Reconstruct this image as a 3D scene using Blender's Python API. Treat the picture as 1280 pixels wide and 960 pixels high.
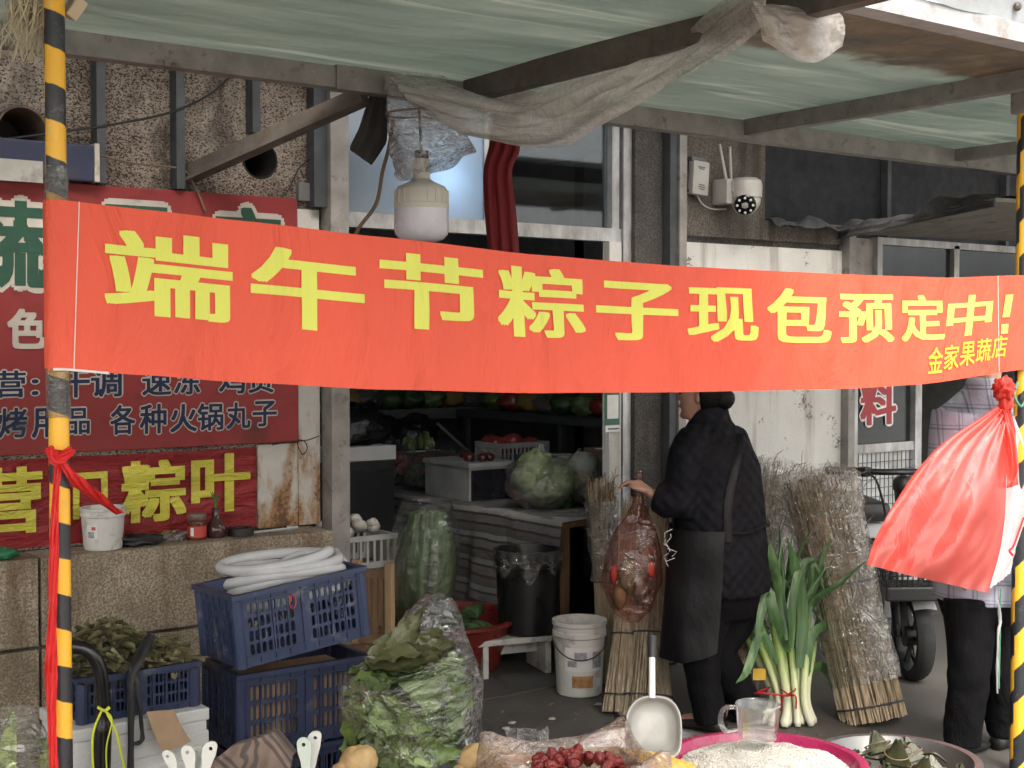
import bpy, bmesh, math, random
from mathutils import Vector, Matrix, noise as mnoise
random.seed(11)
S = bpy.context.scene
for o in list(bpy.data.objects): bpy.data.objects.remove(o, do_unlink=True)
COL = S.collection
R = math.radians
# ---------------------------------------------------------------- camera
FPX, YAW, PIT, CH = 1690.0, R(36.3), R(1.87), 1.65
cam_d = bpy.data.cameras.new('camera'); cam = bpy.data.objects.new('camera', cam_d); COL.objects.link(cam)
cam.location = (0, 0, CH); cam.rotation_euler = (math.pi/2-PIT, 0, -YAW)
cam_d.sensor_width = 36; cam_d.lens = 36*FPX/1280; cam_d.clip_end = 2000; cam_d.clip_start = .05
S.camera = cam
# ---------------------------------------------------------------- sky, sun, exposure
SUN_EL, SUN_AZ = R(52), R(200)          # hazy bright day, sun behind the photographer
w = bpy.data.worlds.new('World'); S.world = w; w.use_nodes = True
wn = w.node_tree; bg = wn.nodes['Background']
sky = wn.nodes.new('ShaderNodeTexSky'); sky.sky_type = 'NISHITA'; sky.sun_disc = False
sky.sun_elevation = SUN_EL; sky.sun_rotation = SUN_AZ; sky.air_density = 1.0; sky.dust_density = 4.0; sky.ozone_density = 1.0
hs = wn.nodes.new('ShaderNodeHueSaturation'); hs.inputs['Saturation'].default_value = .16
wn.links.new(sky.outputs[0], hs.inputs['Color']); wm = wn.nodes.new('ShaderNodeMix'); wm.data_type = 'RGBA'; wm.blend_type = 'MULTIPLY'; wm.inputs[0].default_value = 1; wm.inputs[7].default_value = (1, .965, .91, 1)   # thin warm haze over the whole sky
wn.links.new(hs.outputs[0], wm.inputs[6]); wn.links.new(wm.outputs[2], bg.inputs[0]); bg.inputs[1].default_value = .15
sd = bpy.data.lights.new('sun', 'SUN'); so = bpy.data.objects.new('sun', sd); COL.objects.link(so)
sd.energy = .9; sd.angle = R(18); sd.color = (1, .92, .80)
_sv = Vector((math.sin(SUN_AZ)*math.cos(SUN_EL), math.cos(SUN_AZ)*math.cos(SUN_EL), math.sin(SUN_EL)))
so.rotation_euler = _sv.to_track_quat('Z', 'Y').to_euler(); so.location = (0, -4, 8)
S.view_settings.view_transform = 'Standard'; S.view_settings.look = 'None'; S.view_settings.gamma = 1
S.view_settings.exposure = 1.68
S.render.engine = 'CYCLES'; S.cycles.max_bounces = 4; S.cycles.diffuse_bounces = 3; S.cycles.glossy_bounces = 2; S.cycles.transmission_bounces = 4; S.cycles.transparent_max_bounces = 14
S.cycles.use_denoising = True; S.cycles.use_adaptive_sampling = True; S.cycles.adaptive_threshold = .04; S.cycles.caustics_reflective = False; S.cycles.caustics_refractive = False
# ---------------------------------------------------------------- pixel -> point (a pixel gives a direction, the distance is given)
_f = Vector((math.sin(YAW)*math.cos(PIT), math.cos(YAW)*math.cos(PIT), -math.sin(PIT)))
_r = Vector((math.cos(YAW), -math.sin(YAW), 0)); _u = _r.cross(_f); CAM = Vector((0, 0, CH))
def ray(px, py): return _f+_r*((px-640)/FPX)+_u*((480-py)/FPX)
def P(px, py, Y=None, z=None, t=None, X=None):
    d = ray(px, py)
    if Y is not None: t = Y/d.y
    elif X is not None: t = X/d.x
    elif z is not None: t = (z-CH)/d.z
    return CAM+d*t
RT, FW = Vector((math.cos(YAW), -math.sin(YAW), 0)), Vector((math.sin(YAW), math.cos(YAW), 0))
ZV = Vector((0, 0, 1))
V = Vector
# ---------------------------------------------------------------- mesh builder
class MB:
    def __init__(s): s.v = []; s.f = []
    def add(s, vs, fs):
        n = len(s.v); s.v += [Vector(p) for p in vs]; s.f += [tuple(i+n for i in f) for f in fs]; return s
    def box(s, c, size, rot=None, taper=1.0):
        hx, hy, hz = size[0]/2, size[1]/2, size[2]/2; c = Vector(c)
        vs = []
        for z in (-1, 1):
            k = taper if z > 0 else 1.0
            for x, y in ((-1, -1), (1, -1), (1, 1), (-1, 1)): vs.append(Vector((x*hx*k, y*hy*k, z*hz)))
        if rot is not None: vs = [rot @ p for p in vs]
        return s.add([p+c for p in vs], [(0, 3, 2, 1), (4, 5, 6, 7), (0, 1, 5, 4), (1, 2, 6, 5), (2, 3, 7, 6), (3, 0, 4, 7)])
    def bx(s, x0, x1, y0, y1, z0, z1):
        return s.box(((x0+x1)/2, (y0+y1)/2, (z0+z1)/2), (x1-x0, y1-y0, z1-z0))
    def bbox(s, c, size, b=.01, rot=None):            # box with chamfered edges
        bm = bmesh.new(); bmesh.ops.create_cube(bm, size=1)
        for v in bm.verts: v.co = Vector((v.co.x*size[0], v.co.y*size[1], v.co.z*size[2]))
        bmesh.ops.bevel(bm, geom=list(bm.edges), offset=b, segments=2, affect='EDGES', profile=.6)
        bm.verts.ensure_lookup_table(); M = rot if rot is not None else Matrix.Identity(3)
        s.add([M @ v.co+Vector(c) for v in bm.verts], [tuple(v.index for v in f.verts) for f in bm.faces]); bm.free(); return s
    def beam(s, a, b, w, h, up=ZV):                   # rectangular bar from a to b
        a, b = Vector(a), Vector(b); d = (b-a); L = d.length; d.normalize()
        x = d.cross(up); x = x.normalized() if x.length > 1e-6 else Vector((1, 0, 0)); y = x.cross(d).normalized()
        m = Matrix((x, d, y)).transposed()
        return s.box((a+b)/2, (w, L, h), m)
    def tube(s, pts, r, n=8, caps=True, flat=1.0):
        pts = [Vector(p) for p in pts]; k = len(pts)
        rs = r if isinstance(r, (list, tuple)) else [r]*k
        ref = None; rings = []
        for i, p in enumerate(pts):
            t = (pts[min(i+1, k-1)]-pts[max(i-1, 0)])
            t = t.normalized() if t.length > 1e-9 else ZV.copy()
            if ref is None: ref = t.orthogonal().normalized() if abs(t.z) < .9 else Vector((1, 0, 0))
            ref = (ref-t*ref.dot(t)); ref = ref.normalized() if ref.length > 1e-6 else t.orthogonal().normalized()
            b = t.cross(ref)
            rings.append([p+(ref*math.cos(2*math.pi*j/n)+b*(flat*math.sin(2*math.pi*j/n)))*rs[i] for j in range(n)])
        vs = [q for rg in rings for q in rg]; fs = []
        for i in range(k-1):
            for j in range(n):
                fs.append((i*n+j, i*n+(j+1) % n, (i+1)*n+(j+1) % n, (i+1)*n+j))
        if caps: fs.append(tuple(range(n-1, -1, -1))); fs.append(tuple((k-1)*n+j for j in range(n)))
        return s.add(vs, fs)
    def lathe(s, c, prof, n=32, m=None, capb=True, capt=False, sx=1.0, sy=1.0):   # prof: (radius, z) from bottom
        c = Vector(c); vs = []; fs = []; k = len(prof)
        for r_, z_ in prof:
            for j in range(n):
                a = 2*math.pi*j/n; p = Vector((r_*math.cos(a)*sx, r_*math.sin(a)*sy, z_))
                vs.append((m @ p if m is not None else p)+c)
        for i in range(k-1):
            for j in range(n): fs.append((i*n+j, i*n+(j+1) % n, (i+1)*n+(j+1) % n, (i+1)*n+j))
        if capb: fs.append(tuple(range(n-1, -1, -1)))
        if capt: fs.append(tuple((k-1)*n+j for j in range(n)))
        return s.add(vs, fs)
    def grid(s, fn, nu, nv, closeu=False):
        vs = [fn(i/(nu if closeu else nu-1), j/(nv-1)) for j in range(nv) for i in range(nu)]
        fs = []
        for j in range(nv-1):
            for i in range(nu if closeu else nu-1):
                i2 = (i+1) % nu; fs.append((j*nu+i, j*nu+i2, (j+1)*nu+i2, (j+1)*nu+i))
        return s.add(vs, fs)
    def blob(s, c, r, n=12, m=8, amp=.15, fr=3.0, seed=0, rot=None):    # lumpy ellipsoid, r = (rx, ry, rz)
        c = Vector(c)
        def fn(u, v):
            a = 2*math.pi*u; b = math.pi*(v-.5)
            d = Vector((math.cos(a)*math.cos(b), math.sin(a)*math.cos(b), math.sin(b)))
            k = 1+amp*mnoise.noise(d*fr+Vector((seed*7.3, seed*3.1, seed)))
            p = Vector((d.x*r[0]*k, d.y*r[1]*k, d.z*r[2]*k))
            return (rot @ p if rot is not None else p)+c
        return s.grid(fn, n, m, closeu=True)
    def obj(s, name, mat_, parent=None, smooth=False, origin=None, kind=None):
        off = Vector(parent['_o']) if parent is not None else (Vector(origin) if origin is not None else Vector((0, 0, 0)))
        me = bpy.data.meshes.new(name); me.from_pydata([p-off for p in s.v], [], s.f); me.update()
        if mat_ is not None: me.materials.append(mat_)
        o = bpy.data.objects.new(name, me); COL.objects.link(o)
        if smooth:
            me.polygons.foreach_set('use_smooth', [True]*len(me.polygons))
            if smooth != 'all':
                bm = bmesh.new(); bm.from_mesh(me)
                for e in bm.edges:
                    if len(e.link_faces) == 2 and e.calc_face_angle(0) > R(38): e.smooth = False
                bm.to_mesh(me); bm.free()
        if parent is not None: o.parent = parent
        else: o.location = off
        o['_o'] = tuple(off)
        if kind: o['kind'] = kind
        return o
def thing(name, label, cat, loc=(0, 0, 0), group=None):
    o = bpy.data.objects.new(name, None); COL.objects.link(o); o.location = loc; o['_o'] = tuple(loc)
    o.empty_display_size = .1
    o['label'] = label; o['category'] = cat
    if group: o['group'] = group
    return o
def tag(o, label, cat, group=None):
    o['label'] = label; o['category'] = cat
    if group: o['group'] = group
    return o
def struct(o): o['kind'] = 'structure'; return o
def nz(x, y=0., z=0.): return mnoise.noise(Vector((x, y, z)))
def rotz(a): return Matrix.Rotation(a, 3, 'Z')
def eul(x, y, z): return Matrix.Rotation(z, 3, 'Z') @ Matrix.Rotation(y, 3, 'Y') @ Matrix.Rotation(x, 3, 'X')
def curve_pts(ctrl, n):                               # Catmull-Rom through ctrl
    c = [Vector(p) for p in ctrl]; c = [c[0]*2-c[1]]+c+[c[-1]*2-c[-2]]; out = []
    segs = len(c)-3
    for i in range(n):
        u = i/(n-1)*segs; k = min(int(u), segs-1); t = u-k
        a, b, d, e = c[k], c[k+1], c[k+2], c[k+3]
        out.append(.5*((2*b)+(d-a)*t+(2*a-5*b+4*d-e)*t*t+(3*b-a-3*d+e)*t**3))
    return out
def copytree(root, loc=None, rz=None):
    def cp(o, par):
        c = o.copy(); COL.objects.link(c)
        if par is not None: c.parent = par
        for ch in o.children: cp(ch, c)
        return c
    c = cp(root, None)
    if loc is not None: c.location = loc
    if rz is not None: c.rotation_euler = (0, 0, rz)
    return c
# ---------------------------------------------------------------- materials
class N:
    def __init__(s, name):
        s.m = bpy.data.materials.new(name); s.m.use_nodes = True; s.t = s.m.node_tree; s.n = s.t.nodes
        s.out = s.n['Material Output']; s.b = s.n['Principled BSDF']; s.tc = s.n.new('ShaderNodeTexCoord')
    def L(s, a, b): s.t.links.new(a, b)
    def mapping(s, sc=(1, 1, 1), rot=(0, 0, 0), src='Object'):
        m = s.n.new('ShaderNodeMapping'); m.inputs['Scale'].default_value = sc; m.inputs['Rotation'].default_value = rot
        s.L(s.tc.outputs[src], m.inputs[0]); return m.outputs[0]
    def noise(s, scale, detail=5, rough=.55, vec=None, dist=0):
        t = s.n.new('ShaderNodeTexNoise'); t.inputs['Scale'].default_value = scale; t.inputs['Detail'].default_value = detail
        t.inputs['Roughness'].default_value = rough; t.inputs['Distortion'].default_value = dist
        s.L(vec if vec is not None else s.tc.outputs['Object'], t.inputs['Vector']); return t.outputs['Fac']
    def vor(s, scale, vec=None, feat='F1', out='Distance'):
        t = s.n.new('ShaderNodeTexVoronoi'); t.inputs['Scale'].default_value = scale; t.feature = feat
        s.L(vec if vec is not None else s.tc.outputs['Object'], t.inputs['Vector']); return t.outputs[out]
    def wave(s, scale, vec=None, dist=2, detail=2):
        t = s.n.new('ShaderNodeTexWave'); t.inputs['Scale'].default_value = scale; t.inputs['Distortion'].default_value = dist
        t.inputs['Detail'].default_value = detail; s.L(vec if vec is not None else s.tc.outputs['Object'], t.inputs['Vector']); return t.outputs['Fac']
    def ramp(s, fac, stops, interp='LINEAR'):
        r = s.n.new('ShaderNodeValToRGB'); s.L(fac, r.inputs[0]); e = r.color_ramp.elements; r.color_ramp.interpolation = interp
        while len(e) < len(stops): e.new(.5)
        for el, (p, c) in zip(e, stops):
            el.position = p; el.color = (c, c, c, 1) if isinstance(c, (int, float)) else (*c, 1)
        return r.outputs[0]
    def mix(s, fac, a, b, typ='MIX'):
        m = s.n.new('ShaderNodeMix'); m.data_type = 'RGBA'; m.blend_type = typ
        for sock, v in ((m.inputs[0], fac), (m.inputs[6], a), (m.inputs[7], b)):
            if isinstance(v, (int, float)): sock.default_value = v if sock is m.inputs[0] else (v, v, v, 1)
            elif isinstance(v, tuple): sock.default_value = (*v, 1)
            else: s.L(v, sock)
        return m.outputs[2]
    def math(s, op, a, b=0.):
        m = s.n.new('ShaderNodeMath'); m.operation = op
        for sock, v in ((m.inputs[0], a), (m.inputs[1], b)):
            if isinstance(v, (int, float)): sock.default_value = v
            else: s.L(v, sock)
        return m.outputs[0]
    def sep(s, src='Object'):
        t = s.n.new('ShaderNodeSeparateXYZ'); s.L(s.tc.outputs[src], t.inputs[0]); return t.outputs
    def bump(s, h, strength=.3, dist=.01, chain=None):
        b = s.n.new('ShaderNodeBump'); b.inputs['Strength'].default_value = strength; b.inputs['Distance'].default_value = dist
        s.L(h, b.inputs['Height'])
        if chain is not None: s.L(chain, b.inputs['Normal'])
        return b.outputs[0]
    def set(s, col=None, rough=None, metal=None, normal=None, spec=None):
        for k, v in (('Base Color', col), ('Roughness', rough), ('Metallic', metal), ('Specular IOR Level', spec)):
            if v is None: continue
            if isinstance(v, tuple): s.b.inputs[k].default_value = (*v, 1)
            elif isinstance(v, (int, float)): s.b.inputs[k].default_value = v
            else: s.L(v, s.b.inputs[k])
        if normal is not None: s.L(normal, s.b.inputs['Normal'])
        return s.m
def sc3(c, k): return tuple(max(0, min(1, x*k)) for x in c)
def mat(name, col, rough=.6, metal=0., var=.18, vs=7, bump=.15, bs=60, col2=None, dirt=0., dcol=(.05, .04, .03), ds=5, stretch=(1, 1, 1), spec=.5, bd=.004):
    n = N(name); v = n.mapping(stretch)
    a = n.noise(vs, 6, vec=v)
    c = n.ramp(a, [(.3, sc3(col, 1-var)), (.7, sc3(col2 or col, 1+var))])
    if dirt > 0:
        d = n.noise(ds, 8, .65, vec=v)
        c = n.mix(n.ramp(d, [(.62-dirt*.3, 0.), (.72, 1.)]), c, dcol)
    r = n.ramp(n.noise(vs*2.3, 4, vec=v), [(.3, max(.02, rough-.1)), (.7, min(1, rough+.1))])
    nm = n.bump(n.noise(bs, 5, vec=v), bump, bd) if bump else None
    return n.set(c, r, metal, nm, spec)
def film(name, tint=(.93, .93, .92), opac=.22, rough=.14, body=(.8, .8, .78), bs=22, bump=.8, transl=.3, gloss=1.0):
    n = N(name); n.n.remove(n.b)
    tr = n.n.new('ShaderNodeBsdfTransparent'); tr.inputs[0].default_value = (*tint, 1)
    gl = n.n.new('ShaderNodeBsdfGlossy'); gl.inputs['Roughness'].default_value = rough; gl.inputs[0].default_value = (1, 1, 1, 1)
    df = n.n.new('ShaderNodeBsdfDiffuse'); df.inputs[0].default_value = (*body, 1)
    tl = n.n.new('ShaderNodeBsdfTranslucent'); tl.inputs[0].default_value = (*body, 1)
    wr = n.noise(bs*.7, 4, .55, vec=n.mapping((1, 1, 2.2), (R(15), R(25), 0)), dist=1.8)
    cre = n.math('ABSOLUTE', n.math('SUBTRACT', wr, .5))
    h = n.math('SUBTRACT', n.math('MULTIPLY', n.noise(bs*.35, 3, .5, dist=.8), 1.2), n.math('MULTIPLY', n.math('MINIMUM', cre, .12), 2.2))
    nm = n.bump(h, bump, .035)
    n.L(nm, gl.inputs['Normal']); n.L(nm, df.inputs['Normal'])
    lw = n.n.new('ShaderNodeLayerWeight'); lw.inputs[0].default_value = .4; n.L(nm, lw.inputs['Normal'])
    def mx(f, a, b):
        k = n.n.new('ShaderNodeMixShader'); n.L(a, k.inputs[1]); n.L(b, k.inputs[2])
        if isinstance(f, (int, float)): k.inputs[0].default_value = f
        else: n.L(f, k.inputs[0])
        return k.outputs[0]
    bodys = mx(transl, df.outputs[0], tl.outputs[0])
    op = n.math('ADD', n.math('MULTIPLY', n.ramp(n.noise(bs*.5, 4), [(.46, .12), (.68, 1.)]), opac*.8), n.math('MULTIPLY', n.ramp(cre, [(0, 1.), (.025, 0.)]), opac*.6))
    s1 = mx(n.math('MINIMUM', op, .95), tr.outputs[0], bodys)
    crg = n.math('MULTIPLY', n.ramp(cre, [(0, 1.), (.016, .0)]), n.ramp(n.noise(bs*.3, 3), [(.44, .0), (.58, .6)]))
    s2 = mx(n.math('MINIMUM', n.math('MULTIPLY', n.math('ADD', n.math('ADD', .05, crg), n.math('MULTIPLY', n.math('POWER', lw.outputs['Facing'], 1.5), .75)), gloss), .8), s1, gl.outputs[0])
    n.L(s2, n.out.inputs[0]); return n.m
def steel(name, col, rust=.35):
    n = N(name); v = n.mapping((1, 1, 1))
    c = n.ramp(n.noise(9, 7), [(.3, sc3(col, .75)), (.7, sc3(col, 1.2))])
    c = n.mix(n.ramp(n.noise(14, 8, .7), [(.66-rust*.3, 0.), (.74, 1.)]), c, (.075, .042, .026))
    c = n.mix(n.ramp(n.noise(40, 4, .7), [(.6, 0.), (.75, .5)]), c, sc3(col, 2.0))
    return n.set(c, n.ramp(n.noise(20, 4), [(.3, .45), (.7, .75)]), .25, n.bump(n.noise(90, 5), .25, .003))
# ================================================================ setting materials
def m_pebble_left():
    n = N('pebbledash_pink'); v = n.mapping((1, 1, 1.5), (0, R(18), 0))
    fl = n.noise(105, 2.5, .6, vec=v, dist=.6)
    stain = n.noise(2.6, 6, .6); big = n.noise(1.3, 4, .6)
    light = n.ramp(stain, [(.35, (.22, .18, .14)), (.62, (.44, .38, .31))])
    dark = n.ramp(big, [(.35, (.035, .026, .022)), (.65, (.085, .048, .04))])
    msk = n.ramp(n.math('ADD', fl, n.math('MULTIPLY', n.math('SUBTRACT', stain, .5), .28)), [(.44, 0.), (.51, 1.)])
    c = n.mix(msk, dark, light)
    grime = n.noise(3.1, 8, .7, vec=n.mapping((1, 1, .45)))
    c = n.mix(n.ramp(grime, [(.52, 0.), (.66, .85)]), c, (.045, .034, .028))
    return n.set(c, .92, 0, n.bump(fl, .9, .012))
def m_granolith(name, a, b, streak=(.10, .055, .025)):
    n = N(name)
    f = n.noise(120, 3, .7); g = n.noise(5, 6, .6)
    c = n.mix(n.ramp(f, [(.40, 0.), (.62, 1.)]), a, b)
    c = n.mix(n.ramp(g, [(.35, .55), (.65, 0.)]), c, sc3(a, .55))
    st = n.noise(6, 6, .65, vec=n.mapping((1, 1, .12)))
    c = n.mix(n.ramp(st, [(.50, 0.), (.66, .8)]), c, streak)
    return n.set(c, .9, 0, n.bump(f, .8, .008))
def m_whitewall():
    n = N('peeling_white_paint')
    z = n.sep()[2]
    f = n.noise(100, 4, .7); pe = n.noise(5.5, 9, .72)
    c = n.ramp(n.noise(3, 5), [(.3, (.50, .49, .46)), (.7, (.64, .63, .60))])
    st = n.noise(7, 6, .6, vec=n.mapping((1, 1, .08)))
    c = n.mix(n.ramp(st, [(.55, 0.), (.68, .7)]), c, (.17, .14, .11))
    c = n.mix(n.ramp(n.math('ADD', n.math('MULTIPLY', pe, .75), n.math('MULTIPLY', f, .3)), [(.60, 0.), (.625, 1.)]), c, (.15, .145, .13))
    c = n.mix(n.math('MULTIPLY', n.ramp(n.noise(85, 3, .7), [(.50, 0.), (.60, 1.)]), n.ramp(n.math('ADD', n.sep()[0], n.math('MULTIPLY', pe, .3)), [(2.05, 0.), (2.12, .8)])), c, (.20, .195, .18))
    return n.set(c, .85, 0, n.bump(n.math('ADD', f, pe), .5, .008))
def m_rustwall():
    n = N('rust_stained_plaster')
    xyz = n.sep()
    c = n.ramp(n.noise(6, 5), [(.3, (.47, .45, .41)), (.7, (.60, .58, .54))])
    pit = n.noise(55, 6, .75)
    st = n.math('ADD', n.noise(9, 7, .65, vec=n.mapping((1, 1, .35))), n.math('MULTIPLY', n.math('SUBTRACT', 1.12, xyz[2]), .42))
    c = n.mix(n.ramp(st, [(.45, 0.), (.60, .9)]), c, (.30, .15, .045))
    c = n.mix(n.ramp(n.math('ADD', n.math('MULTIPLY', pit, .5), n.math('MULTIPLY', st, .5)), [(.54, 0.), (.62, .9)]), c, (.11, .055, .03))
    return n.set(c, .9, 0, n.bump(pit, .6, .008))
def m_floor(name, a, b):
    n = N(name); g = n.noise(1.7, 8, .65); f = n.noise(45, 5, .7)
    c = n.mix(n.ramp(g, [(.3, 0.), (.7, 1.)]), a, b)
    c = n.mix(n.ramp(n.noise(7, 8, .75), [(.58, 0.), (.7, .6)]), c, sc3(a, .5))
    c = n.mix(n.ramp(f, [(.62, 0.), (.72, .35)]), c, sc3(b, 1.7))
    return n.set(c, n.ramp(g, [(.3, .55), (.7, .85)]), 0, n.bump(f, .35, .005))
MP = m_pebble_left()
MGR = m_granolith('granolithic_render', (.20, .155, .105), (.52, .44, .335))
MPD = m_granolith('pebbledash_brown', (.075, .066, .056), (.21, .185, .155), (.03, .022, .016))
MPG = m_granolith('pebbledash_pillar', (.05, .046, .042), (.15, .14, .13), (.03, .02, .015))
MWW = m_whitewall(); MRW = m_rustwall()
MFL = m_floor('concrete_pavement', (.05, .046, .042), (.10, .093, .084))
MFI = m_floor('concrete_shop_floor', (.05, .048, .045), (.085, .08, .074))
MST = steel('weathered_steel', (.26, .245, .23), .3)
MSTD = steel('dark_steel', (.065, .07, .075), .25)
MSTR = steel('brown_rusty_steel', (.11, .095, .082), .6)
MAL = mat('aluminium_frame', (.52, .53, .54), .42, .35, var=.15, vs=9, dirt=.75, dcol=(.2, .18, .155), ds=10, stretch=(1, 1, .4))
MIN = mat('grey_plaster_inside', (.16, .157, .15), .9, var=.2, dirt=.3, dcol=(.09, .12, .11))
MNAVY = mat('near_black_navy', (.006, .0075, .011), .7, var=.3, dirt=.4, dcol=(.02, .02, .022), ds=3)
MDK = mat('interior_darkness', (.012, .011, .010), .95, bump=0)  # near-black colour stands in for the dark of the hole and neighbouring room
MRC = mat('burnt_clay_pipe', (.10, .065, .05), .8, var=.4, dirt=.4)
# ================================================================ ground
g = MB(); g.add([(-300, -300, 0), (300, -300, 0), (300, 300, 0), (-300, 300, 0)], [(0, 1, 2, 3)])
struct(g.obj('ground', m_floor('pale_bounce_road', (.26, .25, .235), (.36, .35, .33))))  # unseen road, made pale to bounce light up under the awning
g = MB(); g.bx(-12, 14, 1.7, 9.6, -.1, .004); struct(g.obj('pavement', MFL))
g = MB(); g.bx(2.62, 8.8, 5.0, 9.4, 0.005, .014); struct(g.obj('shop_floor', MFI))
# ================================================================ the shop building
WY = 5.06
bld = thing('shop_building', 'old roadside shop building with pebbledash front, open doorway and window', 'building', (3.6, 5.3, 0))
def wall_holes(x0, x1, z0, z1, holes, y, depth, mt, nm='front_wall'):
    bm = bmesh.new(); es = []
    def loop(pts):
        vs = [bm.verts.new((p[0], y, p[1])) for p in pts]
        for i in range(len(vs)): es.append(bm.edges.new((vs[i], vs[(i+1) % len(vs)])))
    loop([(x0, z0), (x1, z0), (x1, z1), (x0, z1)])
    for cx, cz, r_ in holes: loop([(cx+r_*math.cos(a*math.pi/16)*(1+.03*nz(a, cx)), cz+r_*math.sin(a*math.pi/16)*(1+.03*nz(a, 3+cx))) for a in range(32)])
    bmesh.ops.triangle_fill(bm, use_beauty=True, use_dissolve=False, edges=es)
    bm.verts.index_update(); m = MB()
    m.add([v.co for v in bm.verts], [tuple(v.index for v in f.verts) if f.normal.y < 0 else tuple(v.index for v in reversed(f.verts)) for f in bm.faces]); bm.free()
    m.bx(x0, x1, y+depth, y+depth+.05, z0, z1)
    return m.obj(nm, mt, bld)
h1, h2 = P(325, 200, Y=WY), P(25, 165, Y=WY)
wall_holes(-1.6, 2.70, .875, 3.1, [(h1.x, h1.z, .075), (h2.x, h2.z, .09)], WY, .3, MP)
for c, r_, nm, mt in ((h1, .076, 'vent_hole', MDK), (h2, .091, 'flue_pipe', MRC)):
    m = MB(); k = []
    for yy, rr in ((.3, r_), (-.002 if nm == 'vent_hole' else -.035, r_), (-.002 if nm == 'vent_hole' else -.035, r_*.93), (.28, r_*.93)): k.append((rr, -yy))
    m.lathe((c.x, WY, c.z), [(r_*.93, -.28), (r_*.93, .0 if nm == 'vent_hole' else .035), (r_*1.03, .001 if nm == 'vent_hole' else .035), (r_*1.03, -.02)], 32, Matrix.Rotation(math.pi/2, 3, 'X'), capb=True)
    m.obj(nm, mt, bld, True)
# lower wall, two courses with a recessed joint, ledge on top
for i, (z0, z1) in enumerate(((0, .545), (.56, .872))):
    m = MB(); m.bx(-1.6, 1.475, 4.86, 5.058, z0, z1); m.obj('render_block', MGR, bld)
    m = MB(); m.bx(1.487, 2.66, 4.86, 5.058, z0, z1); m.obj('render_block', MGR, bld)
m = MB(); m.bx(-1.6, 2.655, 4.89, 5.04, .01, .868); m.obj('joint_mortar', MPD, bld)
m = MB(); m.bx(2.60, 2.70, 5.035, 5.059, .88, 2.19); m.obj('stained_plaster_strip', MRW, bld)
m = MB(); m.bx(2.418, 2.598, 5.04, 5.059, .88, 1.222); m.obj('stained_plaster', MRW, bld)
m = MB(); m.bx(2.605, 2.70, 5.03, 5.059, 2.225, 2.30); m.obj('plaster_patch', MIN, bld)
# steel column left of the door
m = MB(); m.bx(2.715, 2.80, 4.96, 5.05, 0, 2.78); m.obj('steel_column', MST, bld)
m = MB(); m.bx(2.655, 2.72, 4.99, 5.055, 2.2, 2.9); m.obj('dark_column_back', MSTD, bld)
# right pillar, steel posts, wall between door and window
m = MB(); m.bx(4.475, 4.68, 5.06, 5.3, 0, 3.1); m.obj('pebbledash_pillar', MPG, bld)
m = MB(); m.bx(4.655, 4.70, 5.0, 5.055, 0, 2.72); m.obj('steel_post', MSTD, bld)
m = MB(); m.bx(4.705, 4.755, 4.985, 5.05, 0, 2.70); m.obj('steel_post', MST, bld)
m = MB(); m.bx(4.68, 6.02, 5.06, 5.3, 2.185, 2.295); m.obj('upper_wall', MPD, bld)
m = MB(); m.bx(4.68, 5.40, 5.06, 5.3, 2.295, 3.1); m.obj('upper_wall', MPD, bld)
m = MB(); m.bx(4.68, 6.02, 5.085, 5.3, 2.15, 2.185); m.obj('wall_groove', MPG, bld)
m = MB(); m.bx(4.68, 6.02, 5.055, 5.3, 0, 2.15); m.obj('white_wall', MWW, bld)
# dark recess over the right window
m = MB(); m.bx(5.40, 9.2, 5.25, 5.3, 2.24, 3.1); m.obj('recess_panel', MNAVY, bld)  # near-black navy panel set back above the window
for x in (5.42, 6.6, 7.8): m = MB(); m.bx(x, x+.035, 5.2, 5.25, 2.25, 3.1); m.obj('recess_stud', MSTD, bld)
# door transom
m = MB()
m.bx(2.80, 4.46, 5.10, 5.16, 2.135, 2.20); m.bx(2.80, 2.845, 5.1, 5.16, 2.2, 2.72); m.bx(4.36, 4.405, 5.10, 5.16, 2.20, 2.72); m.bx(2.80, 4.46, 5.1, 5.16, 2.72, 2.78)
m.bx(4.42, 4.472, 5.085, 5.16, 0, 2.80)
fr = m.obj('door_frame', MAL, bld)
m = MB(); m.bx(4.375, 4.412, 5.09, 5.15, 0, 2.13); m.obj('door_jamb', MAL, bld)
def m_glass(name, col, rough=.08, op=.35, mixc=.5):
    n = N(name); n.n.remove(n.b)
    tr = n.n.new('ShaderNodeBsdfTransparent'); tr.inputs[0].default_value = (*col, 1)
    gl = n.n.new('ShaderNodeBsdfGlossy'); gl.inputs['Roughness'].default_value = rough; gl.inputs[0].default_value = (.85, .9, .95, 1)
    df = n.n.new('ShaderNodeBsdfDiffuse'); df.inputs[0].default_value = (.09, .10, .11, 1)
    
    m1 = n.n.new('ShaderNodeMixShader'); n.L(gl.outputs[0], m1.inputs[1]); n.L(df.outputs[0], m1.inputs[2])
    n.L(n.ramp(n.noise(4, 6, .7, vec=n.mapping((1, 1, .3))), [(.3, mixc*.3), (.75, mixc)]), m1.inputs[0])
    m2 = n.n.new('ShaderNodeMixShader'); m2.inputs[0].default_value = op
    n.L(tr.outputs[0], m2.inputs[1]); n.L(m1.outputs[0], m2.inputs[2]); n.L(m2.outputs[0], n.out.inputs[0]); return n.m
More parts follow.
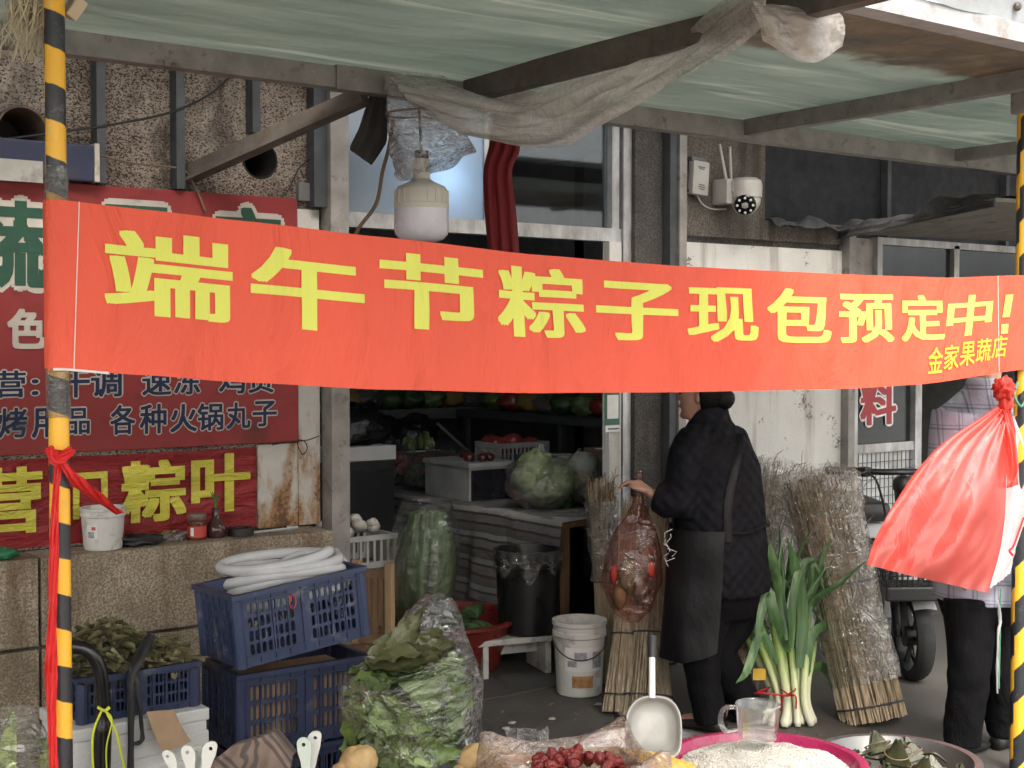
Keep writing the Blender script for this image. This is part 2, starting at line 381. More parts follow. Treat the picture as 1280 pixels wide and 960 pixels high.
def m_frost():
    n = N('frosted_blue_glass'); n.n.remove(n.b)
    gl = n.n.new('ShaderNodeBsdfGlossy'); gl.inputs['Roughness'].default_value = .28; gl.inputs[0].default_value = (.8, .88, .95, 1)
    tl = n.n.new('ShaderNodeBsdfTranslucent'); tl.inputs[0].default_value = (.55, .66, .78, 1); df = n.n.new('ShaderNodeBsdfDiffuse')
    n.L(n.ramp(n.noise(3.5, 6, .65, vec=n.mapping((1, 1, .35))), [(.3, (.07, .09, .115)), (.7, (.15, .18, .21))]), df.inputs[0])
    a = n.n.new('ShaderNodeMixShader'); a.inputs[0].default_value = .45; n.L(df.outputs[0], a.inputs[1]); n.L(tl.outputs[0], a.inputs[2])
    b = n.n.new('ShaderNodeMixShader'); b.inputs[0].default_value = .16; n.L(a.outputs[0], b.inputs[1]); n.L(gl.outputs[0], b.inputs[2]); n.L(b.outputs[0], n.out.inputs[0]); return n.m
MFR = m_frost()
MGL = m_glass('dusty_blue_glass', (.62, .74, .82), .12, .34, .75); MGL2 = m_glass('window_glass', (.6, .62, .62), .04, .09, .3)
m = MB(); m.bx(2.845, 3.60, 5.125, 5.131, 2.2, 2.72); m.obj('transom_pane', MFR, bld)
m = MB(); m.bx(3.60, 4.36, 5.138, 5.144, 2.2, 2.72); m.obj('transom_pane', MGL2, bld)
m = MB(); m.bx(3.60, 3.625, 5.115, 5.15, 2.2, 2.72); m.obj('transom_mullion', MAL, bld)
# flaking white board by the door with its payment sticker (plain, without the code)
m = MB(); m.bx(4.30, 4.375, 5.05, 5.10, 0, 2.13); m.obj('flaking_door_board', MWW, bld)
# room shell
m = MB(); m.bx(2.55, 7.0, 8.6, 8.7, 0, 2.9); m.obj('room_wall', MIN, bld)
m = MB(); m.bx(2.60, 2.70, 5.37, 8.6, 0, 2.9); m.obj('room_wall', MIN, bld)
m = MB(); m.bx(5.9, 6.0, 5.3, 8.6, 0, 2.9); m.obj('room_wall', MIN, bld)
m = MB(); m.bx(2.55, 9.3, 5.16, 9.5, 2.9, 3.0); m.obj('room_ceiling', MIN, bld)
m = MB(); m.bx(-1.6, 9.3, 5.3, 9.5, 3.1, 3.2); m.obj('roof_slab', MPG, bld)
m = MB(); m.bx(-1.6, 9.3, 4.42, 5.058, 2.90, 3.0); m.obj('added_eave', MPG, bld)  # unseen eave, added and set low to cut skylight on the wall
m = MB(); m.bx(2.70, 4.48, 5.06, 5.3, 2.79, 3.1); m.obj('door_lintel', MPG, bld)
m = MB(); m.bx(-1.6, 2.6, 5.45, 5.6, 0, 3.1); m.obj('back_of_wall', MIN, bld)
# right window / neighbouring door
m = MB(); m.bx(6.02, 6.075, 5.0, 5.08, 0, 2.24); m.bx(6.075, 6.30, 5.06, 5.1, 1.93, 2.23); m.obj('window_post', MST, bld)
m = MB()
m.bx(6.30, 6.345, 5.03, 5.09, 1.92, 2.24); m.bx(6.08, 9.2, 5.02, 5.1, 1.86, 1.93); m.bx(7.02, 7.07, 5.03, 5.09, 1.93, 2.22); m.bx(6.345, 9.2, 5.03, 5.09, 2.2, 2.24)
m.bx(6.08, 6.15, 5.04, 5.1, 0, 1.86); m.bx(6.66, 6.72, 5.03, 5.1, 0, 1.86); m.bx(6.15, 6.66, 5.04, 5.09, 1.00, 1.05)
m.obj('window_frame', MAL, bld)
MPANEL = mat('white_door_panel', (.62, .63, .62), .6, dirt=.4, dcol=(.3, .28, .25))
for x0, x1 in ((6.345, 7.02), (7.07, 9.1)): m = MB(); m.bx(x0, x1, 5.06, 5.065, 1.93, 2.2); m.obj('window_pane', MGL2, bld)
m = MB(); m.bx(6.15, 6.66, 5.065, 5.071, 1.05, 1.86); m.obj('window_pane', MGL2, bld)
m = MB(); m.bx(6.15, 6.66, 5.075, 5.1, .1, 1.0); m.obj('door_panel', MPANEL, bld)
m = MB()
for i in range(13): x = 6.17+i*.039; m.bx(x, x+.004, 5.05, 5.054, .12, .995)
for i in range(17): z = .14+i*.05; m.bx(6.152, 6.658, 5.046, 5.05, z, z+.004)
m.obj('wire_mesh', mat('mesh_wire', (.09, .10, .11), .5, .4), bld)
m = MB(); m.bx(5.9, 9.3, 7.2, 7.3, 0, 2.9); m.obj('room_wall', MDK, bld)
m = MB(); m.bx(9.2, 9.3, 5.06, 7.2, 0, 3.1); m.obj('room_wall', MIN, bld)
m = MB(); m.bx(9.3, 16, 5.06, 5.3, 0, 3.1); m.obj('side_wall', MWW, bld)
m = MB(); m.bx(-7, -1.6, 5.06, 5.3, 0, 3.1); m.obj('side_wall', MPD, bld)
m = MB(); m.bx(9.3, 16, 5.301, 9.5, 3.1, 3.2); m.obj('roof_slab', MPG, bld)
# vertical steel bars on the wall above the sign
for px_ in (127, 226, 321):
    a = P(px_, 170, Y=4.99); m = MB(); m.bx(a.x-.017, a.x+.017, 4.99, 5.055, 2.235 if px_ < 300 else 2.48, 2.75); m.obj('wall_bar', MSTD, bld)
# ================================================================ text
_gc = {}
def glyph(ch, off):
    k = (ch, off)
    if k not in _gc:
        cu = bpy.data.curves.new('glyph', 'FONT'); cu.body = ch; cu.size = 1; cu.offset = off; cu.resolution_u = 3; cu.dimensions = '2D'; cu.fill_mode = 'FRONT'
        o = bpy.data.objects.new('glyph', cu); COL.objects.link(o); bpy.context.view_layer.update()
        ev = o.evaluated_get(bpy.context.evaluated_depsgraph_get()); me = ev.to_mesh()
        vs = [v.co.copy() for v in me.vertices]; fs = [tuple(p.vertices) for p in me.polygons]; ev.to_mesh_clear()
        bpy.data.objects.remove(o, do_unlink=True); bpy.data.curves.remove(cu)
        bm = bmesh.new(); bv = [bm.verts.new(p) for p in vs]
        for f in fs:
            try: bm.faces.new([bv[i] for i in f])
            except ValueError: pass
        for ax, cnt in ((0, 9), (1, 5)):                    # cut into small faces so that print follows the cloth
            for j in range(1, cnt):
                co = [0, 0, 0]; co[ax] = -.05+1.1*j/cnt; no = [0, 0, 0]; no[ax] = 1
                bmesh.ops.bisect_plane(bm, geom=list(bm.verts)+list(bm.edges)+list(bm.faces), plane_co=co, plane_no=no)
        bm.verts.index_update(); vs = [v.co.copy() for v in bm.verts]; fs = [tuple(v.index for v in f.verts) for f in bm.faces]; bm.free()
        _gc[k] = (vs, fs)
    return _gc[k]
def gbox(ch):
    vs, _ = glyph(ch, 0.0)
    xs = [v.x for v in vs]; ys = [v.y for v in vs]; return min(xs), max(xs), min(ys), max(ys)
def put_glyph(mb, ch, fn, off, shear=0., norm=None):                 # fn(u, v) -> world point; bold by overlapping shifted copies, each a hair in front
    x0, x1, y0, y1 = gbox(ch); vs, fs = glyph(ch, 0.0)
    nd = 8 if off < .04 else 12
    sh = [(0, 0)]+([(off*1.25*a, off*.8*b) for a in (-1, 0, 1) for b in (-1, 0, 1) if a or b] if nd == 8 else [(off*math.cos(2*math.pi*k/nd), off*math.sin(2*math.pi*k/nd)) for k in range(nd)])
    no = off if norm is None else norm; kx, ky = (x1-x0)/(x1-x0+2*no*.8), (y1-y0)/(y1-y0+2*no*.8)
    for i, (dx, dy) in enumerate(sh):
        pts = []
        for p in vs:
            u, v_ = .5+((p.x+dx-x0)/(x1-x0)-.5)*kx, .5+((p.y+dy-y0)/(y1-y0)-.5)*ky; pts.append(fn(u+shear*(v_-.5), v_)+Vector((0, .00006*i, 0)))
        out = []
        for f in fs:
            a, b, c = pts[f[0]], pts[f[1]], pts[f[2]]
            out.append(f if (b-a).cross(c-a).y < 0 else tuple(reversed(f)))
        mb.add(pts, out)
def lerp(a, b, t): return a+(b-a)*t
def interp(tab, x):
    if x <= tab[0][0]: return tab[0][1]
    for (a, va), (b, vb) in zip(tab, tab[1:]):
        if x <= b:
            t = (x-a)/(b-a); t = t*t*(3-2*t)*.35+t*.65; return lerp(va, vb, t)
    return tab[-1][1]
# ================================================================ awning
AZ = 2.585
MSH = None
def m_tarp():
    n = N('green_awning_sheet'); v = n.mapping((.5, 2.6, 1), (0, 0, R(6)))
    g1 = n.noise(2.2, 7, .6, vec=v, dist=.5); g2 = n.noise(9, 6, .65, vec=n.mapping((.25, 3, 1)))
    c = n.ramp(g1, [(.25, (.26, .30, .275)), (.5, (.36, .41, .375)), (.75, (.47, .51, .47))])
    c = n.mix(n.ramp(g2, [(.56, 0.), (.70, .4)]), c, (.60, .62, .57))
    c = n.mix(n.ramp(n.math('ABSOLUTE', n.math('SUBTRACT', n.noise(1.1, 3, .5, vec=n.mapping((.12, 2.2, 1)), dist=.4), .5)), [(0, .5), (.01, 0.)]), c, (.70, .71, .66))
    xyz = n.sep()
    # brown water stain along the front edge on the right
    st = n.math('ADD', n.noise(2.4, 5, .55, dist=1.0), n.math('MULTIPLY', n.math('SUBTRACT', -1.20, xyz[1]), 1.5))
    st2 = n.math('MULTIPLY', n.ramp(st, [(.36, 0.), (.50, .9)]), n.ramp(xyz[0], [(.1, 0.), (.5, 1.)]))
    c = n.mix(st2, c, n.ramp(n.noise(6, 7, .7, dist=.8), [(.3, (.10, .10, .10)), (.5, (.20, .15, .11)), (.7, (.32, .245, .18))]))
    n.b.inputs['Subsurface Weight'].default_value = 0
    m_ = n.set(c, .45, 0, n.bump(n.noise(3, 5, .6, vec=n.mapping((.6, 3, 1)), dist=.8), .55, .05))
    # sheet lets a little daylight through
    tl = n.n.new('ShaderNodeBsdfTranslucent'); n.L(c, tl.inputs[0]); mx = n.n.new('ShaderNodeMixShader'); mx.inputs[0].default_value = .45
    n.L(n.b.outputs[0], mx.inputs[1]); n.L(tl.outputs[0], mx.inputs[2]); n.L(mx.outputs[0], n.out.inputs[0])
    return m_
MSH = m_tarp()
aw = thing('awning', 'flat green-grey sheet awning on rusty steel beams and striped posts', 'awning', (2.7, 4.3, 0))
YF = 2.60                                            # front edge
def sheet_z(x, y):
    z = AZ+.052+.012*nz(x*.9, y*1.6)+.006*nz(x*3, y*3.1)
    if x < 2.95: z -= .05*max(0, math.sin(math.pi*min(1, max(0, (4.3-y)/1.6))))*max(0, min(1, (2.95-x)/.6))*(.5+.5*nz(x*1.2, 4))
    return z
def sheet(x0, x1, y0, y1, nx, ny):
    m = MB(); m.grid(lambda u, v: Vector((lerp(x0, x1, u), lerp(y0, y1, v), sheet_z(lerp(x0, x1, u), lerp(y0, y1, v)))), nx, ny)
    k = len(m.v); m.add([p+Vector((0, 0, .012)) for p in m.v], [tuple(reversed(f)) for f in m.f])
    return m.obj('roof_sheet', MSH, aw, 'all')
sheet(-1.2, 2.94, 1.0, 4.36, 60, 60); sheet(2.945, 7.2, YF, 4.36, 60, 40)  # left sheet is extended forward out of view to shade the foreground goods
m = MB(); m.beam((-1.2, 4.3, AZ), (2.36, 4.3, AZ), .06, .075); m.obj('back_beam', MST, aw)
m = MB(); m.beam((2.36, 4.295, AZ), (7.2, 4.295, AZ-.004), .066, .085); m.obj('back_beam', MST, aw)
for i, (x, ya, h_) in enumerate(((2.93, 1.02, .085), (4.44, YF+.05, .07), (5.97, YF+.05, .06), (.956, 1.02, .07))):
    m = MB(); m.beam((x, ya, AZ+.01), (x, 4.262, AZ+.01), .055, h_); m.obj('cross_beam', MSTR if i == 0 else MST, aw)
a0, a1 = P(232, 218, Y=5.05), P(455, 118, Y=4.34)
m = MB(); m.beam(a0, a1, .05, .055); m.beam(a0+V((0, -.02, -.028)), a1+V((0, -.02, -.028)), .07, .012); m.obj('angle_brace', MSTR, aw)
b0 = P(1045, 8, Y=YF)
MFA = mat('white_fascia_metal', (.40, .41, .42), .5, .2, dirt=.35, dcol=(.25, .22, .2), ds=9)
m = MB(); m.bx(b0.x, 7.2, YF-.05, YF+.02, 2.60, 2.625); m.bx(b0.x, 7.2, YF-.06, YF-.045, 2.60, 2.66); fs_ = m.obj('fascia', MFA, aw)
m = MB(); m.grid(lambda u, v: V((lerp(b0.x+.05, 7.2, u), YF-.065-.02*v-.01*nz(u*9, v), 2.66+.075*v+.012*nz(u*14, v*2))), 60, 5); m.obj('fascia_flap', mat('grey_flap', (.33, .35, .37), .5), aw, 'all')
for px_ in (1128, 1272):
    a = P(px_, 8 if px_ < 1200 else 28, Y=YF-.08); m = MB(); m.lathe((a.x, YF-.075, 2.70), [(.014, 0), (.014, .008), (.008, .014)], 12, Matrix.Rotation(math.pi/2, 3, 'X'), capt=True); m.obj('rivet', MSTR, aw)
m = MB(); m.bx(2.72, b0.x-.02, YF-.06, YF-.03, 2.625, 2.76); m.obj('blue_edge_strip', mat('light_blue_sheet', (.16, .42, .62), .5), aw)
# striped posts
def m_hazard(name, slant, phase, period=.172):
    n = N(name); x, y, z = n.sep()
    ang = n.math('ARCTAN2', y, x)
    f = n.math('FRACT', n.math('ADD', n.math('DIVIDE', n.math('ADD', z, n.math('MULTIPLY', ang, slant)), period), phase))
    s_ = n.math('ADD', f, n.math('MULTIPLY', n.math('SUBTRACT', n.noise(30, 3), .5), .06))
    msk = n.ramp(s_, [(.0, 1.), (.49, 1.), (.505, 0.), (.985, 0.), (1., 1.)])
    wear = n.ramp(n.noise(45, 6, .75), [(.55, 0.), (.68, .7)])
    yel = n.mix(wear, (.80, .42, .03), (.50, .36, .16)); blk = n.mix(n.ramp(n.noise(25, 6, .8), [(.58, 0.), (.7, .5)]), (.02, .022, .026), (.16, .16, .16))
    c = n.mix(msk, blk, yel)
    return n.set(c, n.ramp(n.noise(12, 4), [(.3, .28), (.7, .5)]), 0, n.bump(n.noise(28, 5, .6, vec=n.mapping((1, 1, .6))), .5, .006))
MH1 = m_hazard('hazard_tape', .007, .15, .158); MH2 = m_hazard('hazard_tape_steep', -.03, .1, .26)
MFILM = film('clear_film', opac=.20)
MFILMS = film('silvery_film', opac=.55, rough=.22, body=(.62, .62, .62), bs=40)
def post(px_, py_, yy, r_, mt, tilt=0.):
    a = P(px_, py_, Y=yy); m = MB(); c = Vector((a.x, yy, 0)); o_ = thing  # local stripes around the post's own axis
    ring = []
    for z in [i*.1 for i in range(27)]: ring.append(Vector((0, 0, min(z, AZ+.05))))
    m.tube(ring, r_, 20)
    ob = m.obj('post', mt, None, True); ob.parent = aw; ob['_o'] = tuple(c)
    ob.location = c-Vector(aw['_o']); return a.x, ob
PX1, post1 = post(73, 480, 2.97, .022, MH1); PX2, post2 = post(1280, 300, 2.97, .030, MH2)
m = MB(); m.bbox((PX2, 2.97, AZ-.04), (.08, .08, .10), .008); m.obj('post_cap', MST, aw)
def wrap(px_, y0, y1, x, rr, mt, nm='tape_wrap'):
    z0, z1 = P(px_, y1, Y=2.97).z, P(px_, y0, Y=2.97).z
    m = MB(); m.grid(lambda u, v: V((x+(rr+.002*nz(u*6, v*5, x))*math.cos(2*math.pi*u), 2.97+(rr+.002*nz(u*6, v*5, 7+x))*math.sin(2*math.pi*u), lerp(z0, z1, v)+.004*nz(u*5, v*9))), 20, 14, True)
    return m.obj(nm, mt, aw, 'all')
wrap(73, 208, 262, PX1, .025, MFILMS); wrap(73, 455, 522, PX1, .026, MFILMS)
# ================================================================ banner
def m_cloth(name, col, rough=.65, sheenb=.1, wrk=.25, transl=.15):
    n = N(name)
    c = n.ramp(n.noise(2.2, 5), [(.3, sc3(col, .93)), (.7, sc3(col, 1.07))])
    wv = n.wave(1.6, n.mapping((1, 1, .35)), 3, 3)
    h = n.math('ADD', n.math('MULTIPLY', wv, .3), n.noise(5, 5, .6, vec=n.mapping((1, 1, .5)), dist=.5))
    nm = n.bump(n.noise(700, 2), .1, .001, n.bump(h, wrk, .05))
    m_ = n.set(c, rough, 0, nm)
    tl = n.n.new('ShaderNodeBsdfTranslucent'); n.L(c, tl.inputs[0]); mx = n.n.new('ShaderNodeMixShader'); mx.inputs[0].default_value = transl
    n.L(n.b.outputs[0], mx.inputs[1]); n.L(tl.outputs[0], mx.inputs[2]); n.L(mx.outputs[0], n.out.inputs[0]); return m_
MBAN = m_cloth('banner_red_cloth', (.80, .105, .055), wrk=.8); MBTX = m_cloth('banner_yellow_print', (.76, .77, .14), wrk=.6)
ban = thing('banner', 'long orange-red cloth banner with large yellow characters tied between the posts', 'banner', (2.7, 2.94, 1.75))
BY = 2.97-.029
TOPP = [(60, 248), (180, 262), (300, 276), (480, 297), (660, 318), (850, 333), (1050, 343), (1180, 347), (1278, 344)]
BOTP = [(60, 460), (180, 469), (300, 478), (480, 487), (660, 491), (850, 490), (1050, 486), (1150, 480), (1278, 462)]
TOPZ = [(p.x, p.z) for p in (P(a, b, Y=BY) for a, b in TOPP)]; BOTZ = [(p.x, p.z) for p in (P(a, b, Y=BY) for a, b in BOTP)]
def ban_y(x, v):
    u = (x-PX1)/(PX2-PX1); k = max(0, math.sin(math.pi*min(1, max(0, u))))
    return BY-.025*k*(1-.6*v)+.010*k*math.sin(u*13+v*1.7)*(1-.5*v)+.006*math.sin(u*31+2*v)*k+.005*k*nz(u*26+v*1.5, v*1.6)+.0035*nz(u*60-v*6, v*2.2, 3)*k
def ban_p(x, v, lift=0.):
    return Vector((x, ban_y(x, v)-lift, lerp(interp(BOTZ, x), interp(TOPZ, x), v)))
def ban_path(s_):                                   # s in metres: negative = round the left post, beyond = round the right post
    return s_
def ban_s(s_, v):
    rr = .029
    if s_ < 0:
        a = -math.pi/2+s_/rr
        return Vector((PX1+rr*math.cos(a), 2.97+rr*math.sin(a), lerp(interp(BOTZ, PX1), interp(TOPZ, PX1), v)))
    if s_ > PX2-PX1:
        a = -math.pi/2+(s_-(PX2-PX1))/rr
        return Vector((PX2+rr*math.cos(a), 2.97+rr*math.sin(a), lerp(interp(BOTZ, PX2), interp(TOPZ, PX2), v)))
    return ban_p(PX1+s_, v)
S0, S1 = -.11, PX2-PX1+.09
m = MB(); m.grid(lambda u, v: ban_s(lerp(S0, S1, u), v), 240, 14)
n0 = len(m.v); m.add([p+Vector((0, .0015, 0)) for p in m.v], [tuple(reversed(f)) for f in m.f]); m.obj('cloth', MBAN, ban, 'all')
def xat(px_): return P(px_, 380, Y=BY).x
chars = [('端', 132, 288, .36, .87), ('午', 313, 452, .355, .86), ('节', 473, 597, .41, .91), ('粽', 616, 727, .40, .905), ('子', 743, 842, .40, .85), ('现', 856, 944, .40, .845),
         ('包', 957, 1034, .40, .86), ('预', 1043, 1112, .40, .83), ('定', 1122, 1178, .40, .83), ('中', 1182, 1238, .42, .82)]
for ch, a, b, v0, v1 in chars:
    xa, xb = xat(a), xat(b); m = MB()
    sl = .10 if ch == '中' else 0
    put_glyph(m, ch, lambda u, v: ban_p(lerp(xa, xb, u), lerp(v0, v1, v), .0022), .021, sl); m.obj('character', MBTX, ban)
m = MB()
xa, xb = xat(1248), xat(1262)
for pts in (((.25, .42), (.9, .42), (1.25, 1), (.55, 1)), ((.1, 0), (.75, 0), (.8, .24), (.15, .24))):
    q = [ban_p(lerp(xa, xb, u), lerp(.40, .80, v), .0035) for u, v in pts]; m = MB(); m.add(q, [(0, 1, 2, 3)]); m.obj('exclamation_mark', MBTX, ban)
MBT2 = m_cloth('banner_small_print', (.78, .55, .05), wrk=.2)
for i, ch in enumerate('金家果蔬店'):
    a = 1156+i*20.6; xa, xb = xat(a), xat(a+19.0); m = MB()
    put_glyph(m, ch, lambda u, v: ban_p(lerp(xa, xb, u), lerp(.09+.017*i, .335+.012*i, v), .0035), .012, .14); m.obj('character', MBT2, ban)
MTH = mat('white_thread', (.75, .7, .65), .8, bump=0)
for sx, w_ in ((xat(100), .012), (xat(1246), -.006)):
    m = MB(); m.tube([ban_p(sx-w_*(1-v/20)*1.3, v/20, .002) for v in range(21)], .0012, 5); m.obj('seam', MTH, ban)
m = MB(); m.tube([ban_s(lerp(-.02, .10, i/10), .0)+V((0, -.002, -.001)) for i in range(11)], .003, 6); m.obj('hem_cord', MTH, ban)
# ================================================================ wall signs
MSG = mat('faded_red_sign', (.23, .032, .032), .5, spec=.25, var=.12, vs=3, bump=.05, bs=8, dirt=.25, dcol=(.10, .025, .022), ds=4)
def sign_text(par, rows, Yp, colmat, off, name='character', outline=None, ooff=.06):
    for ch, a, b, y0, y1 in rows:
        def fn(u, v, yy, dy=0.): return P(lerp(a, b, u), lerp(y1, y0, v)+dy, Y=yy)
        cx = (a+b)/2
        sl = (lambda px_, py_: (425-py_)/(2900-px_)*1.0)
        def fn2(u, v, yy):
            px_ = lerp(a, b, u); py_ = lerp(y1, y0, v); py_ += (px_-cx)*(425-py_)/(2900-px_); return P(px_, py_, Y=yy)
        if outline is not None:
            m = MB(); put_glyph(m, ch, lambda u, v: fn2(u, v, Yp+.0015), ooff, 0., off); m.obj('character_outline', outline, par)
        m = MB(); put_glyph(m, ch, lambda u, v: fn2(u, v, Yp), off); m.obj(name, colmat, par)
sg = thing('shop_sign', 'large faded red wall sign with green and navy outlined characters', 'sign', (2.0, 5.05, 1.23))
m = MB(); m.bbox(((2.59-.6)/2, 5.038, 1.73), (2.59+.6, .04, 1.0), .004); m.obj('panel', MSG, sg)
MGN = mat('sign_green', (.012, .06, .035), .5, bump=0); MNV = mat('sign_navy', (.016, .026, .065), .6, bump=0, spec=.2); MCR = mat('sign_cream', (.46, .42, .37), .6, bump=0, dirt=.2, spec=.2)
SY = 5.0165-.003
sign_text(sg, [('蔬', -42, 60, 250, 360), ('果', 120, 220, 257, 362), ('店', 262, 350, 259, 366)], SY, MGN, .03, outline=MCR, ooff=.09)
sign_text(sg, [('色', 10, 57, 386, 436)], SY, MCR, .03, outline=MCR, ooff=.035)
sign_text(sg, [('营', -6, 32, 463, 497), ('：', 40, 48, 474, 494), ('干', 78, 112, 461, 497), ('调', 114, 152, 461, 496), ('速', 178, 214, 460, 494), ('冻', 218, 250, 460, 493), ('鸡', 274, 306, 458, 492), ('货', 310, 342, 457, 491)], SY, MNV, .018, outline=MCR, ooff=.065)
sign_text(sg, [('烤', -2, 34, 510, 547), ('用', 40, 74, 510, 547), ('品', 84, 112, 510, 543), ('各', 138, 169, 506, 543), ('种', 175, 208, 505, 542), ('火', 213, 246, 505, 540), ('锅', 247, 279, 504, 538), ('丸', 283, 313, 503, 536), ('子', 316, 346, 501, 533)], SY, MNV, .018, outline=MCR, ooff=.065)
def m_wrinkle(name, col):
    n = N(name); v = n.mapping((1, 1, 1), (0, R(35), 0))
    h = n.noise(6, 6, .6, vec=n.mapping((1, 1, 3), (0, R(20), 0)), dist=1.2)
    c = n.ramp(n.noise(4, 5), [(.3, sc3(col, .75)), (.7, sc3(col, 1.2))])
    c = n.mix(n.ramp(n.noise(5, 6, .7, vec=n.mapping((.6, 1, 3), (0, R(12), 0))), [(.6, 0.), (.72, .5)]), c, (.05, .03, .03))
    return n.set(c, .32, 0, n.bump(h, .8, .05))
MWR = m_wrinkle('wrinkled_red_vinyl', (.27, .015, .018)); MWY = m_wrinkle('wrinkled_yellow_print', (.62, .56, .07))
s2 = thing('vinyl_sign', 'wrinkled red vinyl strip with yellow characters under the large wall sign', 'sign', (1.8, 5.05, .9))
m = MB(); m.grid(lambda u, v: V((lerp(-.6, 2.415, u), 5.05-.006*abs(nz(u*17, v*3))-.004*nz(u*50, v*9), lerp(.885, 1.212, v)-.012*u*0+.006*nz(u*9, v))), 120, 12); m.obj('sheet', MWR, s2, 'all')
sign_text(s2, [('营', -28, 52, 584, 668), ('口', 92, 134, 590, 648), ('粽', 152, 232, 575, 652), ('叶', 240, 312, 567, 640)], 5.036, MWY, .03)
# ================================================================ things on and over the wall
MBLK = mat('black_rubber', (.012, .012, .013), .5, var=.3, bump=.05); MCAB = mat('brown_cable', (.16, .11, .075), .6)
def cable(name, ctrl, r_, mt, label, n=40):
    m = MB(); m.tube(curve_pts(ctrl, n), r_, 6); return tag(m.obj(name, mt, None, 'all', origin=ctrl[0]), label, 'cable')
cable('power_cable', [P(0, 175, Y=5.03), P(90, 163, Y=5.0), P(150, 154, Y=4.98), P(215, 140, Y=4.98), P(262, 118, Y=5.0), P(290, 94, Y=5.0)], .005, MBLK, 'black cable running up the pebbledash wall across the steel bars')
cable('thin_cable', [P(62, 178, Y=5.02), P(90, 183, Y=4.98), P(160, 203, Y=5.0), P(225, 211, Y=5.0), P(242, 230, Y=5.0), P(258, 266, Y=5.0)], .004, MCAB, 'thin brown cable hanging down over the top edge of the red sign')
cable('crack_cable', [P(392, 196, Y=5.03), P(374, 210, Y=5.03), P(362, 235, Y=5.03), P(352, 247, Y=5.03)], .003, MBLK, 'short black wire curling on the wall by the steel column')
cable('looped_wire', [P(399, 545, Y=5.0), P(385, 550, Y=5.02), P(372, 553, Y=5.02), P(378, 568, Y=5.02), P(384, 560, Y=5.01), P(376, 550, Y=5.02), P(340, 556, Y=5.012)], .0022, MBLK, 'thin black wire looped at the corner of the red sign')
# navy and white board behind the sign's top
bb = thing('board', 'navy board with a dirty white patch lying above the red sign', 'board', (1.5, 5.0, 2.235))
a, b = P(0, 230, Y=5.0), P(118, 183, Y=5.0)
m = MB(); m.bbox(((b.x+.9)/2, 5.0, 2.235+(b.z-2.235)/2), (b.x-.9, .06, b.z-2.235), .008); m.obj('panel', mat('navy_panel', (.02, .025, .06), .5, dirt=.3), bb)
c0, c1 = P(-20, 224, Y=4.967), P(53, 202, Y=4.967)
m = MB(); m.bx(c0.x, c1.x, 4.962, 4.969, c0.z, c1.z); m.obj('white_patch', mat('dirty_white_patch', (.36, .35, .32), .7, dirt=.3), bb)
m = MB(); m.bx(b.x-.012, b.x+.006, 4.962, 5.035, 2.236, b.z+.006); m.obj('edge_trim', MCR, bb)
# ---- LED bulb with its plastic cover
bulb = thing('led_bulb', 'large white bulb lamp hanging under the awning in front of the glass', 'lamp', P(527, 250, Y=4.25))
bc = P(527, 303, Y=4.25); k = (P(556, 260, Y=4.25)-P(498, 260, Y=4.25)).length/2
sc_ = (P(527, 205, Y=4.25).z-bc.z)/97
def zz(y): return (303-y)*sc_
MBW = mat('bulb_diffuser', (.72, .70, .80), .22, bump=0, var=.04); MBH = mat('bulb_housing', (.66, .63, .57), .45, bump=0, var=.1)
m = MB(); m.lathe(bc, [(.0, 0), (k*.5, .001), (k*.8, zz(299)), (k*.96, zz(293)), (k, zz(284)), (k*.985, zz(262))], 40); m.obj('diffuser', MBW, bulb, 'all')
m = MB(); m.lathe(bc, [(k*.99, zz(262)), (k*1.0, zz(261)), (k*1.0, zz(256)), (k*.97, zz(255)), (k*.96, zz(240)), (k*.85, zz(234)), (k*.5, zz(229)), (k*.33, zz(225)), (k*.29, zz(216)), (k*.30, zz(200))], 40, capt=True); hs_ = m.obj('housing', MBH, bulb, True)
for i in range(20):
    a = 2*math.pi*i/20; m = MB(); m.beam(bc+V((math.cos(a)*k*.975, math.sin(a)*k*.975, zz(255))), bc+V((math.cos(a)*k*.965, math.sin(a)*k*.965, zz(239))), .006, .006); m.obj('rib', MBH, hs_)
m = MB(); m.tube([bc+V((0, 0, zz(202))), bc+V((0, 0, zz(190)))], k*.26, 14); m.tube([bc+V((0, 0, zz(190))), V((bc.x, 4.27, 2.545))], .006, 6); m.obj('socket', MBLK, bulb)
# bright lamp inside, behind the transom glass (its glow shows round the bulb's neck)
lm = thing('lit_lamp', 'lit white lamp glowing behind the transom glass', 'lamp', P(538, 218, Y=5.26))
lp = P(538, 220, Y=5.26); e_ = N('lamp_glow'); e_.b.inputs['Emission Color'].default_value = (.85, .93, 1, 1); e_.b.inputs['Emission Strength'].default_value = 40
m = MB(); m.blob(lp, (.035, .035, .04), 16, 10, 0); m.obj('globe', e_.m, lm, 'all')
m = MB(); m.tube([lp+V((0, 0, .05)), V((lp.x, lp.y, 2.9))], .008, 6); m.obj('cord', MBLK, lm)
pl = bpy.data.lights.new('lamp_light', 'POINT'); pl.energy = 2.6; pl.shadow_soft_size = .05; pl.color = (.88, .94, 1); po = bpy.data.objects.new('lamp_light', pl); COL.objects.link(po); po.parent = lm; po.location = lp+V((0, .06, -.03))-V(lm['_o'])
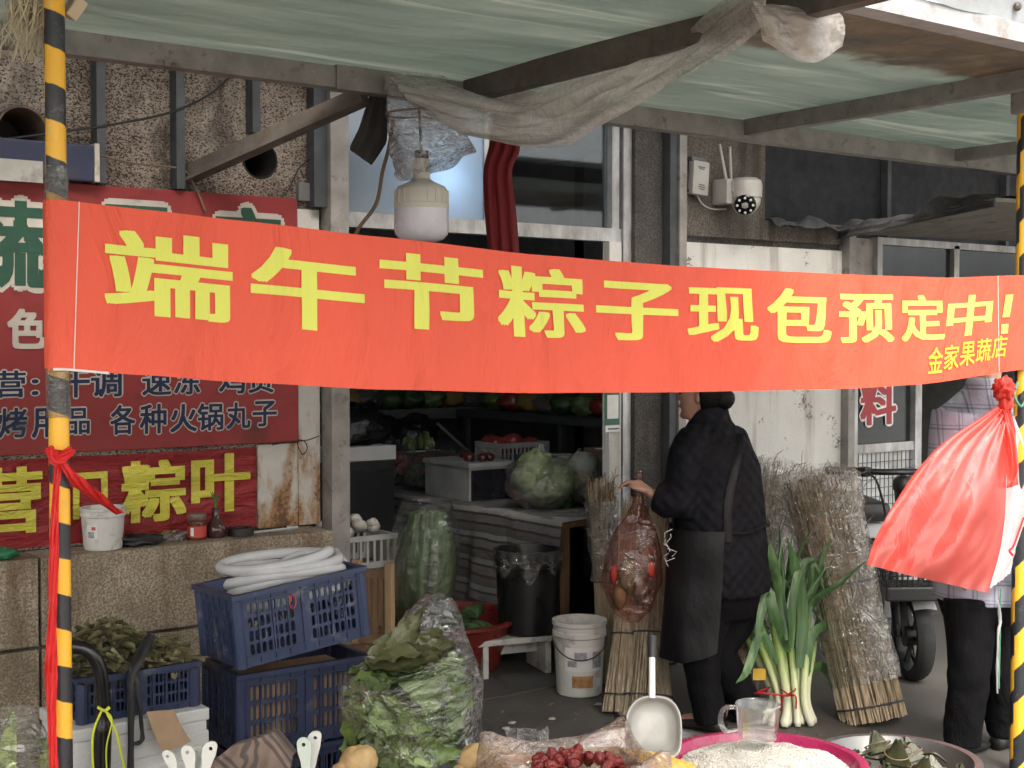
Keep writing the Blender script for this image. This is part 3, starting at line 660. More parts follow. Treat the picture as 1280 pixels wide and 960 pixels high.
# ---- draped clear sheet from the back beam to the front edge
def m_sheet():
    n = N('draped_plastic_sheet'); n.n.remove(n.b)
    h = n.math('ADD', n.noise(5, 5, .6, vec=n.mapping((.35, .35, 2.0), (0, R(-20), 0)), dist=1.0), n.math('MULTIPLY', n.noise(18, 5, .6, dist=1.5), .4)); nm = n.bump(h, 1., .04)
    tr = n.n.new('ShaderNodeBsdfTransparent'); tr.inputs[0].default_value = (.95, .93, .91, 1); df = n.n.new('ShaderNodeBsdfDiffuse'); tl = n.n.new('ShaderNodeBsdfTranslucent'); gl = n.n.new('ShaderNodeBsdfGlossy'); gl.inputs['Roughness'].default_value = .25
    for b in (df, tl): b.inputs[0].default_value = (.95, .91, .87, 1)
    n.L(nm, df.inputs['Normal']); n.L(nm, gl.inputs['Normal'])
    def mx(f, a, b):
        k = n.n.new('ShaderNodeMixShader'); n.L(a, k.inputs[1]); n.L(b, k.inputs[2])
        if isinstance(f, float): k.inputs[0].default_value = f
        else: n.L(f, k.inputs[0])
        return k.outputs[0]
    op = n.ramp(n.noise(4, 6, .6, vec=n.mapping((.4, .4, 2.2), (0, R(-20), 0)), dist=1.0), [(.35, .45), (.65, .92)])
    lw = n.n.new('ShaderNodeLayerWeight'); lw.inputs[0].default_value = .35; n.L(nm, lw.inputs['Normal'])
    s_ = mx(op, tr.outputs[0], mx(.6, df.outputs[0], tl.outputs[0])); s_ = mx(n.math('MULTIPLY', lw.outputs['Facing'], .55), s_, gl.outputs[0]); n.L(s_, n.out.inputs[0]); return n.m
MDR = m_sheet()
MDR2 = film('bulb_plastic_cover', tint=(.93, .93, .92), opac=.5, rough=.1, body=(.85, .83, .80), bs=14, bump=1., transl=.5, gloss=1.3)
dr = thing('plastic_sheet', 'long crumpled clear plastic sheet draped below the awning to its front edge', 'plastic sheet', P(700, 150, Y=3.9))
top = [P(488, 98, Y=4.22), P(560, 104, Y=4.15), P(640, 122, Y=3.95), P(740, 92, Y=3.55), P(830, 60, Y=3.2), P(900, 8, Y=2.85), P(946, -14, Y=2.62)]
bot = [P(515, 132, Y=4.18), P(590, 168, Y=4.08), P(682, 186, Y=3.85), P(760, 152, Y=3.5), P(850, 102, Y=3.15), P(930, 52, Y=2.82), P(958, 22, Y=2.62)]
tp, bp = curve_pts(top, 70), curve_pts(bot, 70)
def drape(u, v):
    i = min(68, int(u*69)); t = u*69-i; a = tp[i].lerp(tp[i+1], t); b = bp[i].lerp(bp[i+1], t)
    p = a.lerp(b, v); d = (b-a).length
    p += FW*(-.05*math.sin(math.pi*v)+.022*math.sin(v*13+u*5+3*nz(u*3, v*2))+.012*nz(u*10, v*9))
    p += ZV*(.012*nz(u*9, v*11, 3)+.008*math.sin(v*22+u*17)); return p
m = MB(); m.grid(drape, 90, 36); m.obj('drape', MDR, dr, 'all')
te = [P(940, 2, Y=2.62), P(990, 8, Y=2.60), P(1048, 14, Y=2.58)]; be = [P(958, 50, Y=2.6), P(1014, 78, Y=2.56), P(1053, 58, Y=2.56)]
te, be = curve_pts(te, 24), curve_pts(be, 24)
def flap(u, v):
    i = min(22, int(u*23)); t = u*23-i; p = te[i].lerp(te[i+1], t).lerp(be[i].lerp(be[i+1], t), v)
    return p-FW*(.035*math.sin(math.pi*v)*(1+.5*math.sin(u*14))+.012*nz(u*8, v*6))
m = MB(); m.grid(flap, 40, 24); m.grid(lambda u, v: flap(u, v*.95)+FW*(.05+.01*nz(u*6, v*6)), 30, 18); m.obj('loose_end', MDR, dr, 'all')
cv = thing('bulb_cover', 'crinkled clear plastic bag tied over the bulb at the beam', 'plastic bag', P(530, 150, Y=4.22))
L_ = [(478, 96), (482, 130), (486, 170), (492, 205), (500, 226)]; R_ = [(560, 98), (566, 130), (585, 165), (592, 190), (545, 214)]
def cov(u, v):
    k_ = v*4; i = min(3, int(k_)); t = k_-i
    l = lerp(L_[i][0], L_[i+1][0], t); r = lerp(R_[i][0], R_[i+1][0], t); yl = lerp(L_[i][1], L_[i+1][1], t); yr = lerp(R_[i][1], R_[i+1][1], t)
    a = 2*math.pi*u; c = .5-.5*math.cos(a)
    q = P(lerp(l, r, c), lerp(yl, yr, c), Y=4.23); d = (r-l)/2/330
    q += FW*(-math.sin(a)*d*.8); q += (RT*nz(u*9, v*7)+FW*nz(u*9+5, v*7)+ZV*.6*nz(u*7, v*6+4))*.022*(.3+v); return q
m = MB(); m.grid(cov, 64, 36, True); m.obj('bag', MDR2, cv, 'all')
m = MB(); m.tube([cov(i/24, .33)*1.0 for i in range(25)], .004, 6); m.obj('tie', MCAB, cv, 'all')
# ---- red cloth, dark rag, cable below the beam
MRED = m_cloth('dark_red_cloth', (.17, .008, .012), .8, wrk=.4, transl=.05); MRAG = m_cloth('grey_rag', (.045, .042, .038), .9, wrk=.5, transl=.05)
def hang(name, l_, r_, Y, mt, label, cat, folds=3, dep=.03):
    l_ = curve_pts([P(x, y, Y=Y) for x, y in l_], 24); r_ = curve_pts([P(x, y, Y=Y) for x, y in r_], 24)
    m = MB()
    def fn(u, v):
        i = min(22, int(v*23)); t = v*23-i; c = .5-.5*math.cos(2*math.pi*u)
        q = l_[i].lerp(l_[i+1], t).lerp(r_[i].lerp(r_[i+1], t), c)
        return q+FW*(-math.sin(2*math.pi*u)*dep+dep*.5*math.sin(c*folds*6.28+v*2)+.006*nz(c*6, v*5))
    m.grid(fn, 48, 24, True); return tag(m.obj(name, mt, None, 'all', origin=l_[0]), label, cat)
hang('red_cloth', [(618, 135), (612, 178), (604, 215), (606, 270), (612, 330)], [(648, 135), (650, 185), (640, 215), (646, 270), (650, 330)], 4.36, MRED, 'dark red cloth hanging from the awning beam in front of the transom', 'cloth')
hang('dark_rag', [(462, 118), (448, 160), (437, 184), (444, 192)], [(484, 120), (484, 170), (478, 186), (464, 206)], 4.36, MRAG, 'stiff dark grey rag hanging from the beam beside the bulb', 'cloth', 2, .02)
cable('brown_cord', [P(492, 150, Y=4.3), P(486, 185, Y=4.3), P(478, 215, Y=4.3), P(470, 255, Y=4.3), P(446, 290, Y=4.35), P(436, 330, Y=4.4)], .008, MCAB, 'thick brown cord hanging left of the bulb')
# ---- camera and its power box on the right wall
MPW = mat('offwhite_plastic', (.40, .39, .36), .45, bump=.03, dirt=.15, dcol=(.4, .37, .32)); MGY = mat('grey_print', (.12, .12, .12), .6, bump=0)
rb = thing('adapter_box', 'small white box with a cable on the wall beside the security camera', 'box', P(873, 222, Y=5.05))
q = P(873, 223, Y=5.03); rr = Matrix.Rotation(R(4), 3, 'Y')
m = MB(); m.bbox(q, (.115, .045, .175), .012, rr); m.obj('case', MPW, rb, True)
m = MB(); m.bbox(q+V((-.01, .005, .095)), (.10, .04, .022), .006, rr); m.obj('clip', MGY, rb, True)
for i, (dz, w_) in enumerate(((.055, .05), (.046, .035), (-.035, .04), (-.046, .05), (-.057, .035))):
    m = MB(); m.box(q+V((.002, -.0235, dz)), (w_, .001, .006), rr); m.obj('print_line', MGY, rb)
cable('white_lead', [q+V((-.01, 0, -.085)), q+V((.03, 0, -.13)), q+V((.10, 0, -.15)), q+V((.2, 0, -.145))], .004, MPW, 'white lead from the small box to the security camera')
cable('black_lead', [P(856, 165, Y=5.04), P(853, 205, Y=5.04), P(856, 232, Y=5.04), P(868, 246, Y=5.04)], .006, MBLK, 'black lead running down behind the small white box')
sc = thing('security_camera', 'white dome security camera with two antennas on the pebbledash wall', 'camera', P(930, 245, Y=5.0))
q = P(932, 240, Y=4.93)
m = MB(); m.bbox(q+V((-.09, .07, 0)), (.06, .11, .13), .012); m.bbox(q+V((-.04, .03, .02)), (.10, .06, .06), .012); m.obj('bracket', MPW, sc, True)
m = MB(); m.lathe(q+V((0, 0, -.02)), [(.084, -.01), (.086, .05), (.08, .075), (.06, .09), (.0, .095)], 28, capb=True); m.obj('housing', MPW, sc, True)
hd = MB(); hd.blob(q+V((0, 0, -.04)), (.078, .078, .078), 24, 14, 0); ho = hd.obj('head', MPW, sc, 'all')
fd = (CAM-q).normalized(); fd = (fd+V((-.05, 0, -.45))).normalized(); mr = fd.to_track_quat('Z', 'Y').to_matrix()
m = MB(); m.lathe(q+V((0, 0, -.04)), [(.056, .055), (.056, .068), (.050, .074), (.0, .076)], 24, mr); m.obj('lens_face', mat('camera_face', (.01, .01, .012), .15, bump=0), ho, True)
MLED = mat('pale_led', (.7, .7, .65), .3, bump=0)
for i in range(8):
    a = 2*math.pi*i/8; m = MB(); m.blob(q+V((0, 0, -.04))+mr @ V((.04*math.cos(a), .04*math.sin(a), .075)), (.007, .007, .007), 8, 6, 0); m.obj('led', MLED, ho)
for dx, dy, tx in ((-.085, .05, -.055), (-.02, .085, -.01)):
    m = MB(); m.tube([q+V((dx, dy, .04)), q+V((dx+tx, dy, .24))], [.009, .007], 8); m.obj('antenna', MPW, sc)
# ---- canopy over the right window with old tarpaulin
wc = thing('window_canopy', 'small dusty sheet canopy with crumpled dark tarpaulin above the right window', 'canopy', (6.8, 4.6, 2.25))
MDT = mat('dusty_tarpaulin', (.05, .05, .052), .8, var=.45, vs=9, bump=.6, bs=14, bd=.02, dirt=.25, dcol=(.11, .10, .088), ds=6)
MCS = mat('canopy_sheet', (.20, .185, .16), .7, dirt=.4, dcol=(.09, .08, .07))
m = MB(); m.add([V((6.0, 5.05, 2.245)), V((6.0, 4.06, 2.345)), V((9.0, 4.06, 2.42)), V((9.0, 5.05, 2.30)), V((6.0, 5.05, 2.265)), V((6.0, 4.06, 2.365)), V((9.0, 4.06, 2.44)), V((9.0, 5.05, 2.32))], [(0, 1, 2, 3), (7, 6, 5, 4), (0, 4, 5, 1), (1, 5, 6, 2), (2, 6, 7, 3)]); m.obj('sheet', MCS, wc)
m = MB(); m.beam((6.0, 5.05, 2.235), (6.0, 4.06, 2.335), .03, .03); m.obj('edge_bar', MSTD, wc)
def tarp(u, v):
    x = lerp(5.97, 6.75, u); y = lerp(5.05, 4.08, v); z = 2.265+.10*v
    r_ = abs(nz(u*2.2+3, v*4))*.16+.03*nz(u*6, v*9, 2); drop = -.05*max(0, 1-u/.06)
    return V((x-.02*nz(v*9, 3), y, z+r_*min(1, u/.08+.15)+drop))
m = MB(); m.grid(tarp, 60, 90); m.obj('tarpaulin', MDT, wc, 'all')
def tarp2(u, v):
    return V((lerp(5.42, 6.04, u), lerp(4.97, 5.22, v), 2.27+.08*abs(nz(u*2.6+1, v*1.5, 6))*math.sin(math.pi*min(1, v+.15))-.02*(1-v)**3+.012*nz(u*9, v*6)))
m = MB(); m.grid(tarp2, 60, 20); m.obj('tarpaulin', MDT, wc, 'all')
# ---- dry straw tied to the left post top
st = thing('straw_bunch', 'bunch of dry straw hanging at the top of the left striped post', 'straw', P(40, 5, Y=3.05))
m = MB()
for i in range(150):
    a = P(random.uniform(10, 66), random.uniform(-30, 6), Y=random.uniform(2.98, 3.12)); e = P(random.gauss(34, 17), random.uniform(30, 84), Y=random.uniform(2.95, 3.2))
    m.tube([a, a.lerp(e, .5)+RT*random.gauss(0, .012), e], [.0016, .0013, .0005], 4, False)
m.obj('stalks', mat('dry_straw', (.50, .43, .30), .9), st, kind='stuff')
m = MB(); m.tube([P(66, -25, Y=2.99), P(30, -22, Y=3.03), P(8, -25, Y=3.06)], .012, 8); m.obj('string', MCAB, st)
m = MB(); q = P(93, 10, Y=3.02); m.bbox(q, (.03, .03, .05), .004, eul(.3, .5, .3)); m.bbox(q+ZV*.04, (.025, .025, .06), .004, eul(.1, -.2, .3)); tag(m.obj('wood_stub', mat('pale_wood', (.5, .4, .28), .7), None, origin=q), 'small pale wood stub tied behind the striped post top', 'wood')
# ---- red ribbon on the left post
MRB = m_cloth('red_ribbon', (.75, .03, .03), .5, wrk=.8, transl=.3)
rb_ = thing('red_ribbon', 'red plastic ribbon knotted round the left striped post with a long tail', 'ribbon', P(73, 570, Y=2.94))
def strip(ctrl, wds, mt, par, name, Yo=0, n=40, nc=7, dirv=None):
    pts = curve_pts(ctrl, n); ws = [interp(list(zip([i/(len(wds)-1) for i in range(len(wds))], wds)), j/(n-1)) for j in range(n)]
    m = MB()
    def fn(u, v):
        i = int(round(v*(n-1))); t = (pts[min(i+1, n-1)]-pts[max(i-1, 0)]).normalized(); side = t.cross(FW).normalized() if dirv is None else dirv
        w_ = ws[i]; return pts[i]+side*((u-.5)*w_)-FW*(.010*math.sin(u*3.1)+.005*math.sin(u*16+v*20)+.004*nz(u*6, v*30))
    m.grid(fn, nc*2, n); return m.obj(name, mt, par, 'all')
strip([P(73, 566, Y=2.93), P(69, 640, Y=2.93), P(66, 760, Y=2.93), P(64, 850, Y=2.93), P(68, 980, Y=2.93)], [.012, .018, .02, .026, .016], MRB, rb_, 'tail')
strip([P(72, 572, Y=2.92), P(95, 600, Y=2.94), P(120, 620, Y=3.0), P(150, 642, Y=3.1)], [.012, .03, .03, .018], MRB, rb_, 'tail')
strip([P(60, 560, Y=2.93), P(72, 574, Y=2.915), P(92, 560, Y=2.93)], [.02, .03, .018], MRB, rb_, 'knot')
m = MB(); q = P(73, 572, Y=2.935); m.blob(q, (.018, .014, .016), 14, 10, .5, 3, 2); m.obj('knot', MRB, rb_, 'all')
# ---- things on the ledge
LZ = .872
def pail(name, c, r0, r1, h_, label, mt, marks, bandcol=None, handle=True, cat='bucket', grp=None):
    t = thing(name, label, cat, c, grp); c = Vector(c)
    m = MB(); m.lathe(c, [(r0*.94, 0), (r0, .006), (lerp(r0, r1, .78), h_*.78), (r1*1.03, h_*.80), (r1*1.03, h_*.86), (r1, h_*.87), (r1*1.0, h_*.93), (r1*1.05, h_*.95), (r1*1.05, h_), (r1*.98, h_), (r0*.95, .02), (0, .02)], 40); b = m.obj('body', mt, t, True)
    for i, (ang, da, z0, z1, mm) in enumerate(marks):
        m = MB(); m.grid(lambda u, v: c+V(((lerp(r0, r1, lerp(z0, z1, v))+.0015+.0006*(i % 3))*math.cos(ang+da*(u-.5)), (lerp(r0, r1, lerp(z0, z1, v))+.0015+.0006*(i % 3))*math.sin(ang+da*(u-.5)), lerp(z0, z1, v)*h_)), 14, 4); m.obj('label_print', mm, b, 'all')
    if handle:
        m = MB(); f_ = math.atan2(-FW.y, -FW.x)
        m.tube([c+V((r1*1.05*math.cos(f_+s_*1.45), r1*1.05*math.sin(f_+s_*1.45), h_*.8-(.28*h_)*math.cos(s_*1.45)*1.0)) for s_ in [j/12-.5+.5-.5 for j in range(0, 13)] for s_ in [s_*2]], .003, 6); m.obj('handle', MSTD, t)
    return t
MPL = mat('white_bucket_plastic', (.62, .61, .58), .45, var=.08, bump=.05, dirt=.3, dcol=(.3, .27, .23), ds=14)
MPRT = mat('label_grey', (.3, .3, .32), .5, bump=0, var=.4, vs=60); MPRD = mat('label_red', (.45, .08, .06), .5, bump=0); MPRO = mat('label_brown', (.42, .22, .09), .5, bump=0, var=.4, vs=30); MPRW = mat('label_white', (.7, .7, .68), .5, bump=0)
fa = math.atan2(-FW.y, -FW.x)
c = P(129, 688, z=LZ); c = V((P(129, 688, Y=4.955).x, 4.955, LZ))
pail('bucket', c, .070, .080, .155, 'small white plastic bucket with a printed label on the wall ledge', MPL, [(fa-.25, .55, .3, .62, MPRW), (fa-.3, .34, .31, .46, MPRT), (fa-.15, .2, .5, .58, MPRD)], handle=False)
jr = V((P(246, 670, Y=4.96).x, 4.96, LZ)); t = thing('jar', 'small red-labelled glass jar on the wall ledge', 'jar', jr)
m = MB(); m.lathe(jr, [(.034, 0), (.037, .005), (.037, .07), (.03, .078), (.03, .08)], 24, capt=True); jb = m.obj('glass', mat('dark_sauce_glass', (.12, .035, .025), .12, bump=0), t, True)
m = MB(); m.lathe(jr, [(.0375, .012), (.038, .012), (.038, .055), (.0375, .055)], 24, capb=False); m.obj('label_print', mat('jar_label', (.45, .05, .04), .5, bump=0), jb, True)
m = MB(); m.lathe(jr, [(.036, .078), (.037, .08), (.037, .10), (.035, .103), (0, .103)], 24, capb=True); m.obj('lid', mat('brown_lid', (.14, .09, .07), .4), t, True)
m = MB(); m.grid(lambda u, v: jr+V((.0388*math.cos(fa-.25+.35*(u-.5)), .0388*math.sin(fa-.25+.35*(u-.5)), lerp(.018, .05, v))), 8, 3); m.obj('barcode_patch', MPRW, jb)
vs_ = V((P(270, 670, Y=4.97).x, 4.97, LZ)); t = thing('vase', 'small dark glass vase with sprouting green onion on the ledge', 'vase', vs_)
m = MB(); m.lathe(vs_, [(.03, 0), (.04, .015), (.04, .04), (.026, .065), (.013, .09), (.015, .115)], 24); m.obj('body', mat('dark_red_glass', (.06, .03, .028), .1, bump=0), t, True)
MONI = mat('onion_leaf', (.06, .14, .035), .45)
for i in range(7):
    a = i*.9; m = MB(); b = vs_+V((0, 0, .11)); m.tube(curve_pts([b, b+V((.008*math.cos(a), .008*math.sin(a), .04)), b+V((.02*math.cos(a), .02*math.sin(a), .07+.02*nz(i, 3)))], 6), [.003, .003, .003, .0025, .002, .0008], 6); m.obj('leaf', MONI, t)
t = thing('tape_roll', 'black roll of tape lying on the ledge beside the vase', 'tape', V((P(301, 668, Y=4.96).x, 4.96, LZ)))
c = Vector(t['_o']); m = MB(); m.lathe(c, [(.05, 0), (.052, .002), (.052, .03), (.05, .032), (.034, .032), (.033, .004)], 28, capb=False); m.obj('roll', MBLK, t, True)
c = V((P(172, 676, Y=4.95).x, 4.95, LZ)); m = MB(); m.blob(c+V((0, 0, .02)), (.085, .05, .024), 24, 12, .8, 3, 5); tag(m.obj('black_glove', MBLK, None, 'all', origin=c), 'crumpled black glove beside the white bucket on the ledge', 'glove')
c = V((P(215, 672, Y=4.97).x, 4.97, LZ)); m = MB(); m.blob(c+V((0, 0, .018)), (.06, .04, .022), 20, 10, .9, 3, 8); tag(m.obj('plastic_scrap', MFILMS, None, 'all', origin=c), 'crumpled clear plastic scrap left of the red jar', 'plastic')
c = V((P(345, 664, Y=4.96).x, 4.96, LZ)); m = MB(); m.tube([c+V((-.12, .0, .006)), c+V((.06, .02, .006))], .006, 8); m.tube([c+V((.06, .02, .006)), c+V((.10, .0, .012))], [.014, .006], 8); tag(m.obj('metal_rod', MAL, None, origin=c), 'thin bright metal rod lying at the right end of the ledge', 'rod')
c = V((P(5, 690, Y=4.92).x, 4.92, LZ)); m = MB(); m.blob(c+V((0, 0, .02)), (.05, .04, .02), 16, 10, .5, 3, 1); tag(m.obj('green_brush', mat('green_bristle', (.02, .16, .07), .8, bump=.8, bs=150), None, 'all', origin=c), 'small green brush head at the left end of the ledge', 'brush')
# ================================================================ inside the shop
MWD = mat('brown_wood', (.17, .10, .055), .55, var=.35, vs=12, stretch=(1, 1, .15), bump=.2)
MWD2 = mat('old_pale_wood', (.30, .20, .11), .6, var=.35, vs=14, stretch=(1, 1, .15), bump=.2, dirt=.25)
MWT = mat('chipped_white_paint', (.52, .51, .48), .6, var=.1, dirt=.5, dcol=(.17, .14, .11), ds=16)
TX, TZ = 4.22, .735
tb = thing('table', 'long table inside the doorway under a striped cloth', 'table', (4.7, 6.2, 0))
m = MB(); m.bx(TX+.01, 5.2, 5.35, 7.5, TZ-.04, TZ-.006); m.obj('tabletop', MWD, tb)
for x in (TX+.06, 5.12):
    for y in (5.4, 7.42): m = MB(); m.bx(x-.03, x+.03, y-.03, y+.03, .012, TZ-.04); m.obj('leg', MWD, tb)
def m_stripe():
    n = N('striped_cloth'); x, y, z = n.sep()
    q = n.math('ADD', z, n.math('MULTIPLY', n.math('SUBTRACT', n.noise(2.5, 3), .5), .05))
    f = n.math('FRACT', n.math('DIVIDE', q, .135))
    c = n.ramp(f, [(0, (.065, .063, .062)), (.30, (.085, .082, .08)), (.33, (.05, .028, .026)), (.41, (.05, .028, .026)), (.44, (.11, .107, .104)), (.70, (.11, .107, .104)), (.73, (.035, .03, .03)), (.79, (.035, .03, .03)), (.82, (.16, .155, .15))])
    return n.set(c, .85, 0, n.bump(n.noise(9, 5, dist=.7), .6, .03))
m = MB()
def cl(u, v):
    y = lerp(5.30, 7.55, u)
    if v < .3: return V((lerp(5.21, TX, v/.3), y, TZ+.003))
    k = (v-.3)/.7; return V((TX-.012-.05*k*(1+math.sin(u*26+nz(u*9)*3)*.7)-.03*k*nz(u*6, k*3), y+.02*nz(k*3, u*7), TZ-.62*k+.006*math.sin(u*30)))
m.grid(cl, 90, 34); tag(m.obj('table_cloth', m_stripe(), None, 'all', origin=(TX, 6.4, TZ)), 'grey cloth with dark stripes hanging over the long table', 'tablecloth')
def film_bag(name, c, r_, label, mt, seed, cat='plastic bag', neck=True):
    t = thing(name, label, cat, V(c)-V((0, 0, r_[2]))); m = MB()
    def fn(u, v):
        a = 2*math.pi*u; b = math.pi*(v-.5); d = V((math.cos(a)*math.cos(b), math.sin(a)*math.cos(b), math.sin(b)))
        k = 1+.16*nz(d.x*2.6+seed*5, d.y*2.6, d.z*2.6)+.07*nz(d.x*8+seed, d.y*8, d.z*8)
        p = V((d.x*r_[0]*k, d.y*r_[1]*k, max(d.z*k, -.97)*r_[2]))
        if neck and v > .8: w_ = (v-.8)/.2; p = p*(1-.25*w_)+V((0, 0, r_[2]*.55*w_*w_))+V((nz(a, seed)*.02*w_, nz(a, seed+3)*.02*w_, 0))
        return p+V(c)
    m.grid(fn, 40, 26, True); m.obj('film', mt, t, 'all'); return t
# vegetables on the table
MCAB_ = mat('pale_cabbage', (.07, .11, .035), .5, var=.5, vs=9, bump=.6, bs=18, bd=.02, col2=(.15, .20, .075)); MGRN = mat('dark_greens', (.035, .075, .02), .5, var=.5, vs=14, bump=.4)
MTOM = mat('dull_red_fruit', (.22, .035, .025), .35, var=.3, bump=0); MFOAM = mat('white_foam', (.50, .50, .49), .7, var=.05, bump=.25, bs=120, dirt=.12, dcol=(.45, .43, .4))
def bag_of(name, c, r_, label, inner, n, mt, seed, rr):
    t = film_bag(name, c, r_, label, MFILM, seed)
    for i in range(n):
        a = random.uniform(0, 6.28); q = math.sqrt(random.random())*.6; m = MB()
        m.blob(V(c)+V((r_[0]*q*math.cos(a), r_[1]*q*math.sin(a), r_[2]*random.uniform(-.55, .5))), (rr, rr, rr*random.uniform(.8, 1.2)), 14, 9, .3, 3, seed+i); m.obj(inner, mt, t, 'all')
    return t
def tp_(px_, X, zoff=0., z=TZ+.004): p = P(px_, 600, X=X); return V((X, p.y, z+zoff))
q = tp_(676, 4.42); bag_of('bag_of_cabbage', q+V((0, 0, .15)), (.19, .19, .15), 'clear bag of pale green cabbages nearest the door on the table', 'cabbage', 5, MCAB_, 3, .10)
q = tp_(724, 4.68); bag_of('bag_of_greens', q+V((0, 0, .14)), (.17, .17, .135), 'clear bag of dull greens behind the cabbages on the table', 'greens', 5, mat('grey_greens', (.14, .15, .12), .6, var=.4), 9, .09)
MFOI = mat('dimmed_foam', (.30, .30, .29), .7, dirt=.3, dcol=(.2, .19, .17)); q = tp_(592, 4.44); t = thing('foam_box', 'white foam box with a dark side on the table', 'box', q)  # darker copy of the foam, the shop's dimness put into its colour
m = MB(); m.bx(q.x-.14, q.x+.16, q.y-.16, q.y+.3, q.z, q.z+.19); m.obj('body', MFOI, t)
m = MB(); m.bx(q.x-.15, q.x+.17, q.y-.17, q.y+.31, q.z+.19, q.z+.215); m.obj('rim', MFOI, t)
m = MB(); m.bx(q.x-.13, q.x+.15, q.y-.175, q.y-.162, q.z+.005, q.z+.175); m.obj('dark_side', mat('dark_side_sheet', (.012, .013, .018), .2, bump=.6, bs=20, bd=.02), t)  # thin dark sheet over one side of the box
for i in range(7):
    m = MB(); m.blob(q+V((random.uniform(-.1, .12), random.uniform(-.12, .2), .235)), (.032, .032, .028), 14, 9, .08, 3, i); f_ = m.obj('plum', mat('dark_plum', (.08, .02, .02), .3, bump=0) if i == 0 else bpy.data.materials['dark_plum'], None, 'all', origin=q); tag(f_, 'dark red plum on top of the foam box', 'fruit', 'plums on the foam box')
q = tp_(540, 4.46); bag_of('bag_of_tomatoes', q+V((0, 0, .12)), (.13, .13, .12), 'clear bag of red tomatoes behind the foam box on the table', 'tomato', 8, MTOM, 21, .045)
q = tp_(497, 4.45); bag_of('bag_of_red_radish', q+V((0, 0, .12)), (.15, .15, .12), 'clear bag of dull red radishes at the far end of the table', 'radish', 6, MTOM, 25, .05)
# white basket of red onions further in
q = tp_(640, 4.9, .0); t = thing('fruit_basket', 'white slotted basket heaped with dark red onions on the table', 'basket', q)
MBK = mat('white_basket', (.33, .33, .32), .5, bump=0)
for s_ in (-1, 1):
    for ax in (0, 1):
        m = MB()
        L_ = .36 if ax == 0 else .26
        for i in range(13):
            p = lerp(-L_/2, L_/2, i/12); m.box(q+(V((p, s_*.13, .21)) if ax == 0 else V((s_*.18, p, .21))), (.012, .006, .11) if ax == 0 else (.006, .012, .11))
        m.box(q+(V((0, s_*.13, .275)) if ax == 0 else V((s_*.18, 0, .275))), (L_+.01, .012, .03) if ax == 0 else (.012, L_+.01, .03))
        m.box(q+(V((0, s_*.13, .15)) if ax == 0 else V((s_*.18, 0, .15))), (L_, .01, .02) if ax == 0 else (.01, L_, .02)); m.obj('slotted_side', MBK, t)
m = MB(); m.bx(q.x-.18, q.x+.18, q.y-.13, q.y+.13, q.z, q.z+.145); m.obj('stand', MFOAM, t)
for i in range(9):
    m = MB(); m.blob(q+V((random.uniform(-.13, .13), random.uniform(-.09, .09), .26+.04*random.random())), (.055, .055, .05), 14, 9, .1, 3, i); tag(m.obj('red_onion', MTOM, None, 'all', origin=q), 'dark red onion in the white basket', 'onion', 'onions in the white basket')
q = tp_(522, 4.75); t = thing('green_leaf_bunch', 'bunch of bright green leaves standing behind the tomatoes', 'vegetable', q)
for i in range(14):
    a = random.uniform(0, 6.28); m = MB(); b = q+V((.05*math.cos(a), .05*math.sin(a), .15)); m.blob(b+V((.04*math.cos(a), .04*math.sin(a), .06+.05*random.random())), (.05, .02, .06), 8, 6, .3, 3, i, rotz(a)); m.obj('leaf', MCAB_, t)
m = MB(); m.lathe(q, [(.09, 0), (.1, .14), (.09, .16)], 16, capt=True); m.obj('tub', MBK, t)
MBB = mat('black_bag_plastic', (.006, .006, .007), .35, bump=.7, bs=12, bd=.03)
# more goods at the back of the table
MKB = [mat('kraft_%d' % i, c_, .6, bump=.2) for i, c_ in enumerate(((.13, .09, .055), (.05, .06, .07), (.20, .19, .17), (.10, .035, .03)))]
for i, (x, y, w_, d_, h_, lb_) in enumerate(((4.95, 5.75, .26, .3, .30, 'brown carton at the near end of the table behind the cabbages'), (4.95, 6.35, .3, .4, .22, 'dark grey carton in the middle of the table'), (4.98, 6.95, .3, .4, .18, 'pale carton at the far back of the table'), (4.62, 7.25, .26, .25, .2, 'dull red carton at the far end of the table'))):
    z0 = TZ+.006+(.345 if i == 4 else 0); t = thing('carton', lb_, 'box', (x, y, z0)); m = MB(); m.bbox((x, y, z0+(h_-(.34 if i == 4 else 0))/2), (w_, d_, h_-(.34 if i == 4 else 0)), .006, rotz(.1*i-.2)); m.obj('body', MKB[i % 4], t)
    m = MB(); m.box((x, y, z0+h_-(.34 if i == 4 else 0)+.003), (w_*.95, .05, .003), rotz(.1*i-.2)); m.obj('tape', MPRW, t)
for i, (px_, X_, r_, mt) in enumerate(((560, 4.62, .07, MGRN), (612, 4.72, .08, MCAB_), (700, 4.55, .06, MGRN), (650, 4.60, .055, MTOM), (515, 4.58, .06, MGRN))):
    q = tp_(px_, X_); m = MB(); m.blob(q+V((0, 0, r_*.9)), (r_*1.3, r_*1.3, r_), 18, 12, .4, 3, i+40); tag(m.obj('loose_vegetable', mt, None, 'all', origin=q), ('dark greens heap behind the foam box', 'pale cabbage lying behind the foam box', 'dark greens beside the bagged cabbages', 'red vegetable heap left of the bagged cabbages', 'dark greens at the table\'s far left')[i], 'vegetable')
q = P(448, 600, Y=7.9); m = MB(); m.blob((q.x, 7.9, 1.0), (.2, .2, .22), 20, 14, .4, 3, 60); m.bx(q.x-.2, q.x+.2, 7.7, 8.1, .014, .82); tag(m.obj('dark_sack', MBB, None, origin=(q.x, 7.9, 0)), 'dark sack standing in the far left corner of the shop', 'sack')
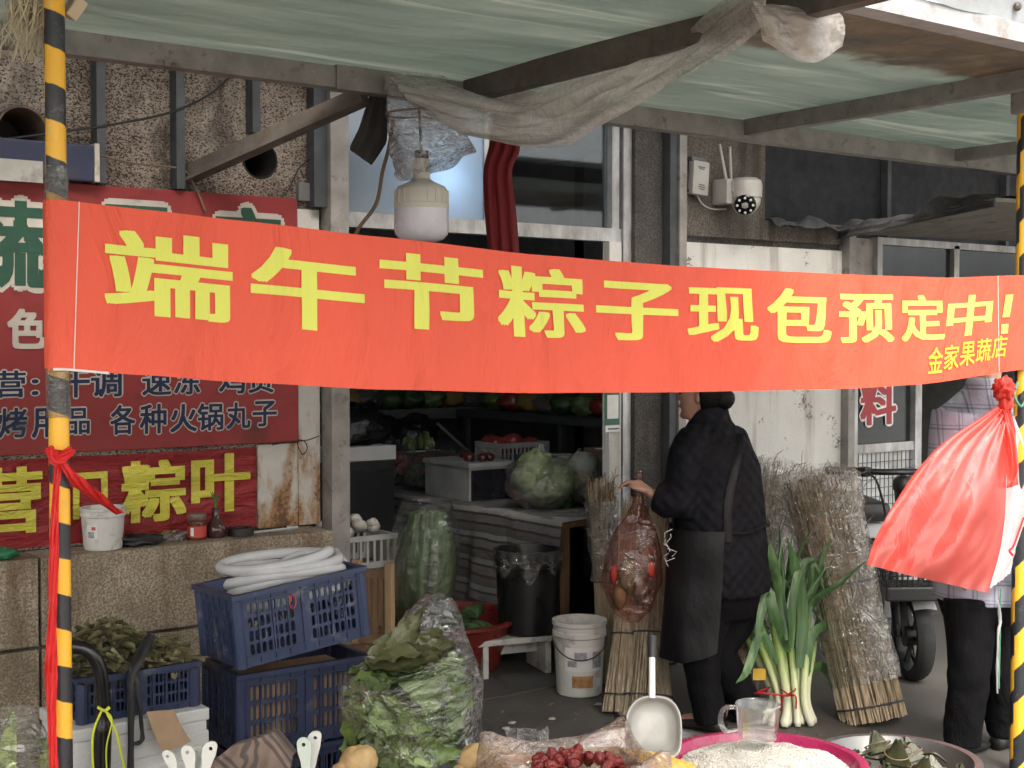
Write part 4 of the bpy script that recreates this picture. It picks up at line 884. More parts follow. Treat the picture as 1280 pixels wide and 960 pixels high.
for i, (px_, X_, r_, lb_, mt) in enumerate(((528, 4.40, .085, 'clear bag of dark greens at the table edge left of the foam box', MGRN), (566, 4.62, .10, 'clear bag of mushrooms behind the foam box', MKB[2]), (628, 4.66, .09, 'clear bag of dark peppers behind the cabbages', MGRN), (480, 4.42, .09, 'clear bag of brown roots at the far table edge', MKB[0]))):
    q = tp_(px_, X_, .0); bag_of('bag_of_goods', q+V((0, 0, r_*1.05+(.22 if i == 1 else 0)*0)), (r_*1.3, r_*1.2, r_*1.05), lb_, 'vegetable', 5, mt, 50+i*3, r_*.5)
# shelf on the back wall
sh = thing('wall_shelf', 'dark shelf of packed produce along the back wall of the shop', 'shelf', (4.6, 8.4, 1.2))
m = MB(); m.bx(3.3, 5.88, 8.15, 8.59, 1.10, 1.15); m.obj('board', MSTD, sh)
for x in (3.35, 4.35, 5.3):
    m = MB(); m.bx(x, x+.04, 8.2, 8.24, .012, 1.10); m.obj('upright', MSTD, sh)
m = MB(); m.bx(3.3, 5.88, 8.14, 8.149, 1.08, 1.16); m.obj('price_rail', mat('grey_rail', (.10, .10, .10), .5), sh)
MY_ = mat('dull_yellow_fruit', (.25, .17, .05), .5)
for i in range(14):
    x = 3.45+i*.175; m = MB(); m.blob((x, 8.33, 1.222), (.10, .12, .075), 16, 10, .4, 3, i); tag(m.obj('wrapped_produce', (MGRN, MCAB_, MY_, MFILMS, MGRN)[i % 5], None, 'all', origin=(x, 8.33, 1.15)), ('dark green', 'pale green', 'yellowish', 'film wrapped', 'dark leafy')[i % 5]+' produce packet on the back wall shelf', 'produce', 'produce on the back shelf')
sw = thing('side_shelf', 'dark shelf of packed produce along the right inner wall', 'shelf', (5.7, 7.3, 1.1))
m = MB(); m.bx(5.45, 5.89, 5.7, 8.1, 1.10, 1.15); m.obj('board', MSTD, sw)
for y in (5.75, 6.9, 8.0): m = MB(); m.bx(5.47, 5.51, y, y+.04, .014, 1.10); m.obj('upright', MSTD, sw)
for i in range(11):
    y = 5.85+i*.20; m = MB(); m.blob((5.64, y, 1.222), (.12, .10, .075), 16, 10, .4, 3, i+30); tag(m.obj('wrapped_produce', (MCAB_, MGRN, MFILMS, MY_, MTOM)[i % 5], None, 'all', origin=(5.64, y, 1.15)), ('pale green', 'dark green', 'film wrapped', 'yellowish', 'dull red')[i % 5]+' produce packet on the right inner wall shelf', 'produce', 'produce on the side shelf')
m = MB(); m.bx(4.55, 5.2, 8.05, 8.13, .6, 1.07); tag(m.obj('black_board', mat('black_board', (.008, .008, .01), .6), None, origin=(4.9, 8.1, .6)), 'large black board leaning under the back wall shelf', 'board')
m = MB(); m.beam((5.25, 8.05, 1.06), (5.55, 7.9, .75), .05, .02); tag(m.obj('grey_plank', MIN, None, origin=(5.5, 8, .75)), 'grey plank slanting below the back shelf', 'plank')
# left stack: black crate tower, white tray, black bags
q = P(466, 640, Y=6.6); t = thing('dark_cabinet', 'black cabinet at the left side of the shop', 'cabinet', (q.x-.06, 6.75, .014))
m = MB(); m.bx(q.x-.38, q.x+.05, 6.45, 7.15, .014, .98); m.obj('carcass', mat('black_cabinet', (.007, .007, .008), .6), t)
m = MB(); m.bx(q.x-.36, q.x+.03, 6.435, 6.449, .1, .93); m.obj('door_panel', mat('black_cabinet_door', (.01, .01, .011), .4), t)
q2 = V((q.x-.16, 6.7, .982)); m = MB(); m.bx(q2.x-.2, q2.x+.24, 6.48, 6.9, .982, 1.06); tag(m.obj('white_tray', MFOAM, None, origin=q2), 'white foam tray on the black cabinet', 'tray')
MBB_ = mat('black_bag_plastic_b', (.006, .006, .007), .35, bump=.7, bs=12, bd=.03)
m = MB(); m.blob(q2+V((.03, 0, .17)), (.26, .2, .11), 28, 16, .5, 2.5, 4); tag(m.obj('black_bag', MBB, None, 'all', origin=q2+V((0, 0, .07))), 'black plastic bag heaped on the white foam tray', 'bag')
m = MB(); q3 = tp_(505, 4.75, .0); m.blob(q3+V((0, 0, .2)), (.2, .25, .2), 28, 16, .5, 2.5, 8); tag(m.obj('black_bag', MBB, None, 'all', origin=q3), 'low black plastic bag on the far end of the table', 'bag')
# garlic crate by the left jamb
q = P(452, 700, Y=5.75); q = V((q.x-.05, 5.75, .014)); t = thing('garlic_crate', 'white crate of garlic just inside the door behind the chair', 'crate', q)
zt = P(452, 665, Y=5.75).z
m = MB(); m.bx(q.x-.2, q.x+.16, q.y-.15, q.y+.15, .014, zt-.16); m.obj('stand', MWD, t)
for s_ in (-1, 1):
    m = MB()
    for i in range(10): m.box(V((q.x-.02+lerp(-.17, .17, i/9), q.y+s_*.145, zt-.08)), (.014, .008, .13))
    m.box((q.x-.02, q.y+s_*.145, zt-.01), (.37, .014, .025)); m.box((q.x-.02, q.y+s_*.145, zt-.14), (.36, .012, .03)); m.obj('slotted_side', MBK, t)
    m = MB(); m.box((q.x-.02+s_*.18, q.y, zt-.075), (.01, .29, .15)); m.obj('end_panel', MBK, t)
for i in range(14):
    c = V((q.x-.02+random.uniform(-.14, .14), q.y+random.uniform(-.1, .1), zt+.01+random.uniform(0, .05))); m = MB(); m.blob(c, (.035, .035, .03), 12, 8, .2, 4, i); tag(m.obj('garlic_bulb', mat('garlic_skin', (.33, .31, .28), .6) if i == 0 else bpy.data.materials['garlic_skin'], None, 'all', origin=c), 'pale garlic bulb in the white crate', 'garlic', 'garlic bulbs in the crate')
# red basin with a wrapped napa cabbage
bs_ = V((3.70, 5.62, .014)); t = thing('red_basin', 'wide red plastic basin of dark greens on the shop floor', 'basin', bs_)
m = MB(); m.lathe(bs_, [(.26, 0), (.28, .01), (.36, .23), (.385, .245), (.385, .26), (.355, .26), (.33, .22), (.26, .03), (0, .03)], 48); m.obj('bowl', mat('red_basin_plastic', (.15, .018, .014), .35, bump=.05), t, True)
gv = thing('leafy_greens', 'dark leafy greens filling the red basin', 'vegetable', bs_+V((0, 0, .05)))
for i in range(40):
    a = random.uniform(0, 6.28); q = math.sqrt(random.random())*.24; m = MB(); m.blob(bs_+V((q*math.cos(a), q*math.sin(a), .2+.05*random.random())), (.08, .05, .025), 8, 6, .4, 3, i, eul(random.uniform(-.5, .5), random.uniform(-.5, .5), a)); m.obj('leaf', MGRN, gv)
cb = P(528, 700, Y=5.5); t = thing('napa_cabbage', 'big long green cabbage wrapped in clear film standing in the red basin', 'cabbage', V((cb.x, 5.5, .25)))
MNP = mat('napa_leaf', (.022, .045, .014), .45, var=.6, vs=14, stretch=(1, 1, .15), bump=.6, bs=14, bd=.02, col2=(.09, .14, .055))
zb, ztp = .22, P(528, 640, Y=5.5).z
for i in range(12):
    a = i*2.399; m = MB(); rr = .055+.006*i
    def lf(u, v):
        an = a+(u-.5)*1.6; r_ = rr*(.30+1.0*math.sin(math.pi*(v*.62+.14)))+.012*math.sin(u*18+i)*v
        return V((cb.x, 5.5, 0))+V((r_*math.cos(an)+.05*(v-.5), r_*math.sin(an), lerp(zb, ztp-.01*i*(1 if i > 5 else 0), v)))
    m.grid(lf, 12, 14); m.obj('leaf', MNP, t, 'all')
m = MB(); m.grid(lambda u, v: V((cb.x, 5.5, 0))+V(((.16*(.12+.98*math.sin(math.pi*(v*.64+.14)))+.012*nz(u*9, v*9))*math.cos(6.283*u)+.05*(v-.5), (.16*(.12+.98*math.sin(math.pi*(v*.64+.14)))+.012*nz(u*9+4, v*9))*math.sin(6.283*u), lerp(zb, ztp+.05, v))), 36, 24, True); m.obj('film', film('napa_film', opac=.06, bs=9, rough=.08), t, 'all')
# white stool bench and the black barrel on it
sq = P(652, 846, z=.014); sa = rotz(R(-14))
zs = .20
t = thing('low_stool', 'low chipped white wooden stool under the black barrel', 'stool', V((sq.x, sq.y+.12, .014)))
c = V((sq.x+.02, sq.y+.14, 0))
m = MB(); m.bbox(c+V((0, 0, zs-.012)), (.42, .27, .028), .004, sa); m.obj('seat', MWT, t)
for s_ in (-1, 1):
    m = MB(); m.bbox(c+sa @ V((s_*.165, 0, .013+(zs-.04)/2)), (.03, .25, zs-.042), .004, sa); m.obj('leg', MWT, t)
m = MB(); m.bbox(c+sa @ V((0, 0, zs-.065)), (.30, .025, .07), .003, sa); m.obj('stretcher', MWT, t)
bq = V((c.x+.10, c.y-.03, zs+.003)); zt = P(663, 685, Y=bq.y).z
t = thing('barrel', 'black plastic barrel with clear film over its rim on the white stool', 'barrel', bq)
h_ = zt-bq.z
m = MB(); m.lathe(bq, [(.135, 0), (.145, .01), (.15, h_*.3), (.158, h_*.8), (.168, h_*.82), (.168, h_*.87), (.16, h_*.89), (.162, h_*.98), (.168, h_), (.15, h_), (.14, h_*.9), (.13, .03), (0, .03)], 40); m.obj('drum', mat('black_barrel_plastic', (.009, .009, .010), .35, bump=.1, dirt=.15, dcol=(.05, .05, .05)), t, True)
def bf(u, v):
    a = 6.283*u; z = h_*1.01-v*(.09+.10*max(0, nz(u*7, 3))+.03*math.sin(u*50)); r_ = .170+.008*nz(u*20, v*5)+.004*math.sin(u*90)
    return bq+V((r_*math.cos(a), r_*math.sin(a), z))
m = MB(); m.grid(bf, 90, 10, True); m.obj('film_cover', film('barrel_film', opac=.3, bs=30, rough=.1, body=(.5, .45, .35)), t, 'all')
# white paint pail
pq = P(735, 873, z=.004); pc = V((pq.x+.03, pq.y+.10, .005))
pail('paint_bucket', pc, .105, .122, .345, 'open white paint bucket with a brown printed label on the floor by the door', MPL, [(fa+.1, 1.5, .36, .68, MPRW), (fa+.0, .5, .52, .62, MPRT), (fa+.1, .9, .14, .30, MPRO), (fa-.35, .4, .42, .5, MPRT), (fa+.75, .5, .40, .62, MPRT), (fa+.9, .3, .14, .26, MPRW)])
# wooden chair by the left jamb
q = P(468, 740, Y=4.72); t = thing('wooden_chair', 'small wooden chair with a slatted back behind the blue crates', 'chair', V((q.x, 4.72, 0)))
zt = P(487, 700, Y=4.72).z
dv = V((.82, -.45, 0)).normalized(); bv = V((.45, .82, 0)).normalized()*-1
xl, xr = P(446, 700, Y=4.8), P(487, 700, Y=4.66); xl.z = 0; xr.z = 0
dv = (xr-xl).normalized(); bv = V((dv.y, -dv.x, 0)); wd = (xr-xl).length
for b in (xl, xr): m = MB(); m.beam(b, b+V((0, 0, zt)), .03, .03, dv); m.obj('back_post', MWD2, t)
for i in range(4):
    b = xl.lerp(xr, (i+1)/5); m = MB(); m.beam(b+ZV*.42, b+ZV*(zt-.06), .014, .012, dv); m.obj('slat', MWD, t)
for z in (zt-.05, .44): m = MB(); m.beam(xl+ZV*z, xr+ZV*z, .02, .035); m.obj('rail', MWD, t)
m = MB(); cc = (xl+xr)/2+bv*.15; m.bbox(cc+ZV*.40, (wd+.02, .32, .025), .004, Matrix((dv, -bv, ZV)).transposed()); m.obj('seat', MWD, t)
for b in (xl, xr): m = MB(); m.beam(b+bv*.28, b+bv*.28+ZV*.39, .028, .028, dv); m.obj('leg', MWD, t)
# sticker on the flaking board (code left out), hanging film
c0, c1 = P(757, 494, Y=5.04), P(775, 528, Y=5.04)
t = thing('payment_sticker', 'green sticker with a white square on the flaking door board', 'sticker', V(((c0.x+c1.x)/2, 5.045, c1.z)))
m = MB(); m.bx(c0.x, c1.x, 5.043, 5.047, c1.z-.01, c0.z+.05); m.obj('green_sheet', mat('sticker_green', (.02, .12, .06), .4, bump=0), t)
m = MB(); m.bx(c0.x+.012, c1.x-.010, 5.040, 5.042, c1.z+.02, c0.z+.0); m.obj('white_square', MPRW, t)
m = MB(); m.bx(c0.x+.004, c1.x, 5.043, 5.047, c1.z-.045, c1.z-.014); m.obj('white_strip', MPRW, t)
m = MB(); m.bx(c0.x+.018, c1.x-.006, 5.0405, 5.0425, c1.z-.034, c1.z-.026); m.obj('print_line', MGY, t)
# ================================================================ brooms, leeks, scooter on the right
def m_stalk(name, a, b):
    n = N(name); c = n.ramp(n.noise(70, 3, vec=n.mapping((1, 1, .03))), [(.3, a), (.7, b)]); return n.set(c, .7)
MBR = m_stalk('broom_stalks', (.30, .22, .13), (.60, .50, .34)); MBR2 = m_stalk('broom_stalks_grey', (.20, .155, .105), (.46, .37, .25)); MSEED = m_stalk('broom_seed_heads', (.11, .065, .035), (.28, .19, .11))
def bundle(name, label, base, top, rb, rt, n, mt, film_=None, heads=None, ties=(), rm=None, seed=0, grp=None):
    rnd = random.Random(seed); base, top = V(base), V(top); t = thing(name, label, 'broom', base, grp)
    ax = (top-base).normalized(); x = ax.cross(V((0, 1, 0))).normalized(); y = ax.cross(x)
    rm = rm or (rb+rt)/2
    def rad(v): return lerp(rb, rm, v*2) if v < .5 else lerp(rm, rt, v*2-1)
    m = MB()
    for i in range(n):
        a = rnd.uniform(0, 6.283); q = math.sqrt(rnd.random()); a2 = a+rnd.gauss(0, .25); v1 = rnd.uniform(.88, 1.02)
        pts = []
        for v in (0, .25, .5, .75, 1):
            v_ = v*v1; aa = lerp(a, a2, v); r_ = q*rad(v_); pts.append(base.lerp(top, v_)+(x*math.cos(aa)+y*math.sin(aa))*r_+V((rnd.gauss(0, .004), rnd.gauss(0, .004), 0)))
        pts[0].z = max(.006, pts[0].z)
        w_ = rnd.uniform(.0018, .0034); m.tube(pts, [w_*1.2, w_, w_, w_, w_*.5], 4, False)
    m.obj('stalks', mt, t, kind='stuff')
    if heads:
        m = MB(); v0, v1, nh, rr, mh = heads
        for i in range(nh):
            a = rnd.uniform(0, 6.283); q = math.sqrt(rnd.random()); v = rnd.uniform(v0, v1); p = base.lerp(top, v)+(x*math.cos(a)+y*math.sin(a))*q*rad(v)*1.05
            d = (ax+(x*math.cos(a)+y*math.sin(a))*rnd.uniform(.0, .7)+V((rnd.gauss(0, .35), rnd.gauss(0, .35), rnd.gauss(0, .3)))).normalized()*rnd.uniform(.05, rr)
            m.tube([p, p+d*.5+V((0, 0, .01)), p+d+V((0, 0, -.02))], [.0014, .0018, .0008], 3, False)
        m.obj('seed_heads', mh, t, kind='stuff')
    for v, r_, mt_ in ties:
        m = MB(); m.tube([base.lerp(top, v)+(x*math.cos(2*math.pi*i/24)+y*math.sin(2*math.pi*i/24))*(rad(v)+.004) for i in range(25)], r_, 6); m.obj('tie', mt_, t)
    if film_:
        v0, v1, mf = film_; m = MB()
        def ff(u, v):
            vv = lerp(v0, v1, v); a = 6.283*u; r_ = rad(min(vv, 1))*1.04+.012+.012*nz(math.cos(a)*2+seed, math.sin(a)*2, vv*9)+.004*nz(u*30, vv*30)
            if vv > 1: r_ *= 1-.6*(vv-1)/.06
            return base.lerp(top, vv)+(x*math.cos(a)+y*math.sin(a))*r_
        m.grid(ff, 48, 50, True); m.obj('film', mf, t, 'all')
    return t
MBF = film('broom_film', opac=.15, rough=.1, body=(.72, .68, .62), bs=16, bump=1.0)
zt = .95
G = 'brooms leaning by the white wall'
b0 = P(1092, 905, z=.006); tY = b0.y+.18
bundle('broom_bundle', 'tall film-wrapped bundle of straw brooms beside the leeks', V((b0.x+.05, b0.y+.04, .006)), P(1022, 598, Y=b0.y+.36), .145, .165, 640, MBR, (.15, 1.05, MBF), (.62, .98, 500, .14, MSEED), ((.06, .005, MSTD), (.55, .004, MSTD)), .135, 1)
b1 = P(985, 900, z=.006); bundle('broom_bundle', 'darker film-wrapped broom bundle behind the woman next to the tall one', V((b1.x+.10, b1.y+.45, .006)), P(975, 592, Y=b1.y+.62), .13, .16, 420, MBR2, (.3, 1.04, MBF), (.6, 1., 420, .13, MSEED), ((.3, .004, MSTD),), .11, 2)
b2 = P(785, 893, z=.006); bundle('straw_broom', 'straw broom with its bristles down left of the woman under the held bag', V((b2.x, b2.y+.03, .006)), P(792, 625, Y=b2.y+.22), .10, .05, 300, MBR2, None, None, ((.08, .004, MSTD), (.36, .004, MSTD)), .05, 3)
b3 = P(832, 902, z=.006); bundle('straw_broom', 'straw broom fanned out on the ground against the woman\'s leg', V((b3.x-.02, b3.y+.10, .006)), P(818, 640, Y=b3.y+.3), .12, .06, 320, MBR2, None, None, ((.1, .004, MSTD), (.4, .004, MSTD)), .06, 4)
b5 = P(768, 760, Y=4.9); bundle('straw_broom', 'straw broom standing against the flaking door board', V((b5.x-.02, 4.92, .006)), V((b5.x, 5.0, P(768, 600, Y=5.0).z)), .05, .07, 220, MBR2, (.5, .9, MBF), (.7, 1., 200, .1, MSEED), ((.5, .004, MSTD),), .05, 5)
b4 = P(942, 905, z=.006); bundle('small_broom', 'small film-wrapped broom with a yellow tag low beside the leeks', V((b4.x, b4.y+.10, .006)), P(928, 770, Y=b4.y+.2), .085, .075, 200, MBR, (.15, 1.04, MBF), None, ((.4, .003, MSTD),), .06, 6)
q = P(949, 843, Y=b4.y); m = MB(); m.bbox(q, (.055, .004, .05), .001, rotz(-.6)); tag(m.obj('yellow_tag', mat('yellow_tag', (.62, .38, .04), .5, bump=0), None, origin=q), 'yellow paper tag on the small wrapped broom', 'tag')
# ---- leeks
lk = P(985, 908, z=.006); t = thing('leek_bundle', 'bundle of long green leeks tied with red string', 'leek', V((lk.x, lk.y+.06, 0)))
def m_leek():
    n = N('leek_stem'); z = n.sep()[2]; f = n.noise(60, 3, vec=n.mapping((1, 1, .04)))
    c = n.ramp(n.math('ADD', z, n.math('MULTIPLY', f, .12)), [(.06, (.72, .70, .58)), (.24, (.60, .66, .38)), (.38, (.27, .40, .10)), (.55, (.10, .20, .05))])
    return n.set(c, .35, 0, n.bump(f, .2, .003))
def m_leekleaf():
    n = N('leek_leaf'); f = n.noise(40, 3, vec=n.mapping((1, 1, .05))); c = n.ramp(f, [(.3, (.035, .085, .03)), (.55, (.075, .16, .055)), (.75, (.15, .26, .11))]); return n.set(c, .42, 0, n.bump(f, .25, .004))
MLS, MLL = m_leek(), m_leekleaf()
bc_ = V((lk.x-.02, lk.y+.05, 0)); rnd = random.Random(5)
def ribbon(pts, w0, cup, face):
    n = len(pts); m = MB()
    def fn(u, v):
        i = min(n-1, int(round(v*(n-1)))); tt = (pts[min(i+1, n-1)]-pts[max(i-1, 0)]).normalized(); sd2 = tt.cross(face); sd2 = sd2.normalized() if sd2.length > 1e-4 else RT; nn = tt.cross(sd2)
        ww = w0*min(1, .55+v*2.5)*(1 if v < .55 else max(.05, 1-((v-.55)/.45)**1.8)); return pts[i]+sd2*((u-.5)*ww)-nn*(abs(u-.5)*ww*cup)+sd2*.003*nz(v*8, pts[0].x*40)
    m.grid(fn, 5, n); return m
lyY = lk.y
for i in range(13):
    f = (i-6)/6; base = P(988+f*34, 912-3*abs(f), z=.012)+FW*(.06+.035*math.sin(i*2.1)); kn = P(987+f*22, 868, Y=base.y+.03); nk = P(974+f*44, 788+14*math.sin(i*3.3), Y=base.y+.09)
    pts = curve_pts([base, kn, nk], 14); m = MB(); rr_ = rnd.uniform(.013, .019); m.tube(pts, [rr_*.8, rr_*1.1, rr_, rr_]+[rr_*.95]*6+[rr_*1.05, rr_*1.1, rr_, rr_*.6], 12); m.obj('stem', MLS, t, 'all')
    d0 = (pts[-1]-pts[-4]).normalized()
    for j in range(4):
        hh = rnd.uniform(.22, .42); sp = f*.10+rnd.gauss(0, .055); w_ = rnd.uniform(.018, .032); p0 = pts[-4]; p1 = nk+d0*.05; p2 = nk+ZV*hh*.6+RT*sp*.6-FW*rnd.gauss(.0, .025); p3 = nk+ZV*hh+RT*sp*1.3-FW*rnd.gauss(.01, .03)
        if rnd.random() < .3: s_ = 1 if sp > 0 else -1; p3 = p2+RT*s_*rnd.uniform(.05, .12)-ZV*rnd.uniform(.02, .16)
        ribbon(curve_pts([p0, p1, p2, p3], 18), w_, rnd.uniform(.2, .7), (FW+RT*rnd.gauss(0, .5)).normalized()).obj('leaf', MLL, t, 'all')
for c_, w_ in (([(1000, 835), (1004, 770), (996, 715), (984, 672)], .05), ([(1008, 845), (1016, 795), (1042, 782), (1070, 800)], .042), ([(986, 815), (968, 765), (960, 740), (950, 775), (944, 822)], .042), ([(1012, 840), (1030, 835), (1048, 868), (1057, 918)], .042),
            ([(972, 830), (952, 795), (934, 838), (920, 855)], .036), ([(990, 810), (992, 745), (1004, 705), (1024, 700)], .034), ([(985, 800), (975, 740), (966, 700), (962, 676)], .04)):
    ribbon(curve_pts([P(x, y, Y=lyY+rnd.uniform(-.04, .03)) for x, y in c_], 22), w_, .25, FW).obj('leaf', MLL, t, 'all')
MRS = mat('red_string', (.42, .02, .03), .6)
kq = P(985, 868, Y=lk.y-.02)
m = MB(); m.tube([bc_+V((.115*math.cos(a*.2618), .07*math.sin(a*.2618), kq.z+.012*math.sin(a*.5+1))) for a in range(25)], .0045, 6); m.obj('string', MRS, t)
for dx, dz in ((-.03, -.07), (.035, -.06), (-.03, .02), (.03, .025)):
    m = MB(); m.tube(curve_pts([kq, kq+RT*dx*.8+ZV*(dz*.3+.015)-FW*.02, kq+RT*dx+ZV*dz], 8), .0035, 6); m.obj('bow_end', MRS, t)
# ---- electric scooter
MSW = mat('scooter_white', (.42, .43, .44), .25, var=.06, bump=0, dirt=.15, dcol=(.3, .28, .26)); MSB = mat('scooter_black', (.014, .014, .015), .45, bump=.05); MCH = mat('chrome_fork', (.5, .5, .5), .25, .8, bump=0); MORG = mat('orange_reflector', (.62, .22, .02), .25, bump=0); MTY = mat('tyre_rubber', (.014, .014, .014), .8, bump=.4, bs=120)
fwp = P(1135, 856, z=.0); sct = thing('electric_scooter', 'white and black electric scooter with a wire front basket parked by the window', 'scooter', V((fwp.x, fwp.y+.3, 0)))
hd_ = V((-.55, -.83, 0)).normalized(); sd_ = V((-hd_.y, hd_.x, 0))         # heading to the viewer, side = its left
W0 = V((fwp.x+.10, fwp.y+.05, 0))                                            # under the front wheel
def wheel(c, nm):
    mm = Matrix((hd_, ZV, sd_)).transposed(); m = MB()
    m.lathe(c, [(.165, -.04), (.195, -.042), (.21, -.02), (.213, 0), (.21, .02), (.195, .042), (.165, .04)], 36, mm, capb=False); w_ = m.obj(nm, MTY, sct, True)
    m = MB(); m.lathe(c, [(.168, -.03), (.165, 0), (.168, .03)], 32, mm, capb=False); m.lathe(c, [(.05, -.045), (.05, .045)], 20, mm, capt=True); m.obj('rim', MSB, w_, True)
    for i in range(6): a = i*math.pi/3; d = hd_*math.cos(a)+ZV*math.sin(a); m = MB(); m.beam(c+d*.04, c+d*.166, .02, .02, sd_); m.obj('spoke', MSB, w_)
wheel(W0+ZV*.213, 'wheel'); wheel(W0-hd_*1.12+ZV*.213, 'wheel')
hb = W0-hd_*.22+ZV*.93
for s_ in (-1, 1):
    m = MB(); m.tube([W0+sd_*s_*.075+ZV*.213, W0-hd_*.09+sd_*s_*.075+ZV*.50], .022, 12); m.tube([W0-hd_*.05+sd_*s_*.075+ZV*.38, W0-hd_*.10+sd_*s_*.07+ZV*.56], .015, 10); m.obj('fork', MSB if s_ < 0 else MCH, sct, True)
m = MB(); m.grid(lambda u, v: W0+ZV*.213+(hd_*math.cos(lerp(.75, 2.4, u))+ZV*math.sin(lerp(.75, 2.4, u)))*(.235+.012*math.sin(math.pi*v))+sd_*lerp(-.055, .055, v), 24, 9); m.obj('front_fender', MSW, sct, 'all')
m = MB(); m.tube([W0-hd_*.09+ZV*.5, hb], .028, 12); m.obj('steering_column', MSB, sct)
hl, hr = P(1062, 598, Y=hb.y-.1), None
m = MB(); ht = hb+ZV*.06
m.tube(curve_pts([ht-sd_*.32-hd_*.10, ht-sd_*.18-hd_*.04, ht-sd_*.06+ZV*.0, ht+sd_*.06, ht+sd_*.18-hd_*.04, ht+sd_*.32-hd_*.10], 24), .016, 10); m.obj('handlebar', MSB, sct)
for s_ in (-1, 1):
    m = MB(); m.tube([ht+sd_*s_*.20-hd_*.045, ht+sd_*s_*.34-hd_*.11], .021, 12); m.obj('grip', MSB, sct)
    m = MB(); m.tube(curve_pts([ht+sd_*s_*.17+hd_*.01, ht+sd_*s_*.22+hd_*.04, ht+sd_*s_*.32-hd_*.04], 8), .007, 8); m.obj('brake_lever', MSB, sct)
    m = MB(); m.bbox(ht+sd_*s_*.17-hd_*.02, (.05, .05, .05), .01); m.obj('switch_block', MSB, sct)
    m = MB(); m.tube(curve_pts([ht+sd_*s_*.17+hd_*.02, ht+sd_*s_*.14+hd_*.10-ZV*.05, ht+sd_*s_*.07+hd_*.05-ZV*.3, W0+sd_*s_*.1-hd_*.02+ZV*.35], 20), .006, 6); m.obj('brake_cable', MSB, sct)
m = MB(); m.blob(ht+hd_*.05-ZV*.06, (.05, .05, .05), 18, 12, .05); m.obj('headlamp', MSB, sct, 'all')
# leg shield, deck, seat, rear body
m = MB(); m.grid(lambda u, v: W0-hd_*(.26+.10*(1-v)-.05*math.cos((u-.5)*3))+sd_*((u-.5)*(.34-.12*abs(v-.5)))+ZV*lerp(.24, .56, v), 16, 14); k_ = MB(); m.add([p-hd_*.03 for p in m.v], [tuple(reversed(f)) for f in m.f]); m.obj('leg_shield', MSW, sct, 'all')
m = MB(); m.grid(lambda u, v: W0+sd_*(-.12-.02*v)-hd_*(.02+.22*u)+ZV*(.62-.34*v+.05*math.sin(u*3)), 10, 14); m.add([p-sd_*.02 for p in m.v], [tuple(reversed(f)) for f in m.f]); m.obj('side_panel', MSW, sct, 'all')
mm = Matrix((hd_, -sd_, ZV)).transposed()
m = MB(); m.bbox(W0-hd_*.62+ZV*.30, (.5, .26, .07), .02, mm); m.obj('foot_deck', MSB, sct)
m = MB(); m.bbox(W0-hd_*1.05+ZV*.50, (.55, .26, .34), .07, mm); m.obj('rear_body', MSW, sct, True)
m = MB(); m.bbox(W0-hd_*1.0+ZV*.72, (.58, .27, .11), .045, mm); m.obj('seat', MSB, sct, True)
m = MB(); m.blob(W0+sd_*-.125+hd_*.0+ZV*.45, (.022, .022, .03), 14, 10, 0); m.obj('reflector', MORG, sct, 'all')
# basket
bk0 = W0+hd_*.12-sd_*.06+ZV*.45; MWB = mat('basket_black', (.012, .012, .013), .4, bump=0)
bkt = MB()
def ring(z, k, r_):
    pts = [bk0+hd_*(dx*k)+sd_*(dy*k)+ZV*z for dx, dy in ((.13, -.17), (.13, .17), (-.11, .17), (-.11, -.17), (.13, -.17))]
    for a, b in zip(pts, pts[1:]): bkt.tube([a, b], r_, 6)
for z, k, r_ in ((0, .82, .006), (.06, .88, .004), (.12, .94, .004), (.18, 1.0, .005), (.235, 1.06, .009)): ring(z, k, r_)
for i in range(13):
    f = lerp(-1, 1, i/12)
    for sx in (.13, -.11): bkt.tube([bk0+hd_*sx*.82+sd_*f*.17*.82, bk0+hd_*sx*1.06+sd_*f*.17*1.06+ZV*.235], .0032, 5)
    if i % 2 == 0:
        for sy in (-.17, .17): bkt.tube([bk0+hd_*lerp(-.11, .13, i/12)*.82+sd_*sy*.82, bk0+hd_*lerp(-.11, .13, i/12)*1.06+sd_*sy*1.06+ZV*.235], .0032, 5)
bkt.obj('basket', MWB, sct)
m = MB(); m.bbox(bk0-ZV*.012, (.21, .29, .022), .006, mm); m.obj('basket_floor', MWB, sct)
m = MB(); m.bbox(bk0+ZV*.012+hd_*.02, (.2, .3, .07), .01, mm); m.obj('basket_band', MWB, sct)
# ---- window lettering
MRL = mat('window_letter_red', (.33, .02, .03), .4, bump=0); MWL = mat('window_letter_white', (.72, .72, .72), .4, bump=0)
t = thing('window_lettering', 'red character with a white edge stuck on the window glass', 'lettering', P(1098, 540, Y=5.05))
sign_text(t, [('料', 1076, 1120, 478, 531)], 5.056, MRL, .03, outline=MWL, ooff=.075)
# grey tub in the neighbour's doorway
q = P(1262, 800, Y=5.4); t = thing('grey_tub', 'pale grey plastic tub in the dark doorway behind the man', 'tub', V((q.x+.1, 5.5, .014)))
m = MB(); m.lathe(V((q.x+.1, 5.5, .014)), [(.22, 0), (.26, .03), (.30, .36), (.315, .37), (.315, .39), (.29, .39), (.25, .05), (0, .05)], 36); m.obj('body', mat('pale_grey_plastic', (.42, .43, .44), .4, bump=0), t, True)
